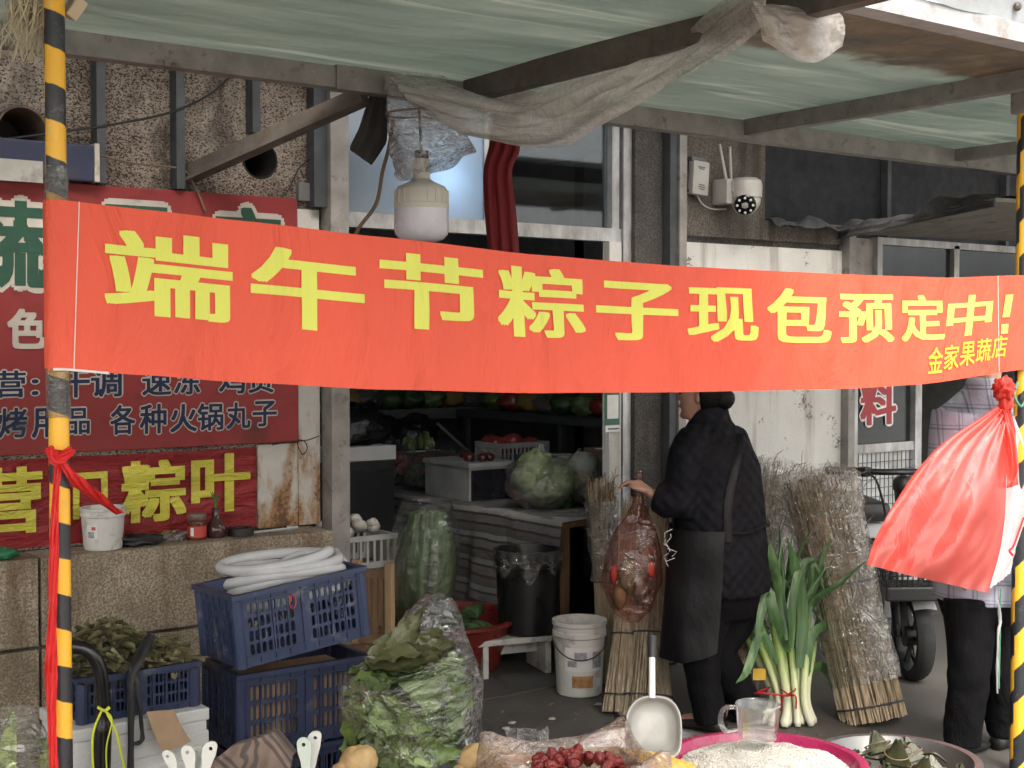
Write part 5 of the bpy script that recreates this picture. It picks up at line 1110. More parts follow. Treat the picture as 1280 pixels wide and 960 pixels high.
# ---- red carrier bag blown sideways, tied to the right post
MRP = None
def m_redplastic(name, col, tcol, alpha=.18, transl=.5):
    n = N(name); n.n.remove(n.b)
    h0 = n.noise(7, 5, .6, vec=n.mapping((1, 1, .5), (0, R(40), 0)), dist=2.0); h = n.math('SUBTRACT', n.noise(5, 4, .5, vec=n.mapping((1, 1, .4), (0, R(35), 0)), dist=1.2), n.math('MULTIPLY', n.math('MINIMUM', n.math('ABSOLUTE', n.math('SUBTRACT', h0, .5)), .05), 3.))
    nm = n.bump(h, .13, .02); c = n.ramp(n.noise(5, 4), [(.3, sc3(col, .85)), (.7, sc3(col, 1.15))])
    df = n.n.new('ShaderNodeBsdfDiffuse'); tl = n.n.new('ShaderNodeBsdfTranslucent'); gl = n.n.new('ShaderNodeBsdfGlossy'); tr = n.n.new('ShaderNodeBsdfTransparent')
    n.L(c, df.inputs[0]); tl.inputs[0].default_value = (*tcol, 1); gl.inputs['Roughness'].default_value = .33; gl.inputs[0].default_value = (1, .92, .92, 1); tr.inputs[0].default_value = (*tcol, 1)
    for b in (df, gl): n.L(nm, b.inputs['Normal'])
    def mx(f, a, b):
        k = n.n.new('ShaderNodeMixShader'); n.L(a, k.inputs[1]); n.L(b, k.inputs[2])
        if isinstance(f, float): k.inputs[0].default_value = f
        else: n.L(f, k.inputs[0])
        return k.outputs[0]
    fr_ = n.n.new('ShaderNodeFresnel'); fr_.inputs[0].default_value = 1.45; n.L(nm, fr_.inputs['Normal'])
    s_ = mx(alpha, mx(transl, df.outputs[0], tl.outputs[0]), tr.outputs[0]); s_ = mx(n.math('MINIMUM', n.math('MULTIPLY', fr_.outputs[0], .55), .24), s_, gl.outputs[0]); n.L(s_, n.out.inputs[0]); return n.m
MRP = m_redplastic('red_bag_plastic', (.80, .095, .07), (.93, .17, .13)); MWP = m_redplastic('white_bag_plastic', (.82, .80, .84), (.9, .85, .88), .06)
BYY = 2.97
def sail(edges_l, edges_r, Y0, bulge, seed, folds=5):
    l_ = curve_pts([P(x, y, Y=Y0) for x, y in edges_l], 30); r_ = curve_pts([P(x, y, Y=Y0) for x, y in edges_r], 30)
    def fn(u, v, side):
        i = min(28, int(v*29)); t_ = v*29-i; q = l_[i].lerp(l_[i+1], t_).lerp(r_[i].lerp(r_[i+1], t_), u)
        b = bulge*math.sin(math.pi*u)**.7*math.sin(math.pi*min(1, v*.9+.05))**.8
        fold = (.007*math.sin(u*folds*5+seed)+.004*math.sin(u*17+seed*2))*(1-v*.7)*min(1, v*4)+.03*math.exp(-((u-.62+.25*(v-.5))/.10)**2)*math.sin(math.pi*v)
        rip = .006*math.sin(u*40)*max(0, v-.85)/.15+.006*abs(nz(u*9+v*3, v*5, seed))+.010*math.sin(u*26+3*nz(v*3, seed))*math.exp(-v*4)
        return q-FW*(side*b+fold+rip+.012*nz(u*4, v*4, seed))
    return fn
bg_ = thing('red_carrier_bag', 'translucent red plastic bag blown sideways from the right striped post', 'plastic bag', P(1200, 600, Y=2.94))
fn = sail([(1246, 508), (1170, 560), (1120, 625), (1096, 668), (1083, 706)], [(1258, 520), (1257, 590), (1256, 640), (1249, 690), (1234, 741)], 2.93, .085, 1.0)
m = MB(); m.grid(lambda u, v: fn(u, v, 1), 60, 44); m.grid(lambda u, v: fn(u, v, -.6)+FW*.004, 40, 30); m.obj('bag', MRP, bg_, 'all')
fn2 = sail([(1248, 512), (1252, 540), (1258, 590), (1258, 610)], [(1262, 512), (1268, 540), (1272, 580), (1272, 606)], 2.915, .02, 4.0, 2)
m = MB(); m.grid(lambda u, v: fn2(u, v, 1), 24, 24); m.obj('handle_loop', MRP, bg_, 'all')
m = MB(); q = P(1254, 486, Y=2.93); m.blob(q, (.052, .035, .04), 28, 18, .7, 3.2, 3, eul(0, .5, .6)); m.blob(q+RT*.01-ZV*.055, (.026, .024, .04), 20, 14, .6, 3, 7); m.obj('knot', MRP, bg_, 'all')
wb_ = thing('white_carrier_bag', 'white plastic bag hanging behind the red bag at the right post', 'plastic bag', P(1265, 620, Y=2.96))
fn3 = sail([(1252, 520), (1250, 600), (1246, 680), (1232, 738)], [(1276, 520), (1296, 570), (1284, 640), (1262, 716)], 2.99, .05, 2.0, 4)
m = MB(); m.grid(lambda u, v: fn3(u, v, 1), 36, 36); m.grid(lambda u, v: fn3(u, v, -.8)+FW*.004, 30, 30); m.obj('bag', MWP, wb_, 'all')
cable('red_loop_string', [P(1282, 640, Y=2.93), P(1268, 680, Y=2.93), P(1262, 688, Y=2.92), P(1266, 694, Y=2.92)], .004, MRB, 'short red string curling beside the white bag on the post', 16)
ts = thing('tape_strip', 'thin green and white tape hanging below the bags', 'tape', P(1250, 800, Y=2.96))
strip([P(1250, 735, Y=2.96), P(1249, 790, Y=2.96), P(1248, 860, Y=2.96)], [.004, .010, .007], mat('green_tape', (.12, .35, .2), .4), ts, 'green_tape', n=16, nc=3)
strip([P(1247, 750, Y=2.955), P(1250, 775, Y=2.955), P(1247, 800, Y=2.955), P(1246, 866, Y=2.955)], [.006, .012, .006, .005], MWP, ts, 'white_tape', n=20, nc=3)
cable('green_string', [P(1272, 478, Y=2.93), P(1268, 495, Y=2.93), P(1276, 508, Y=2.925), P(1282, 500, Y=2.93)], .005, mat('green_string', (.08, .25, .17), .7), 'green string knotted on the right post under the banner', 16)
# ================================================================ people
def fuse(mb, name, mt, parent, vox=.008, it=6, disp=None):
    me = bpy.data.meshes.new('tmp'); me.from_pydata([tuple(p) for p in mb.v], [], mb.f); o = bpy.data.objects.new('tmp', me); COL.objects.link(o)
    r_ = o.modifiers.new('r', 'REMESH'); r_.mode = 'VOXEL'; r_.voxel_size = vox
    s_ = o.modifiers.new('s', 'SMOOTH'); s_.iterations = it; s_.factor = .5
    bpy.context.view_layer.update(); ev = o.evaluated_get(bpy.context.evaluated_depsgraph_get()); e = ev.to_mesh()
    out = MB(); out.v = [v.co.copy() for v in e.vertices]; out.f = [tuple(p.vertices) for p in e.polygons]
    if disp:
        ns = [v.normal.copy() for v in e.vertices]; out.v = [p+n_*disp(p) for p, n_ in zip(out.v, ns)]
    ev.to_mesh_clear(); bpy.data.objects.remove(o, do_unlink=True); bpy.data.meshes.remove(me)
    return out.obj(name, mt, parent, 'all')
def rings(mb, rs, n=24):                      # rs: (centre, axis a, half a, axis b, half b)
    vs = []; k = len(rs)
    for c, A, a, B, b in rs:
        for j in range(n):
            th = 2*math.pi*j/n; vs.append(c+A*(a*math.cos(th))+B*(b*math.sin(th)))
    fs = [(i*n+j, i*n+(j+1) % n, (i+1)*n+(j+1) % n, (i+1)*n+j) for i in range(k-1) for j in range(n)]
    fs += [tuple(range(n-1, -1, -1)), tuple((k-1)*n+j for j in range(n))]; mb.add(vs, fs)
MSK = mat('skin', (.42, .24, .17), .5, var=.12, vs=20, bump=.1, bs=150); MHR = mat('black_hair', (.006, .0055, .0055), .5, var=.4, bump=.7, bs=90, stretch=(1, 1, .15), spec=.2); MSHO = mat('black_shoe', (.012, .012, .012), .45)
def m_quilt():
    n = N('quilted_black_jacket'); q = n.math('ADD', n.wave(7.5, n.mapping((1, 1, 1), (0, R(45), R(20))), .8, 1), n.wave(7.5, n.mapping((1, 1, 1), (0, R(-45), R(20))), .8, 1))
    c = n.ramp(n.noise(8, 4), [(.3, (.006, .006, .008)), (.7, (.012, .012, .016))])
    return n.set(c, .75, 0, n.bump(n.noise(10, 5, .6, dist=.6), .5, .03, n.bump(q, .35, .012)))
def dull(m_, v_=.12):
    m_.node_tree.nodes['Principled BSDF'].inputs['Specular IOR Level'].default_value = v_; return m_
MQ = dull(m_quilt()); MTR = dull(m_cloth('black_trousers', (.006, .006, .007), .85, wrk=.7, transl=0.)); MAP = dull(m_cloth('black_apron', (.007, .007, .008), .5, wrk=.25, transl=0.), .25)
def hand(mb, wrist, palm, fdir, up_, r_=.0085, curl=.6, thumb=1):      # palm block with five bent fingers
    fdir = fdir.normalized(); up_ = (up_-fdir*up_.dot(fdir)).normalized(); sd = fdir.cross(up_)
    rings(mb, [(wrist, sd, .026, up_, .020), (wrist+fdir*.03, sd, .034, up_, .019), (wrist+fdir*.075, sd, .040, up_, .016), (wrist+fdir*.088, sd, .036, up_, .013)], 14)
    for i, (o_, L_) in enumerate(((-.029, .066), (-.010, .078), (.010, .073), (.028, .056))):
        b = wrist+fdir*.078+sd*o_; p = [b]; d = fdir.copy()
        for k, f_ in enumerate((.45, .32, .23)):
            d = (d*math.cos(curl*(.5+.4*k))-up_*math.sin(curl*(.5+.4*k))).normalized(); p.append(p[-1]+d*L_*f_*1.15)
        mb.tube(p, [r_*1.08, r_, r_*.92, r_*.7], 8)
    b = wrist+fdir*.025-sd*.028*thumb; mb.tube([b, b+fdir*.025-sd*.018*thumb-up_*.008, b+fdir*.05-sd*.018*thumb-up_*.02, b+fdir*.066-sd*.010*thumb-up_*.026], [.012, .011, .0095, .007], 8)
def head_mesh(mb, c, face, k=1.0):                                     # c centre, face = facing direction
    lf = ZV.cross(face).normalized()
    rs = []
    for z, w_, df_, db in ((-.115, .028, .055, -.02), (-.10, .042, .075, .0), (-.08, .053, .083, .03), (-.05, .062, .088, .062), (-.02, .068, .090, .080), (.01, .072, .090, .092), (.04, .073, .091, .096), (.07, .068, .084, .09), (.095, .052, .062, .072), (.112, .026, .030, .04)):
        rs.append((c+ZV*z*k+face*((df_-db)/2*k), lf, w_*k, face, (df_+db)/2*k))
    rings(mb, rs, 26)
    mb.blob(c+face*.092*k-ZV*.018*k, (.013*k, .013*k, .016*k), 12, 8, 0); mb.tube([c+face*.086*k+ZV*.02*k, c+face*.10*k-ZV*.015*k], [.008*k, .012*k], 8)          # nose
    mb.blob(c+face*.082*k-ZV*.055*k, (.02*k, .02*k, .009*k), 12, 8, 0); mb.blob(c+face*.074*k-ZV*.095*k, (.02, .02, .017), 12, 8, 0)
    for s_ in (-1, 1):
        mb.blob(c+lf*s_*.074*k-face*.005-ZV*.012*k, (.012*k, .012*k, .030*k), 12, 10, 0); mb.blob(c+lf*s_*.03*k+face*.078*k+ZV*.022*k, (.022*k, .016*k, .009*k), 10, 8, 0)
def eyes(par, c, face, k=1.0):
    lf = ZV.cross(face).normalized()
    for s_ in (-1, 1):
        m = MB(); m.blob(c+lf*s_*.031*k+face*.083*k+ZV*.004*k, (.012*k, .012*k, .006*k), 12, 8, 0); m.obj('eye', mat('eye_dark', (.02, .015, .012), .2, bump=0) if 'eye_dark' not in bpy.data.materials else bpy.data.materials['eye_dark'], par, 'all')
        m = MB(); m.tube([c+lf*s_*.018*k+face*.092*k+ZV*.032*k, c+lf*s_*.048*k+face*.078*k+ZV*.034*k], .004*k, 6); m.obj('eyebrow', MHR, par)
    m = MB(); m.tube([c+lf*-.022*k+face*.088*k-ZV*.056*k, c+face*.098*k-ZV*.055*k, c+lf*.022*k+face*.088*k-ZV*.056*k], [.003, .006, .003], 8); m.obj('mouth', mat('lip', (.30, .11, .09), .5, bump=0) if 'lip' not in bpy.data.materials else bpy.data.materials['lip'], par, 'all')
# ---- the woman
T0 = 5.73
def Wp(px_, py_, d=0.): return P(px_, py_, t=T0+d)
fc = (RT*-.82+FW*.57).normalized(); lf = ZV.cross(fc).normalized()      # facing, her left
wo = thing('person', 'woman in black quilted jacket and apron standing with her back turned, holding a bag', 'person', Wp(890, 912)*1.0)
wo.location.z = 0; wo['_o'] = (wo.location.x, wo.location.y, 0)
hc = Wp(876, 492, 0); hf = (RT*-.93+FW*.36-ZV*.12).normalized(); hf2 = V((hf.x, hf.y, 0)).normalized()
body = MB(); head_mesh(body, hc, hf2, .98)
rings(body, [(Wp(886, 540), lf, .06, fc, .06), (Wp(884, 520), lf, .052, fc, .055), (hc-ZV*.07-hf2*.015, lf, .05, fc, .055)], 18)
rings(body, [(Wp(903, 745), lf, .15, fc, .11), (Wp(900, 655), lf, .13, fc, .10), (Wp(895, 580), lf, .15, fc, .10), (Wp(891, 545), lf, .14, fc, .08), (Wp(888, 530), lf, .07, fc, .06)])
shL, elL, wrL = Wp(864, 552, -.13), Wp(852, 632, -.16), Wp(815, 618, -.12)
shR, elR, wrR = Wp(921, 552, .14), Wp(905, 630, .22), Wp(868, 625, .24)
for a, b, c in ((shL, elL, wrL), (shR, elR, wrR)): body.tube([a, a.lerp(b, .5), b, b.lerp(c, .5), c], [.05, .045, .038, .034, .024], 12)
hipL, knL, anL = Wp(888, 750, -.06), Wp(876, 826, -.08), Wp(888, 902, -.05)
hipR, knR, anR = Wp(922, 750, .06), Wp(898, 816, .03), Wp(936, 888, .08)
for a, b, c in ((hipL, knL, anL), (hipR, knR, anR)): body.tube([a, a.lerp(b, .5), b, b.lerp(c, .4), c], [.075, .068, .05, .048, .033], 12)
for c in (anL, anR): body.tube([V((c.x, c.y, .045))-fc*.04, V((c.x, c.y, .045))+fc*.05, V((c.x, c.y, .035))+fc*.13], [.03, .034, .024], 10); body.tube([c, V((c.x, c.y, .05))], .03, 10)
hand(body, wrL, None, (Wp(795, 602, -.10)-wrL), ZV+RT*.3, curl=1.15)
hand(body, wrR, None, (RT*-.8+FW*.2+ZV*.3), -FW, curl=.5)
bo = fuse(body, 'body', MSK, wo, .0055, 3)
eyes(wo, hc, hf2, .98)
m = MB()
m.blob(hc+ZV*.022-hf2*.022, (.090, .090, .108), 30, 20, .06, 5, 2); m.blob(hc-hf2*.095-ZV*.02, (.05, .05, .05), 20, 14, .1, 5, 5)
for v_ in m.v:                                                       # cut the hair away from the face
    k_ = (v_-hc).dot(hf2); z_ = (v_-hc).z
    if z_ < .055 and k_ > -.015: v_ -= hf2*(k_+.015)*.95
    if z_ < -.045: v_.z = max(v_.z, hc.z-.07)
m.obj('hair', MHR, wo, 'all')
jk = MB()
rings(jk, [(Wp(904, 739), lf, .225, fc, .19), (Wp(903, 700), lf, .235, fc, .195), (Wp(901, 660), lf, .222, fc, .178), (Wp(899, 620), lf, .228, fc, .180), (Wp(897, 580), lf, .222, fc, .165), (Wp(893, 553), lf, .205, fc, .135), (Wp(890, 537), lf, .15, fc, .105), (Wp(888, 525), lf, .088, fc, .085), (Wp(888, 508), lf, .072, fc, .072)], 36)
for a, b, c, e_ in ((shL, elL, wrL, 1), (shR, elR, wrR, 1)): jk.tube([a.lerp(Wp(891, 545), .55)+ZV*.01, a.lerp(Wp(891, 545), .2)+ZV*.005, a.lerp(b, .2), a.lerp(b, .4), a.lerp(b, .7), b, b.lerp(c, .45), b.lerp(c, .88)], [.055, .074, .086, .086, .082, .080, .072, .062], 16)
fuse(jk, 'jacket', MQ, wo, .009, 6, lambda p: .006*nz(p.x*14, p.y*14, p.z*10)+.004*nz(p.x*30, p.y*30, p.z*18))
tr_ = MB()
rings(tr_, [(Wp(903, 715), lf, .18, fc, .15), (Wp(903, 748), lf, .185, fc, .155), (Wp(901, 770), lf, .16, fc, .13)], 28)
tr_.tube([hipL, hipL.lerp(knL, .5), knL, knL.lerp(anL, .5), anL.lerp(V((anL.x, anL.y, .05)), .4)], [.10, .092, .078, .072, .068], 16)
tr_.tube([hipR, hipR.lerp(knR, .5), knR, knR.lerp(anR, .5), anR.lerp(V((anR.x, anR.y, .05)), .4)], [.11, .10, .082, .076, .075], 16)
fuse(tr_, 'trousers', MTR, wo, .009, 5, lambda p: .006*nz(p.x*10, p.y*10, p.z*16))
for c in (anL, anR):
    m = MB(); q = V((c.x, c.y, 0)); rings(m, [(q-fc*.065+ZV*.03, lf, .028, ZV, .024), (q-fc*.03+ZV*.042, lf, .036, ZV, .036), (q+fc*.04+ZV*.038, lf, .042, ZV, .032), (q+fc*.11+ZV*.028, lf, .042, ZV, .022), (q+fc*.155+ZV*.022, lf, .026, ZV, .014)], 16); m.obj('shoe', MSHO, wo, 'all')
# apron: a shell round the front and left side, straps over the back
def apr(u, v):
    th = lerp(-1.9, 2.20, u); py_ = lerp(655, 816, v); cx = lerp(901, 888, v); k = lerp(1.05, 1.04, v)
    edge = min(1, (1-u)*5); drop = (1-edge)**2*-.055*max(0, v-.6)*2.5
    return Wp(cx, py_)+fc*(.195*k*math.cos(th))+lf*(.24*k*math.sin(th))+ZV*(-drop)+fc*.012*math.sin(u*30)*v+lf*.010*nz(u*6, v*4)
m = MB(); m.grid(apr, 60, 30); m.add([Wp(898, 730).lerp(p, .975) for p in m.v], [tuple(reversed(f)) for f in m.f]); ap_ = m.obj('apron', MAP, wo, 'all')
def bib(u, v):
    th = lerp(-.8, .9, u)*(1-.25*v); py_ = lerp(657, 560, v); k = lerp(1.07, 1.10, v); return Wp(lerp(902, 894, v), py_)+fc*(lerp(.185, .15, v)*k*math.cos(th))+lf*(.23*k*math.sin(th))
m = MB(); m.grid(bib, 20, 12); m.add([p-fc*.004 for p in m.v], [tuple(reversed(f)) for f in m.f]); m.obj('bib', MAP, ap_, 'all')
def on_back(th, py_, cx, a, b, k=1.05): return Wp(cx, py_)+fc*(b*k*math.cos(th))+lf*(a*k*math.sin(th))
def sstrip(pts, w_, nm):
    pts = curve_pts(pts, 24); m = MB()
    for i, p in enumerate(pts): pass
    m.grid(lambda u, v: pts[int(round(v*23))]+RT*((u-.5)*w_)-FW*.004*math.sin(math.pi*u)+ZV*0, 4, 24); m.obj(nm, MAP, ap_, 'all')
sstrip([on_back(2.25, 668, 902, .225, .18, 1.06), on_back(2.3, 620, 900, .228, .180, 1.05), on_back(2.55, 580, 897, .222, .165, 1.05), on_back(2.9, 553, 893, .205, .135, 1.06), on_back(3.2, 540, 891, .17, .115, 1.05)], .034, 'strap')
m = MB(); m.tube([on_back(lerp(2.25, 4.3, i/16), 656+3*math.sin(i*.6), 902, .223, .18, 1.045) for i in range(17)], .006, 6); m.obj('waist_tie', MAP, ap_)
MEMB = mat('pale_embroidery', (.42, .41, .38), .7, bump=0); m = MB()
for i in range(7):
    a = Wp(831+2.2*i % 9, 672+i*6, -.21); m.tube([a, a+RT*.02*math.sin(i*2)+ZV*.02, a+RT*.03*math.cos(i)+ZV*.035], .002, 4)
m.obj('embroidery', MEMB, ap_, kind='stuff')
# ---- bag in her hand
MHB = film('dark_red_bag_film', tint=(.90, .66, .62), opac=.07, rough=.07, body=(.45, .14, .12), bs=5, bump=.7, gloss=.75)
hbg = thing('held_bag', 'thin red plastic bag of goods hanging from the woman\'s hand', 'plastic bag', Wp(792, 775, -.08))
HL = [(795, 588), (790, 630), (772, 660), (756, 695), (752, 730), (765, 762), (785, 778)]; HR = [(803, 588), (806, 630), (820, 660), (828, 700), (826, 735), (815, 765), (798, 778)]
def hb_(u, v):
    k = v*6; i = min(5, int(k)); t_ = k-i; l = lerp(HL[i][0], HL[i+1][0], t_); r = lerp(HR[i][0], HR[i+1][0], t_); y = lerp(HL[i][1], HL[i+1][1], t_); a = 6.283*u; w_ = (r-l)/2
    q = Wp((l+r)/2-w_*math.cos(a), y, -.09); q += FW*(-math.sin(a)*w_/295*.75); q += (RT*nz(u*8, v*7)+FW*nz(u*8+5, v*7))*.02*min(1, w_/20); return q
m = MB(); m.grid(hb_, 56, 50, True); m.obj('bag', MHB, hbg, 'all')
for i, (x, y, rx, rz_, col) in enumerate(((786, 720, .075, .10, (.10, .11, .05)), (800, 735, .06, .09, (.07, .07, .045)), (775, 745, .05, .07, (.16, .15, .08)), (814, 712, .03, .045, (.42, .07, .04)), (768, 718, .03, .05, (.40, .06, .04)))):
    m = MB(); m.blob(Wp(x, y, -.09), (rx*.62, rx*.45, rz_*.75), 16, 12, .35, 3, i); m.obj('goods', mat('bag_goods_%d' % i, col, .5), hbg, 'all')
# ---- the man
T1 = 5.365
def Mp(px_, py_, d=0.): return P(px_, py_, t=T1+d)
fm = (RT*.75+FW*.66).normalized(); lm_ = ZV.cross(fm).normalized()
mn = thing('person', 'man in pale checked shirt and black trousers behind the red bag', 'person', V((Mp(1215, 945).x, Mp(1215, 945).y, 0)))
hc = Mp(1238, 425); body = MB(); head_mesh(body, hc, fm, 1.03)
rings(body, [(Mp(1228, 490), lm_, .07, fm, .06), (Mp(1232, 470), lm_, .058, fm, .06), (hc-ZV*.07, lm_, .055, fm, .06)], 18)
rings(body, [(Mp(1226, 745), lm_, .15, fm, .11), (Mp(1226, 660), lm_, .14, fm, .10), (Mp(1227, 560), lm_, .16, fm, .105), (Mp(1228, 510), lm_, .17, fm, .08), (Mp(1228, 492), lm_, .08, fm, .06)])
sR, eR, wR = Mp(1192, 515, -.10), Mp(1180, 612, -.12), Mp(1200, 690, -.10); sL, eL, wL = Mp(1264, 515, .12), Mp(1272, 610, .14), Mp(1278, 685, .08)
for a, b, c in ((sR, eR, wR), (sL, eL, wL)): body.tube([a, a.lerp(b, .5), b, b.lerp(c, .5), c], [.055, .048, .040, .036, .026], 12)
hR, kR, nR = Mp(1212, 748, -.06), Mp(1212, 838, -.08), Mp(1202, 925, -.02); hL, kL, nL = Mp(1244, 748, .07), Mp(1254, 835, .06), Mp(1256, 915, .10)
for a, b, c in ((hR, kR, nR), (hL, kL, nL)): body.tube([a, a.lerp(b, .5), b, b.lerp(c, .4), c], [.08, .07, .052, .05, .035], 12)
for c in (nR, nL): body.tube([c, V((c.x, c.y, .05)), V((c.x, c.y, .035))+fm*.13], [.033, .034, .024], 10)
hand(body, wR, None, V((0, 0, -1))+fm*.2, lm_, curl=.4); hand(body, wL, None, V((0, 0, -1))+fm*.2, -lm_, curl=.4, thumb=-1)
fuse(body, 'body', MSK, mn, .006, 3); eyes(mn, hc, fm, 1.03)
m = MB(); m.blob(hc+ZV*.03-fm*.014, (.094, .094, .105), 28, 18, .05, 5, 3)
for v_ in m.v:
    k_ = (v_-hc).dot(fm); z_ = (v_-hc).z
    if z_ < .06 and k_ > -.01: v_ -= fm*(k_+.01)*.95
    if z_ < -.04: v_.z = max(v_.z, hc.z-.05)
m.obj('hair', MHR, mn, 'all')
def m_check():
    n = N('pale_checked_shirt'); xyz = n.sep()
    c = n.ramp(n.noise(6, 4), [(.3, (.40, .41, .50)), (.7, (.50, .51, .60))])
    d1 = n.math('ADD', n.math('MULTIPLY', xyz[0], .8), n.math('MULTIPLY', xyz[1], -.6))
    for src, p_ in ((xyz[2], .075), (d1, .07)):
        f = n.math('FRACT', n.math('DIVIDE', src, p_)); c = n.mix(n.ramp(f, [(.0, .0), (.38, 0.), (.40, .65), (.47, .65), (.49, 0.), (.58, 0.), (.60, .5), (.64, .5), (.66, 0.)]), c, (.13, .15, .23))
    return n.set(c, .85, 0, n.bump(n.noise(9, 5, .6, dist=.6), .5, .03))
sh_ = MB()
rings(sh_, [(Mp(1226, 750), lm_, .195, fm, .15), (Mp(1226, 680), lm_, .20, fm, .155), (Mp(1227, 600), lm_, .205, fm, .15), (Mp(1228, 545), lm_, .215, fm, .14), (Mp(1228, 515), lm_, .20, fm, .115), (Mp(1230, 497), lm_, .13, fm, .09), (Mp(1231, 484), lm_, .078, fm, .08), (Mp(1232, 472), lm_, .07, fm, .072)], 32)
for a, b, c in ((sR, eR, wR), (sL, eL, wL)): sh_.tube([a, a.lerp(b, .4), a.lerp(b, .8), b.lerp(c, .1)], [.082, .08, .076, .074], 16)
fuse(sh_, 'shirt', m_check(), mn, .009, 5, lambda p: .005*nz(p.x*12, p.y*12, p.z*10))
tr_ = MB()
rings(tr_, [(Mp(1226, 730), lm_, .18, fm, .14), (Mp(1226, 755), lm_, .18, fm, .14), (Mp(1226, 775), lm_, .15, fm, .12)], 28)
for a, b, c in ((hR, kR, nR), (hL, kL, nL)): tr_.tube([a, a.lerp(b, .5), b, b.lerp(c, .5), V((c.x, c.y, .06))], [.105, .095, .082, .078, .074], 16)
fuse(tr_, 'trousers', MTR, mn, .009, 5, lambda p: .006*nz(p.x*10, p.y*10, p.z*16))
for c in (nR, nL):
    m = MB(); q = V((c.x, c.y, 0)); rings(m, [(q-fm*.07+ZV*.032, lm_, .03, ZV, .028), (q-fm*.03+ZV*.045, lm_, .04, ZV, .04), (q+fm*.05+ZV*.04, lm_, .046, ZV, .034), (q+fm*.13+ZV*.03, lm_, .046, ZV, .024), (q+fm*.18+ZV*.022, lm_, .03, ZV, .014)], 16); m.obj('shoe', MSHO, mn, 'all')
# ================================================================ stall table and foreground goods
tb2 = thing('stall_table', 'low plank stall table under the basins at the front', 'table', (2.3, 2.5, 0))
TT = .40
TM = Matrix((RT, FW, ZV)).transposed()
def Tq(r_, d_, z_): return RT*r_+FW*d_+ZV*z_
for i in range(6):
    d_ = 2.74+i*.18; m = MB(); m.bbox(Tq(.16, d_, TT-.02), (2.16, .174, .036), .004, TM); m.obj('plank', MWD2, tb2)
for x in (-.86, 1.18):
    for y in (2.72, 3.58): m = MB(); m.box(Tq(x, y, (TT-.04)/2+.002), (.06, .06, TT-.044), TM); m.obj('leg', MWD, tb2)
m = MB(); m.box(Tq(.16, 3.15, TT-.064), (2.1, .04, .05), TM); m.obj('rail', MWD, tb2)
def heap(mb, c, r_, h_, nr=14, na=40, amp=.01):
    mb.grid(lambda u, v: V(c)+V((v*r_*math.cos(6.283*u), v*r_*math.sin(6.283*u), h_*(1-v**1.7)+amp*nz(v*4*math.cos(6.283*u), v*4*math.sin(6.283*u)))), na, nr, True)
def grains(par, c, r_, h_, n, s_, mt, seed, amp=.01, name='grains'):
    rnd = random.Random(seed); m = MB(); c = V(c)
    oc = [V((1, 0, 0)), V((-1, 0, 0)), V((0, .55, 0)), V((0, -.55, 0)), V((0, 0, .5)), V((0, 0, -.5))]; of = [(0, 2, 4), (2, 1, 4), (1, 3, 4), (3, 0, 4), (2, 0, 5), (1, 2, 5), (3, 1, 5), (0, 3, 5)]
    for i in range(n):
        a = rnd.uniform(0, 6.283); v = math.sqrt(rnd.random())*.97
        p = c+V((v*r_*math.cos(a), v*r_*math.sin(a), h_*(1-v**1.7)+amp*nz(v*4*math.cos(a), v*4*math.sin(a))+s_*.25)); e = eul(rnd.uniform(-.6, .6), rnd.uniform(-.6, .6), rnd.uniform(0, 6.28)); k = s_*rnd.uniform(.8, 1.2)
        m.add([e @ (q*k)+p for q in oc], of)
    m.obj(name, mt, par, 'all', kind='stuff')
def basin(name, label, px_, py_, t_, dia, hgt, mt, lip=.02, cat='basin', zfloor=TT):
    rc = P(px_, py_, t=t_); r_ = dia/2; c = V((rc.x, rc.y, rc.z-hgt)); t = thing(name, label, cat, c)
    m = MB(); m.lathe(c, [(r_*.62, 0), (r_*.68, .008), (r_*.93, hgt*.88), (r_*.94, hgt*.94), (r_+.002, hgt*.955), (r_+.002, hgt*.985), (r_-.004, hgt), (r_-lip, hgt*.99), (r_*.88, hgt*.86), (r_*.64, .014), (0, .012)], 64); m.obj('bowl', mt, t, True)
    # what the basin stands on
    if c.z > zfloor+.01:
        m = MB(); m.bbox((c.x, c.y, (c.z+zfloor)/2), (r_*1.1, r_*1.1, c.z-zfloor-.001), .006, rotz(.3)); s_ = m.obj('foam_block', MFOAM, None, origin=(c.x, c.y, zfloor)); tag(s_, 'white foam block under the '+cat+' of '+label.split(' of ')[-1] if ' of ' in label else 'white foam block under '+label, 'block')
    return t, c, rc
MMG = mat('magenta_plastic', (.30, .016, .075), .28, var=.08, bump=.04, dirt=.1, dcol=(.3, .1, .15)); MSS = mat('stainless_steel', (.40, .40, .39), .3, .9, var=.12, bump=.06, bs=10, dirt=.2, dcol=(.35, .34, .33))
MRI = mat('white_rice', (.50, .485, .44), .6, var=.12, vs=60, bump=.9, bs=260, bd=.006); MMI = mat('yellow_millet', (.60, .42, .10), .6, var=.15, vs=80, bump=.9, bs=320, bd=.004)
t, c, rc = basin('rice_basin', 'magenta plastic basin full of white rice', 956, 949, 3.4, .505, .15, MMG)
rt = thing('rice', 'heap of white rice filling the magenta basin', 'rice', rc-ZV*.03)
m = MB(); heap(m, rc-ZV*.028, .222, .052); m.obj('heap', MRI, rt, 'all'); grains(rt, rc-ZV*.028, .222, .052, 9000, .0043, mat('rice_grain', (.54, .52, .475), .5, bump=0), 2)
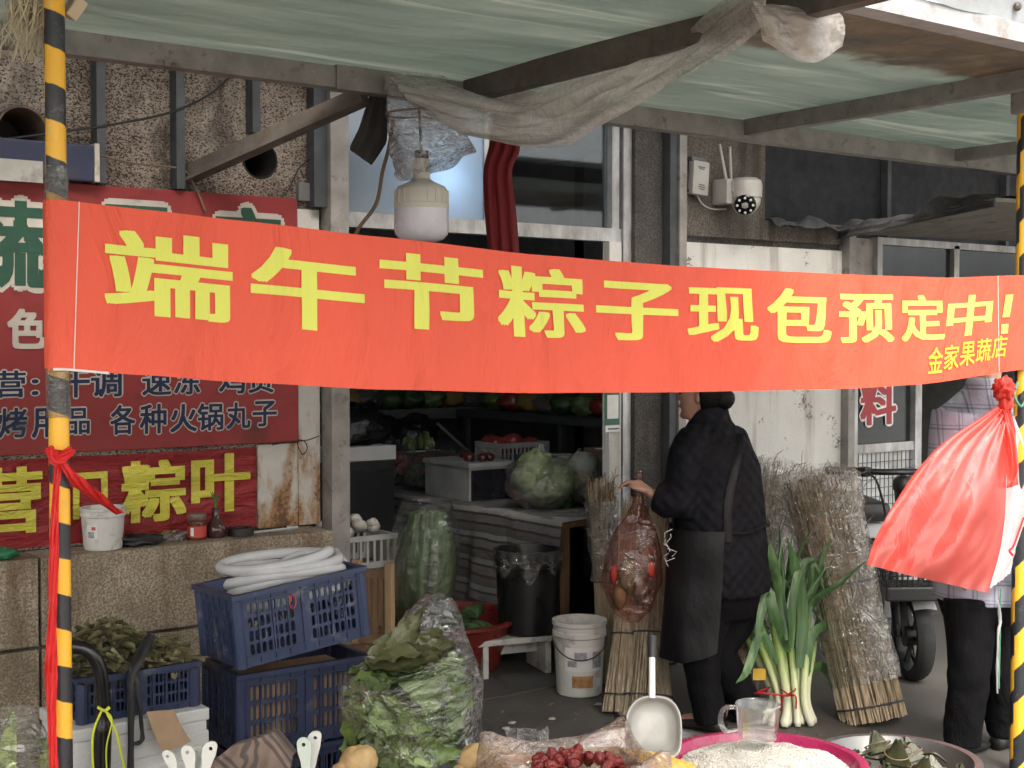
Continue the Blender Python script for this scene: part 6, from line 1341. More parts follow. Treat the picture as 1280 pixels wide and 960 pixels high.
# plastic cup in the rice
q = P(947, 918, t=3.42); t = thing('measuring_cup', 'clear plastic measuring cup standing in the rice', 'cup', q)
MCUP = film('cup_plastic', tint=(.93, .94, .94), opac=.22, rough=.1, body=(.6, .6, .58), bs=2, bump=.02)
m = MB(); m.lathe(q-ZV*.01, [(.045, 0), (.05, .004), (.0565, .085), (.058, .087), (.056, .089), (.048, .008), (0, .006)], 36); m.obj('cup', MCUP, t, True)
m = MB(); m.tube(curve_pts([q-RT*.052+ZV*.070, q-RT*.085+ZV*.066, q-RT*.094+ZV*.035, q-RT*.08+ZV*.008, q-RT*.048+ZV*.010], 20), .0055, 8, flat=1.4); m.obj('handle', MCUP, t, 'all')
# steel bowls
t, c, rcS = basin('steel_basin', 'empty stainless steel basin behind the scoop', 812, 934, 3.78, .44, .13, MSS)
t, c, rcZ = basin('zongzi_basin', 'stainless steel basin of wrapped rice dumplings', 1120, 946, 3.62, .44, .12, mat('dull_steel', (.20, .20, .195), .4, .8, bump=.05))
m = MB(); m.lathe(rcZ-ZV*.055, [(.19, 0), (0, .001)], 40, capb=False); tag(m.obj('water', mat('brown_water', (.03, .026, .018), .35, bump=.1, bs=20), None, origin=rcZ), 'brown soaking water in the dumpling basin', 'water')
MZL = mat('zongzi_leaf', (.022, .026, .011), .35, var=.5, vs=18, stretch=(1, 1, .3), bump=.4, bs=60, col2=(.055, .055, .026)); MZL2 = mat('zongzi_leaf_dry', (.05, .048, .024), .4, var=.4, vs=18)
rnd = random.Random(8)
for i, (dx, dy, dz) in enumerate(((-.03, .06, .05), (.05, .07, .03), (-.09, .02, .01), (.0, -.02, .055), (.09, .0, .0), (-.05, -.08, .01), (.05, -.07, .02), (-.11, .08, -.01), (.11, .08, -.02), (-.15, .02, -.015), (-.14, -.06, -.01), (.15, -.02, -.015))):
    q = rcZ+RT*dx*1.1+FW*dy+ZV*(dz-.035); tz = thing('zongzi', ('tall olive wrapped dumpling at the top of the steel basin' if i == 0 else 'olive leaf wrapped rice dumpling in the steel basin'), 'dumpling', q, 'dumplings in the steel basin')
    e = eul(rnd.uniform(-.5, .5), rnd.uniform(-.5, .5), rnd.uniform(0, 6.28)); s_ = .06
    tv = [V((1, 0, -.6)), V((-.5, .86, -.6)), V((-.5, -.86, -.6)), V((0, 0, 1.1))]; bm = bmesh.new(); vs = [bm.verts.new(e @ (p*s_)+q) for p in tv]
    for f in ((0, 2, 1), (0, 1, 3), (1, 2, 3), (2, 0, 3)): bm.faces.new([vs[k] for k in f])
    bmesh.ops.bevel(bm, geom=list(bm.edges), offset=.012, segments=2, affect='EDGES'); bm.verts.index_update(); m = MB(); m.add([v.co for v in bm.verts], [tuple(v.index for v in f.verts) for f in bm.faces]); bm.free(); m.obj('wrapper', MZL, tz, True)
    for j in range(2):
        d0 = (e @ tv[j]).normalized(); pts = curve_pts([q+d0*s_*.6, q+d0*s_*1.15+ZV*.012, q+d0*s_*1.7+V((rnd.gauss(0, .015), rnd.gauss(0, .015), rnd.uniform(-.005, .05)))], 10); w_ = rnd.uniform(.02, .035); sd_ = d0.cross(ZV).normalized(); m = MB()
        m.grid(lambda u, v: pts[int(round(v*9))]+sd_*((u-.5)*w_*(1-.75*v))+ZV*(abs(u-.5)*w_*.6), 5, 10); m.obj('leaf_tip', MZL2 if j == 0 else MZL, tz, 'all')
    m = MB(); m.tube([q+e @ V((.036*math.cos(a*.4), .036*math.sin(a*.4), .0)) for a in range(17)], .0018, 5); m.obj('string', MCAB, tz)
# millet basin and scoop
t, c, rcM = basin('millet_basin', 'steel basin of yellow millet in front of the scoop', 806, 972, 3.32, .36, .11, MSS)
mt_ = thing('millet', 'heap of yellow millet in the small steel basin', 'millet', rcM-ZV*.02)
m = MB(); heap(m, rcM-ZV*.010, .170, .066); m.obj('heap', MMI, mt_, 'all'); grains(mt_, rcM-ZV*.010, .170, .066, 5000, .0022, mat('millet_grain', (.66, .47, .12), .5, bump=0), 6)
scp = thing('scoop', 'flat steel scoop with a white handle standing in the millet', 'scoop', P(816, 946, t=3.45))
MSC = mat('dull_aluminium', (.27, .265, .25), .55, .3, var=.12, bump=.1, bs=30, dirt=.2, dcol=(.36, .34, .3)); 
def Sp(px_, py_, d=0.): return P(px_, py_, t=3.42+d+(948-py_)*.0010)
OUT = []
for i in range(48):
    a = 2*math.pi*i/48; cx_, sy_ = math.cos(a), math.sin(a); p_ = .35 if sy_ < 0 else .75
    x = 817+35*math.copysign(abs(cx_)**p_, cx_); y = 909-39*math.copysign(abs(sy_)**(.5 if sy_ < 0 else .9), sy_); OUT.append((x, y))
m = MB(); cen = (817, 909)
def sp(u, v):
    i = int(round(u*48)) % 48; x, y = OUT[i]; k = (0, .4, .75, .86, .93, 1.0, 1.02, 1.0)[int(round(v*7))]; d = (.032, .030, .026, .015, .004, 0, .003, .006)[int(round(v*7))]
    return Sp(lerp(cen[0], x, k), lerp(cen[1], y, k), d)
m.grid(sp, 48, 8, True); m.obj('pan', MSC, scp, 'all')
m = MB(); m.tube([Sp(815, 873, .002), Sp(815, 820, -.002)], .0085, 12); m.obj('handle', mat('white_handle', (.68, .68, .66), .35, bump=0), scp, True)
m = MB(); m.tube([Sp(815, 822, -.002), Sp(815, 812, -.004), Sp(815, 795, -.006)], .0115, 12); m.obj('grip', MBLK, scp, True)
# ---- box of red dates lined with film
q = P(716, 962, t=3.12); q.z -= .0; t = thing('date_box', 'film-lined cardboard box of red dates at the front', 'box', V((q.x, q.y, TT)))
MCD = mat('brown_cardboard', (.30, .20, .12), .8, var=.15, vs=20, bump=.2, bs=40); mm = rotz(-.35)
zt = q.z+.03
for s_ in (-1, 1):
    m = MB(); m.bbox(V((q.x, q.y, (zt+TT)/2-.015))+mm @ V((s_*.17, 0, 0)), (.012, .26, zt-TT-.03), .002, mm); m.obj('side', MCD, t)
    m = MB(); m.bbox(V((q.x, q.y, (zt+TT)/2-.015))+mm @ V((0, s_*.136, 0)), (.33, .012, zt-TT-.03), .002, mm); m.obj('side', MCD, t)
m = MB(); m.box(V((q.x, q.y, TT+.008)), (.33, .26, .012), mm); m.obj('bottom', MCD, t)
MLN = film('pinkish_liner', tint=(.95, .88, .85), opac=.45, rough=.16, body=(.80, .68, .62), bs=14, bump=.9)
def ln(u, v):
    a = 6.283*u; cx_, sy_ = math.cos(a), math.sin(a); k = max(abs(cx_), abs(sy_)); bx_ = V((cx_/k*.18, sy_/k*.145, 0)); corner = min(abs(cx_), abs(sy_))/max(abs(cx_), abs(sy_))
    if v < .5: o_ = bx_*(.93-.25*(1-v*2)); z = zt-.07+v*2*(.075+.045*corner**3)
    else: o_ = bx_*(1.0+.10*(v-.5)*2); z = zt+.005+.045*corner**3-(v-.5)*2*(.10+.03*nz(u*9))
    return V((q.x, q.y, z))+mm @ o_+V((nz(u*14, v*4)*.010, nz(u*14+5, v*4)*.010, nz(u*12, v*5, 3)*.010))
m = MB(); m.grid(ln, 100, 20, True); m.obj('liner', MLN, t, 'all')
MDT_ = mat('red_date', (.13, .012, .011), .38, var=.4, vs=40, bump=1., bs=70, bd=.012); rnd = random.Random(3); pr = None
for i in range(46):
    a = rnd.uniform(0, 6.28); k = math.sqrt(rnd.random()); p = V((q.x, q.y, 0))+mm @ V((.135*k*math.cos(a), .10*k*math.sin(a), 0))+ZV*(zt-.045+.055*(1-k**2)); m = MB(); m.blob((0, 0, 0), (.018, .0125, .012), 20, 14, .3, 5, i % 5)
    if i < 5: o_ = m.obj('date', MDT_, None, 'all')
    else: o_ = bpy.data.objects.new('date', dates[i % 5].data); COL.objects.link(o_)
    if i == 0: dates = []
    if i < 5: dates.append(o_)
    o_.location = p; o_.rotation_euler = (rnd.uniform(0, 6), rnd.uniform(0, 6), rnd.uniform(0, 6)); tag(o_, 'wrinkled red date in the film-lined box', 'date', 'red dates in the box')
m = MB(); m.box(V((q.x, q.y, (TT+zt-.06)/2)), (.31, .24, zt-.065-TT-.02), mm); m.obj('fill_board', MCD, t)
# ---- potatoes and a scrap of film
MPO = mat('potato_skin', (.36, .24, .11), .65, var=.25, vs=25, bump=.3, bs=70, dirt=.3, dcol=(.2, .13, .06))
m = MB(); pb = P(615, 965, t=3.35); pb.z = TT; m.lathe(pb, [(.10, 0), (.14, .10), (.15, .19), (.14, .19), (.09, .02), (0, .02)], 28); tag(m.obj('potato_tub', MSS, None, True, origin=pb), 'steel tub holding the potatoes', 'tub')
for i, (x, y, s_) in enumerate(((598, 948, .045), (622, 944, .035), (606, 962, .04), (640, 955, .035), (584, 965, .04), (448, 952, .045), (440, 962, .04))):
    p = P(x, y, t=3.35 if i < 5 else 3.25); m = MB(); m.blob(p, (s_*1.15, s_*.9, s_*.85), 20, 14, .2, 2.2, i, rotz(i)); tag(m.obj('potato', MPO, None, 'all', origin=p), ('potato by the film scrap right of the leaf bag' if i < 5 else 'potato at the left foot of the leaf bag'), 'potato', 'potatoes by the leaf bag' if i < 5 else 'potatoes left of the leaf bag')
pb2 = P(445, 975, t=3.25); m = MB(); m.lathe(V((pb2.x, pb2.y, TT)), [(.06, 0), (.085, .1), (.09, max(.12, pb2.z-TT)), (.08, max(.12, pb2.z-TT)), (.05, .02), (0, .02)], 24); tag(m.obj('white_bowl', MPL, None, True, origin=(pb2.x, pb2.y, TT)), 'white bowl at the left foot of the leaf bag', 'bowl')
fs0 = P(655, 930, t=3.4); t = thing('film_scrap', 'loose crumpled clear film standing up behind the date box', 'plastic', fs0)
def fsf(u, v): return P(lerp(628, 684, u)+8*nz(v*3, u*4), lerp(965, lerp(918, 908, u)+(10 if u < .3 else 0), v), t=3.42)+FW*(.03*math.sin(u*9+v*4)+.03*nz(u*4, v*4))+RT*.01*nz(u*9, v*9)
m = MB(); m.grid(fsf, 36, 24); m.grid(lambda u, v: fsf(u, v*.9)+FW*.04-RT*.03, 30, 20); m.obj('film', film('scrap_film', opac=.34, rough=.09, bs=18, bump=1.0), t, 'all')
# ---- the bag of oak leaves
LBt = 3.5
def Lp(px_, py_, d=0.): return P(px_, py_, t=LBt+d)
lb = thing('leaf_bag', 'clear plastic bag packed with broad green leaves', 'plastic bag', V((Lp(508, 960).x, Lp(508, 960).y, TT)))
MLF = [mat('oak_leaf_%d' % i, c_, .5, var=.3, vs=16, bump=.35, bs=30, bd=.006, col2=c2) for i, (c_, c2) in enumerate((((.06, .10, .025), (.12, .17, .05)), ((.065, .105, .032), (.125, .17, .06)), ((.05, .055, .02), (.09, .095, .04)), ((.10, .16, .035), (.17, .24, .06))))]
def oak(L_, w_, cup=.25, seed=0):
    n = 17; m = MB(); vs = []; fs = []
    for i in range(n):
        v = i/(n-1); env = math.sin(math.pi*min(1, v**.75*.93+.05))*w_; lob = 1-.22*(.5-.5*math.cos(v*2*math.pi*5+seed)); ww = env*lob*.5
        for j, u in enumerate((-1, -.5, 0, .5, 1)): vs.append(V((u*ww, v*L_, cup*w_*(u*u)*.5+.03*L_*math.sin(v*5+seed)-.10*L_*v*v+.008*math.sin(u*6+v*20+seed))))
    for i in range(n-1):
        for j in range(4): a = i*5+j; fs.append((a, a+1, a+6, a+5))
    return vs, fs
rnd = random.Random(12)
leafmesh = []
for i in range(8):
    vs, fs = oak(.17+.02*(i % 3), .10+.012*(i % 2), .25+.1*(i % 3), i); me = bpy.data.meshes.new('leaf'); me.from_pydata(vs, [], fs); me.polygons.foreach_set('use_smooth', [True]*len(fs)); me.materials.append(MLF[(1, 0, 2, 1, 0, 3, 2, 0)[i]]); leafmesh.append(me)
lroot = V(lb['_o'])
def leaf(p, d, up_, k, idx):
    d = d.normalized(); x = d.cross(up_).normalized(); z = x.cross(d); mx = Matrix((x*k, d*k, z*k)).transposed().to_4x4(); mx.translation = p-lroot
    o_ = bpy.data.objects.new('leaf', leafmesh[idx % 8]); COL.objects.link(o_); o_.parent = lb; o_.matrix_local = mx
TOPZ_, cxy = Lp(508, 830).z, Lp(508, 830)
# filling: leaves stood and layered inside the bag
for i in range(95):
    z = rnd.uniform(TT+.02, TOPZ_-.10); a = rnd.uniform(0, 6.283); q = rnd.uniform(.62, .82)*.15; o_ = V((math.cos(a), math.sin(a), 0)); tn = V((-o_.y, o_.x, 0))*rnd.choice((-1, 1)); p = V((cxy.x, cxy.y, z))+o_*q
    d_ = (tn+ZV*rnd.uniform(-.7, 1.0)).normalized(); k_ = rnd.uniform(.75, .95); leaf(p-d_*.06, d_, o_+ZV*rnd.uniform(-.1, .2), k_, rnd.randrange(8))
for i in range(26):
    a = math.atan2(-FW.y, -FW.x)+rnd.uniform(-1.3, 1.3); o_ = V((math.cos(a), math.sin(a), 0)); tn = V((-o_.y, o_.x, 0))*rnd.choice((-1, 1)); d_ = (tn*rnd.uniform(.2, 1)+ZV*rnd.uniform(-.9, .4)).normalized(); leaf(V((cxy.x, cxy.y, rnd.uniform(TT+.22, TOPZ_-.03)))+o_*.128-d_*.05, d_, o_, rnd.uniform(.75, .95), rnd.choice((0, 1, 1, 3, 4, 5)))
# broad leaves over the top
for (x, y, dx, dy, k, idx, d) in ((465, 840, -.6, -.5, 1.1, 1, -.05), (450, 850, -.9, -.9, 1.1, 0, -.03), (480, 830, -.9, -.2, 1.2, 3, 0), (520, 835, .9, .2, 1.15, 5, -.02), (545, 840, .9, -.1, 1.1, 3, 0), (500, 850, .1, -.6, 1.1, 2, -.1), (475, 870, -.4, -.8, 1.1, 1, -.12), (520, 860, .5, -.6, 1.0, 0, -.1), (555, 835, .6, .5, .9, 5, .05), (450, 875, -.3, -.9, 1.1, 0, -.12), (490, 840, -.3, -.4, 1.2, 6, -.06), (540, 860, .7, -.7, 1., 1, -.09)):
    leaf(Lp(508+(x-508)*.45, y+6, d*.6), RT*dx*.8+ZV*(dy*.5+.1)-FW*.2, ZV-FW*.7, k*.62, idx)
# tied stack of dull leaves lying on top
stk = Lp(512, 838, -.02)
for i in range(34):
    a = rnd.gauss(0, .35); z = i*.0021
    leaf(stk+RT*(-.085+rnd.gauss(0, .01))+ZV*(z-.01)+FW*rnd.gauss(-.04, .025), RT*math.cos(a)+FW*math.sin(a)+ZV*.22, ZV*1-FW*.55, rnd.uniform(.75, .92), rnd.choice((2, 6, 6, 2, 0)))
for i, (x, y, dx, dy, k, idx) in enumerate(((470, 828, 1, .25, 1.35, 2), (478, 822, 1, .35, 1.3, 6), (492, 816, .5, .9, .9, 2), (500, 815, .1, 1.1, .75, 6), (505, 812, .35, 1, .7, 2), (468, 836, 1, .05, 1.3, 6), (530, 820, .9, -.2, .9, 3), (520, 832, .9, -.25, .9, 5))):
    leaf(Lp(x, y, -.09+.004*i), RT*dx+ZV*dy*.8+FW*.15, ZV*.7-FW*.9, k*.72, idx)
m = MB(); m.tube([Lp(494+6*math.cos(a*.5), 799+2.5*math.sin(a*.5), -.04+.02*math.sin(a*.5)) for a in range(14)], .0022, 5); m.obj('string', MPL, lb)
LL = [(455, 975), (446, 930), (428, 890), (424, 862), (440, 838), (462, 826)]; LR = [(585, 975), (588, 930), (590, 880), (592, 845), (588, 815), (570, 800)]
MLB = film('leaf_bag_film', tint=(.95, .97, .96), opac=.08, rough=.08, body=(.75, .78, .74), bs=6, bump=1.0, gloss=1.0)
def lbf(u, v):
    k = v*5; i = min(4, int(k)); t_ = k-i; l = lerp(LL[i][0], LL[i+1][0], t_); r = lerp(LR[i][0], LR[i+1][0], t_); yl = lerp(LL[i][1], LL[i+1][1], t_); yr = lerp(LR[i][1], LR[i+1][1], t_); a = 6.283*u; c_ = .5-.5*math.cos(a); w_ = (r-l)/2/483
    p = Lp(lerp(l, r, c_), lerp(yl, yr, c_)+8*math.sin(a)*(v > .6)*(v-.6)*2.5); p -= FW*(math.sin(a)*w_*1.0)
    return p+(RT*nz(u*9, v*9)+FW*nz(u*9+7, v*9)+ZV*nz(u*9, v*9+5))*.012+FW*.006*math.sin(v*40+u*12)
m = MB(); m.grid(lbf, 80, 60, True)
zc = Lp(520, 975); m.grid(lambda u, v: V((lerp(lbf(u, 0).x, cxy.x, .0), lerp(lbf(u, 0).y, cxy.y, .0), lerp(TT+.004, lbf(u, 0).z, v))), 80, 6, True); m.obj('film', MLB, lb, 'all')
# ---- pale film sack behind the leaf bag
q = P(540, 800, t=4.35); t = film_bag('clear_sack', V((q.x, q.y, .45)), (.17, .15, .36), 'greyish clear sack standing behind the leaf bag', film('grey_sack', opac=.5, body=(.35, .34, .36), bs=9), 31, neck=False); t.location.z = .09
m = MB(); m.bbox((q.x, q.y, .045), (.36, .32, .085), .006); m.obj('pallet', MWD, None, origin=(q.x, q.y, 0)); tag(bpy.data.objects['pallet'], 'low wooden block under the greyish sack', 'block')
# ---- blue crates
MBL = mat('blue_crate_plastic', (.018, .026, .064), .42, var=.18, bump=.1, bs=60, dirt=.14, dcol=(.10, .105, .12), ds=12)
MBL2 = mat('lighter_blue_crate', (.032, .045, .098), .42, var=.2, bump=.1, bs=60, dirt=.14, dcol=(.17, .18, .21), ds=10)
def perf(mb, w_, h_, th, cells, fr):              # panel in local x (width), z (height), y thickness; cells: (x0, x1, z0, z1, hole fraction or 0)
    for x0, x1, z0, z1, hf in cells:
        if not hf: mb.box(((x0+x1)/2, 0, (z0+z1)/2), (x1-x0, th, z1-z0)); continue
        cx_, cz_ = (x0+x1)/2, (z0+z1)/2; hw, hh = (x1-x0)/2, (z1-z0)/2; a_, b_ = hw*hf[0], hh*hf[1]; c_ = min(a_, b_)*.6
        inn = [(-a_, -b_+c_), (-a_+c_, -b_), (a_-c_, -b_), (a_, -b_+c_), (a_, b_-c_), (a_-c_, b_), (-a_+c_, b_), (-a_, b_-c_)]
        out = [(-hw, -hh), (-hw+c_, -hh), (hw-c_, -hh), (hw, -hh), (hw, hh), (hw-c_, hh), (-hw+c_, hh), (-hw, hh)]
        vs = [V((cx_+p[0], y, cz_+p[1])) for y in (-th/2, th/2) for L in (out, inn) for p in L]; fs = []
        for k in range(8):
            k2 = (k+1) % 8; fs += [(k, k2, 8+k2, 8+k), (16+k2, 16+k, 24+k, 24+k2), (8+k, 8+k2, 24+k2, 24+k)]
        mb.add(vs, fs)
def side_cells(w_, h_, groups, rows, z0, z1, hf):
    cells = []; xs = []; 
    cells.append((-w_/2, w_/2, 0, z0, 0)); cells.append((-w_/2, w_/2, z1, h_, 0)); px_ = -w_/2
    for g0, g1, nc in groups:
        cells.append((px_, g0, z0, z1, 0)); px_ = g1
        for i in range(nc):
            for r_ in range(rows): cells.append((lerp(g0, g1, i/nc), lerp(g0, g1, (i+1)/nc), lerp(z0, z1, r_/rows), lerp(z0, z1, (r_+1)/rows), hf))
    cells.append((px_, w_/2, z0, z1, 0)); return cells
def crate(label, M4, L_, W_, H_, mt, rows=3, nc=9, group=None):
    loc = M4.translation; t = thing('plastic_crate', label, 'crate', loc, group); r3 = M4.to_3x3()
    def put(mb, nm, par=t): mb.v = [r3 @ p+loc for p in mb.v]; return mb.obj(nm, mt, par)
    for s_ in (-1, 1):
        m = MB(); perf(m, L_, H_, .006, side_cells(L_, H_, ((-L_*.43, -L_*.06, nc), (L_*.06, L_*.43, nc)), rows, H_*.14, H_*.86, (.70, .80)), 0); m.v = [p+V((0, s_*W_/2, 0)) for p in m.v]
        for i in range(9): x = lerp(-L_*.46, L_*.46, i/8); m.box((x, s_*(W_/2+.005), H_*.5), (.005, .006, H_*.92))
        for z in (.14, .86): m.box((0, s_*(W_/2+.005), H_*z), (L_, .007, .006))
        put(m, 'long_side')
        m = MB(); perf(m, W_, H_, .006, side_cells(W_, H_, ((-W_*.42, W_*.42, nc),), rows, H_*.16, H_*.80, (.70, .80)), 0); m.v = [rotz(math.pi/2) @ p+V((s_*L_/2, 0, 0)) for p in m.v]
        for i in range(6): y = lerp(-W_*.44, W_*.44, i/5); m.box((s_*(L_/2+.005), y, H_*.5), (.006, .005, H_*.92))
        put(m, 'short_side')
    m = MB(); m.box((0, 0, .006), (L_-.01, W_-.01, .012)); put(m, 'base')
    m = MB()
    for s_ in (-1, 1): m.box((0, s_*(W_/2+.006), H_-.008), (L_+.036, .022, .016)); m.box((s_*(L_/2+.006), 0, H_-.0085), (.022, W_-.0105, .0155))
    put(m, 'rim')
    for sx in (-1, 1):
        for sy in (-1, 1): m = MB(); m.lathe((sx*(L_/2-.002), sy*(W_/2-.002), .002), [(.019, 0), (.019, H_-.02)], 12, capt=True); put(m, 'corner_post')
    return t
CK = P(360, 870, t=4.5)
c3 = V((2.06, 4.15, 0)); Lc, Wc, Hc = .465, .26, .262
zz_ = [.01, .28, .55]
x_l = P(300, 880, Y=3.97).x
crc = V((x_l+Lc/2, 3.97+Wc/2, 0)); za = P(300, 838, Y=3.97).z
g_ = 'blue plastic crates'
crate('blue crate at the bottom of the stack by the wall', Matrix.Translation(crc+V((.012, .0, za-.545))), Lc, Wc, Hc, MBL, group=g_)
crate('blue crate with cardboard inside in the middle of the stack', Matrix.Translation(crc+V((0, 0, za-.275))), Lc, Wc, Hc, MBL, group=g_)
if za-.545 > .02: m = MB(); m.bx(crc.x-.2, crc.x+.2, crc.y-.11, crc.y+.11, .006, za-.547); tag(m.obj('pallet_block', MWD, None, origin=(crc.x, crc.y, 0)), 'wooden block under the stack of blue crates', 'block')
q = P(300, 842, Y=3.95); m4 = Matrix.Translation(V((q.x+Lc/2*.985, 3.95+Wc/2, za+.005+.026))) @ Matrix.Rotation(R(-5.5), 4, 'Y') @ Matrix.Rotation(R(2), 4, 'Z')
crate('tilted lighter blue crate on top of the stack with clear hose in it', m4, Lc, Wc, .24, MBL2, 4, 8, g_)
m = MB(); m.grid(lambda u, v: V((crc.x-.2+.44*u, crc.y-.12+.22*v, za+.012+.04*u+.006*nz(u*4, v*4))), 14, 10); m.add([p-ZV*.006 for p in m.v], [tuple(reversed(f)) for f in m.f]); tag(m.obj('cardboard_sheet', MCD, None, origin=(crc.x, crc.y, za)), 'brown cardboard sheet between the top two blue crates', 'cardboard')
m = MB(); m.bbox(crc+V((0, 0, za-.15)), (.40, .20, .20), .006); tag(m.obj('cardboard_box', MCD, None, origin=crc+V((0, 0, za-.25))), 'brown cardboard box inside the middle blue crate', 'box')
# clear hose coil in the top crate
hz = thing('hose_coil', 'coil of clear plastic hose heaped on the tilted blue crate', 'hose', m4.translation+V((0, 0, .1)))
def m_hose():
    n = N('clear_hose'); c = n.ramp(n.noise(10, 4), [(.3, (.68, .69, .71)), (.7, (.86, .87, .89))]); n.b.inputs['Transmission Weight'].default_value = .4; n.b.inputs['IOR'].default_value = 1.3; return n.set(c, .22)
MHO = m_hose(); hq = m4.translation+V((-.02, 0, .15))
pts = []
for i in range(300):
    a = i/300*2*math.pi*7; lay = i/300*7; r_ = .185+.012*math.sin(a*.37)+.008*math.sin(lay*2.3)
    pts.append(hq+RT*(r_*.98*math.cos(a)+.02*math.sin(lay*1.7))+FW*(r_*.42*math.sin(a)+.06)+ZV*(lay*.020+.018*math.sin(a+lay*.9)+.03*math.cos(a)))
m = MB(); m.tube(pts, .0185, 10); m.obj('coil', MHO, hz, 'all')
m = MB(); m.tube(curve_pts([P(330, 740, Y=4.1), P(350, 705, Y=4.15), P(385, 690, Y=4.15), P(420, 692, Y=4.15), P(436, 720, Y=4.1), P(420, 760, Y=4.1)], 40), .012, 10); m.obj('loop', MHO, hz, 'all')
m = MB(); m.tube([P(366+4*math.cos(a*.7), 752+9*math.sin(a*.7), Y=3.94) for a in range(10)], .002, 5); m.obj('tie', mat('red_tie', (.5, .05, .04), .5), hz)
m = MB(); m.tube([P(322, 722, Y=4.25), P(360, 705, Y=4.3), P(400, 692, Y=4.3), P(424, 690, Y=4.3)], [.02, .022, .022, .02], 12, flat=.3); tag(m.obj('flat_tube', MHO, None, 'all', origin=P(380, 700, Y=4.3)), 'flattened grey tube lying over the hose coil', 'tube')
# ---- foam boxes with the small crate and dried leaves
sY = 3.93; xa, xb = P(112, 920, Y=sY).x-.05, P(262, 890, Y=sY).x; zt = P(262, 884, Y=sY).z
for i, (z0, z1) in enumerate(((.006, zt*.5-.002), (zt*.5, zt))):
    t = thing('foam_box', ('lower white foam box on the ground left of the crates', 'white foam box under the small blue crate')[i], 'box', ((xa+xb)/2, sY+.16, z0))
    m = MB(); m.bbox(((xa+xb)/2, sY+.16, (z0+z1)/2-.018), (xb-xa-.012, .31, z1-z0-.04), .008); m.obj('body', MFOAM, t)
    m = MB(); m.bbox(((xa+xb)/2, sY+.16, z1-.02), (xb-xa, .322, .038), .006); m.obj('lid', MFOAM, t)
    for zk in (.3, .62): m = MB(); m.bbox(((xa+xb)/2, sY+.16, lerp(z0, z1, zk)), (xb-xa-.004, .318, .05), .004); m.obj('ridge', MFOAM, t)
# crate
xl, xr = P(96, 860, Y=3.97).x, P(250, 860, Y=3.97).x
hC = P(250, 826, Y=3.97).z-zt; cc = V(((xl+xr)/2, 3.97+.14, zt+.001))
crate('small dark blue crate of dried leaves on the foam box', Matrix.Translation(cc), xr-xl-.03, .27, hC, MBL, 3, 10, g_)
dl = thing('dried_leaves', 'mound of dried reed leaves heaped in the small blue crate', 'leaves', cc+ZV*.02)
MDL = [mat('dried_reed_%d' % i, c_, .7, var=.3, vs=30, stretch=(1, .3, 1), bump=.3) for i, c_ in enumerate(((.085, .08, .035), (.15, .135, .065), (.05, .046, .022), (.21, .19, .10)))]
m = MB(); m.blob(cc+V((-.02, 0, hC-.02)), ((xr-xl)*.40, .115, .085), 30, 16, .5, 2.4, 2); m.obj('core', MDL[2], dl, 'all')
rnd = random.Random(4); mls = []
for i in range(4):
    m = MB(); L_ = .065+.014*i; m.grid(lambda u, v: V(((u-.5)*(.030+.006*i)*math.sin(math.pi*min(.94, max(.12, v))), (v-.5)*L_, .012*(2*u-1)**2+.01*math.sin(v*4+i))), 4, 6); me = bpy.data.meshes.new('leaf'); me.from_pydata([tuple(p) for p in m.v], [], m.f); me.materials.append(MDL[i]); mls.append(me)
for i in range(290):
    u = rnd.uniform(-1, 1); w_ = rnd.uniform(-1, 1)
    hx = (xr-xl)*.47; top_ =   .10*math.exp(-((u+.35)/.55)**2)+.03
    p = V((cc.x+u*hx, cc.y+w_*.125, zt+hC-.012+top_*(1-.75*w_*w_)+rnd.uniform(-.012, .008))); o_ = bpy.data.objects.new('leaf', mls[rnd.choice((0, 0, 1, 1, 2, 3))]); COL.objects.link(o_); o_.parent = dl
    sl = math.atan2(.25*u, 1); mx = (rotz(rnd.gauss(1.2, .8)) @ eul(rnd.gauss(-w_*.5, .12), rnd.gauss(sl*.8, .12), 0)).to_4x4(); mx.translation = p-V(dl['_o']); o_.matrix_local = mx
# black straps and hose, yellow tie, cardboard flap
MSTP = mat('black_webbing', (.010, .010, .010), .6, bump=.3, bs=200)
sb = thing('black_strap', 'black webbing strap hanging over the small blue crate', 'strap', P(180, 860, Y=3.93))
strip([P(190, 792, Y=3.98), P(175, 825, Y=3.93), P(164, 850, Y=3.915), P(164, 890, Y=3.91), P(163, 975, Y=3.9)], [.022, .026, .024, .022, .02], MSTP, sb, 'tail', n=30, nc=3)
strip([P(186, 795, Y=3.985), P(168, 830, Y=3.94), P(172, 860, Y=3.91), P(178, 915, Y=3.905), P(176, 927, Y=3.90), P(166, 930, Y=3.90)], [.022, .024, .018, .012, .012, .012], MSTP, sb, 'loop', n=30, nc=3)
bh = thing('black_hose', 'bent black rubber hose beside the striped post tied with yellow cord', 'hose', P(125, 900, Y=3.86))
m = MB(); m.tube(curve_pts([P(86, 808, Y=3.9), P(108, 812, Y=3.87), P(124, 835, Y=3.86), P(129, 880, Y=3.86), P(128, 930, Y=3.86), P(126, 1010, Y=3.86)], 40), [.021]*28+[.026]*12, 12); m.obj('hose', mat('shiny_black_rubber', (.009, .009, .010), .22, bump=0), bh, 'all')
MYC = mat('yellow_cord', (.55, .60, .04), .45, bump=0)
for i, c_ in enumerate(([(122, 884), (131, 888), (137, 884)], [(128, 886), (116, 920), (117, 975)], [(130, 888), (140, 900), (133, 935), (134, 975)], [(132, 888), (145, 915), (152, 945), (160, 980)])):
    m = MB(); m.tube(curve_pts([P(x, y, Y=3.82) for x, y in c_], 16), .0055 if i == 0 else .0038, 6, flat=.5); m.obj('cord', MYC, bh, 'all')
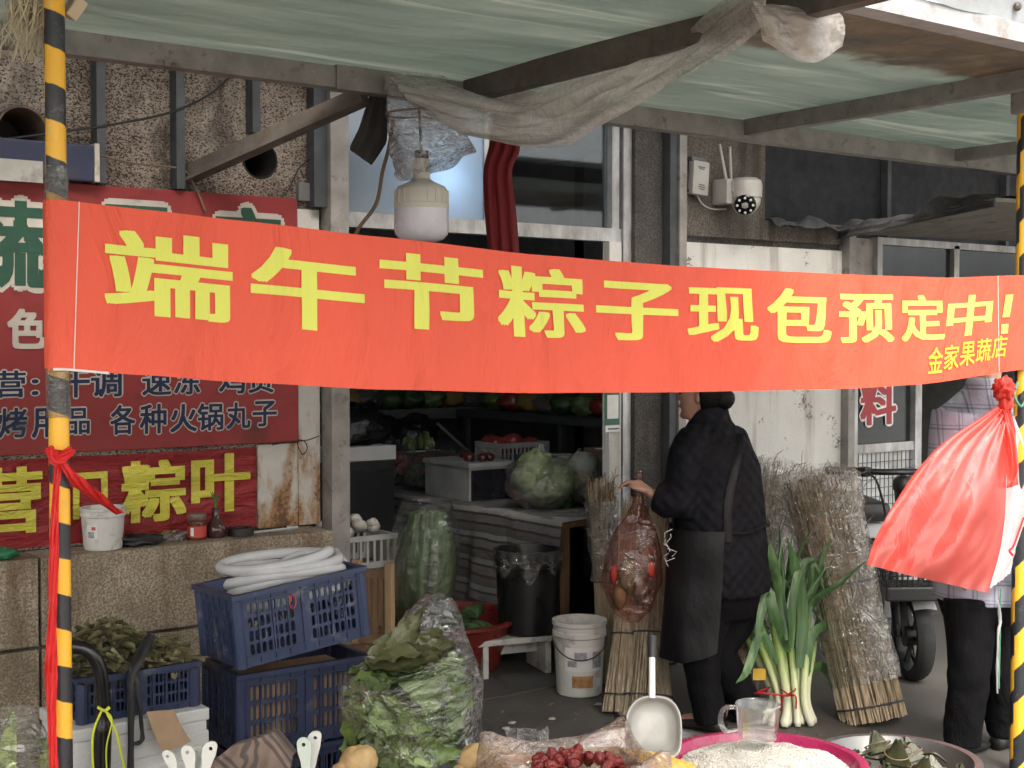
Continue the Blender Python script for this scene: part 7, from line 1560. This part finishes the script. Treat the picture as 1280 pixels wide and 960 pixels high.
fl_ = [P(184, 889, Y=3.915), P(218, 886, Y=3.915), P(240, 926, Y=3.86), P(206, 940, Y=3.86)]
m = MB(); m.grid(lambda u, v: fl_[0].lerp(fl_[1], u).lerp(fl_[3].lerp(fl_[2], u), v)-FW*.012*math.sin(v*3.1)-FW*.01, 8, 10); m.add([p+FW*.004 for p in m.v], [tuple(reversed(f)) for f in m.f]); tag(m.obj('cardboard_flap', MCD, None, 'all', origin=fl_[0]), 'brown cardboard flap hanging over the foam box front', 'cardboard')
# ---- checked cloth with clips, front left
def m_plaid():
    n = N('brown_plaid'); xyz = n.sep(); c = n.ramp(n.noise(20, 4), [(.3, (.14, .10, .085)), (.7, (.20, .145, .12))])
    for src in (n.math('ADD', xyz[0], n.math('MULTIPLY', xyz[2], .5)), n.math('SUBTRACT', xyz[1], n.math('MULTIPLY', xyz[2], .6))):
        f = n.math('FRACT', n.math('DIVIDE', src, .12)); c = n.mix(n.ramp(f, [(0, 0.), (.38, 0.), (.40, .8), (.46, .8), (.48, 0.), (.54, 0.), (.56, .8), (.62, .8), (.64, 0.)]), c, (.045, .04, .038))
    return n.set(c, .9, 0, n.bump(n.noise(300, 2), .3, .002))
pl_ = P(300, 960, t=3.3); m = MB(); bz = V((pl_.x+.02, pl_.y+.02, TT)); zc_ = P(310, 922, t=3.35).z
m.bbox(V((bz.x, bz.y, (TT+zc_-.06)/2)), (.17, .14, zc_-TT-.07), .01, rotz(-.6)); tag(m.obj('support_box', MCD, None, origin=bz), 'cardboard box under the checked cloth', 'box')
def clo(u, v):
    x = lerp(262, 366, u); y = interp([(0, 952), (.35, 930), (.6, 921), (.75, 917), (1, 945)], u); p = P(x, lerp(y, 985, v), t=3.32)-FW*(.10*v+.02*math.sin(u*9)*v+.015*nz(u*6, v*5)); return p+RT*.008*nz(v*5, u*3)
m = MB(); m.grid(clo, 50, 24); m.grid(lambda u, v: clo(u, 0)+FW*.22*v-ZV*.10*v*v, 50, 8); tag(m.obj('checked_cloth', m_plaid(), None, 'all', origin=bz), 'brown checked cloth draped over a box at the front', 'cloth')
MCLP = mat('white_clip_plastic', (.46, .465, .44), .35, var=.06, bump=0, dirt=.15, dcol=(.45, .42, .36)); MCLP2 = mat('greenish_clip', (.36, .41, .37), .3, var=.06, bump=0)
def clip(x, y0, y1, w_, tilt, t_, mt, label):
    tz = thing('plastic_clip', label, 'clip', P(x, y1, t=t_), 'plastic clips'); L_ = (y1-y0)
    for d, nm in ((0, 'arm'), (.014, 'arm')):
        o_ = []; n = 28
        for i in range(n):
            a = 2*math.pi*i/n; o_.append((math.cos(a), math.sin(a)))
        def outl(k):
            r_ = []
            for cx_, sy_ in o_: r_.append((x+tilt*(sy_ if sy_ > 0 else sy_*3.0)*6+cx_*w_*k*(1 if sy_ > -.3 else .8), y0+w_-sy_*w_*k if sy_ > 0 else y0+w_-sy_*(L_-w_)*k))
            return r_
        m = MB(); A = [P(a, b, t=t_+d) for a, b in outl(1)]; Bk = [p+FW*.006 for p in A]; hx, hy = x+tilt*3, y0+w_*1.0; hr = w_*.28
        H_ = [P(hx+hr*c_, hy-hr*s_, t=t_+d) for c_, s_ in o_]; HB = [p+FW*.006 for p in H_]; n_ = len(o_)
        fs = []
        for k in range(n_):
            k2 = (k+1) % n_; fs += [(k, k2, 2*n_+k2, 2*n_+k), (n_+k2, n_+k, 3*n_+k, 3*n_+k2), (k2, k, n_+k, n_+k2), (2*n_+k, 2*n_+k2, 3*n_+k2, 3*n_+k)]
        m.add(A+Bk+H_+HB, fs); m.obj(nm, mt, tz, True)
    m = MB(); m.tube([P(x, y1-4, t=t_-.004), P(x, y1-4, t=t_+.024)], .006, 10); m.obj('spring', MSTD, tz)
clip(211, 938, 975, 7.5, -.6, 3.05, MCLP, 'leftmost white plastic clip at the front of the stall')
clip(235, 932, 975, 8.5, -.3, 3.05, MCLP, 'second white plastic clip from the left at the front')
clip(246, 932, 975, 7, .2, 3.10, MCLP2, 'greenish clip between two white clips at the front')
clip(262, 927, 975, 9, .4, 3.05, MCLP, 'tall white plastic clip just left of the checked cloth')
clip(380, 922, 975, 9, -.2, 3.1, MCLP2, 'greenish plastic clip right of the checked cloth')
clip(393, 914, 975, 8.5, .3, 3.14, MCLP, 'white plastic clip standing tallest right of the checked cloth')
rk = P(300, 985, t=3.09); m = MB(); a, b = P(195, 975, t=3.07), P(405, 975, t=3.12); m.beam(a-ZV*.01, b-ZV*.01, .05, .03)
for p in (a, b): m.bx(p.x-.02, p.x+.02, p.y-.02, p.y+.02, TT if p.x > 1.07 else .004, p.z-.024)
tag(m.obj('clip_rail', MWD2, None, origin=(rk.x, rk.y, TT)), 'wooden rail holding the white plastic clips at the front', 'rail')
# ---- bag of greens, bottom left
q = P(22, 960, t=3.05); t = thing('bag_of_lettuce', 'clear plastic bag of pale green leaves at the lower left corner', 'plastic bag', V((q.x, q.y, .40)))
zt = P(30, 888, t=3.05).z; cz = (zt+.40)/2
m = MB(); m.bx(q.x-.2, q.x+.12, q.y-.12, q.y+.2, .004, .398); st_ = m.obj('wooden_stand', MWD2, None, origin=(q.x, q.y, 0)); tag(st_, 'wooden stand under the bag of pale leaves', 'stand')
def gb(u, v):
    a = 6.283*u; r_ = (.125*math.sin(math.pi*min(.92, v*.75+.2))**.6)*(1+.12*nz(math.cos(a)*2, math.sin(a)*2, v*4))+.006*nz(u*20, v*20); return V((q.x-.015+r_*math.cos(a), q.y+r_*math.sin(a), lerp(.402, zt, v)))
m = MB(); m.grid(gb, 50, 40, True); m.obj('film', film('lettuce_film', opac=.32, rough=.1, bs=16, bump=1.0), t, 'all')
MLT = mat('lettuce_leaf', (.20, .30, .06), .5, var=.5, vs=14, bump=.4, bs=30, bd=.01, col2=(.42, .50, .16)); rnd = random.Random(9)
for i in range(26):
    a = rnd.uniform(0, 6.283); m = MB(); r_ = .085; p0 = V((q.x+r_*.7*math.cos(a), q.y+r_*.7*math.sin(a), rnd.uniform(.42, zt-.22))); L_ = rnd.uniform(.12, .2); w_ = rnd.uniform(.04, .07); tn = V((-math.sin(a), math.cos(a), 0)); o_ = V((math.cos(a), math.sin(a), 0))
    m.grid(lambda u, v: p0+tn*((u-.5)*w_*math.sin(math.pi*min(.95, v*.8+.15))+.02*v*math.sin(i))+ZV*(L_*v)+o_*(.02*math.sin(3*v)+.012*math.sin(u*9)), 6, 8); m.obj('leaf', MLT, t, 'all')
# ---- litter on the pavement
rnd = random.Random(77); MLIT = [mat('litter_%d' % i, c_, .7, bump=.1) for i, c_ in enumerate(((.16, .13, .06), (.05, .08, .025), (.34, .31, .26), (.10, .06, .04)))]
lt = MB()
for i in range(70):
    px_, py_ = rnd.uniform(590, 1270), rnd.uniform(850, 935); p = P(px_, py_, z=.006); s_ = rnd.uniform(.006, .02); e = rotz(rnd.uniform(0, 6.28)); lt.add([p+e @ V((-s_, -s_*.4, 0)), p+e @ V((s_, -s_*.3, .003)), p+e @ V((s_*.8, s_*.4, .004)), p+e @ V((-s_*.7, s_*.35, .001))], [(0, 1, 2, 3)])
o_ = lt.obj('straw_litter', MLIT[0]); o_['kind'] = 'stuff'; o_['label'] = 'small scraps of straw and leaf scattered on the pavement'; o_['category'] = 'litter'
for i, (px_, py_) in enumerate(((640, 905), (632, 912), (748, 882), (690, 900))):
    p = P(px_, py_, z=.006); m = MB(); m.blob(p+V((0, 0, .006)), (.02, .014, .006), 10, 7, .5, 3, i); tag(m.obj('scrap', MLIT[2], None, 'all', origin=p), ('pale scrap on the floor left of the film scrap', 'small pale scrap lying nearest the leaf bag', 'pale scrap on the floor under the paint bucket', 'pale scrap in the middle of the doorway floor')[i], 'scrap')
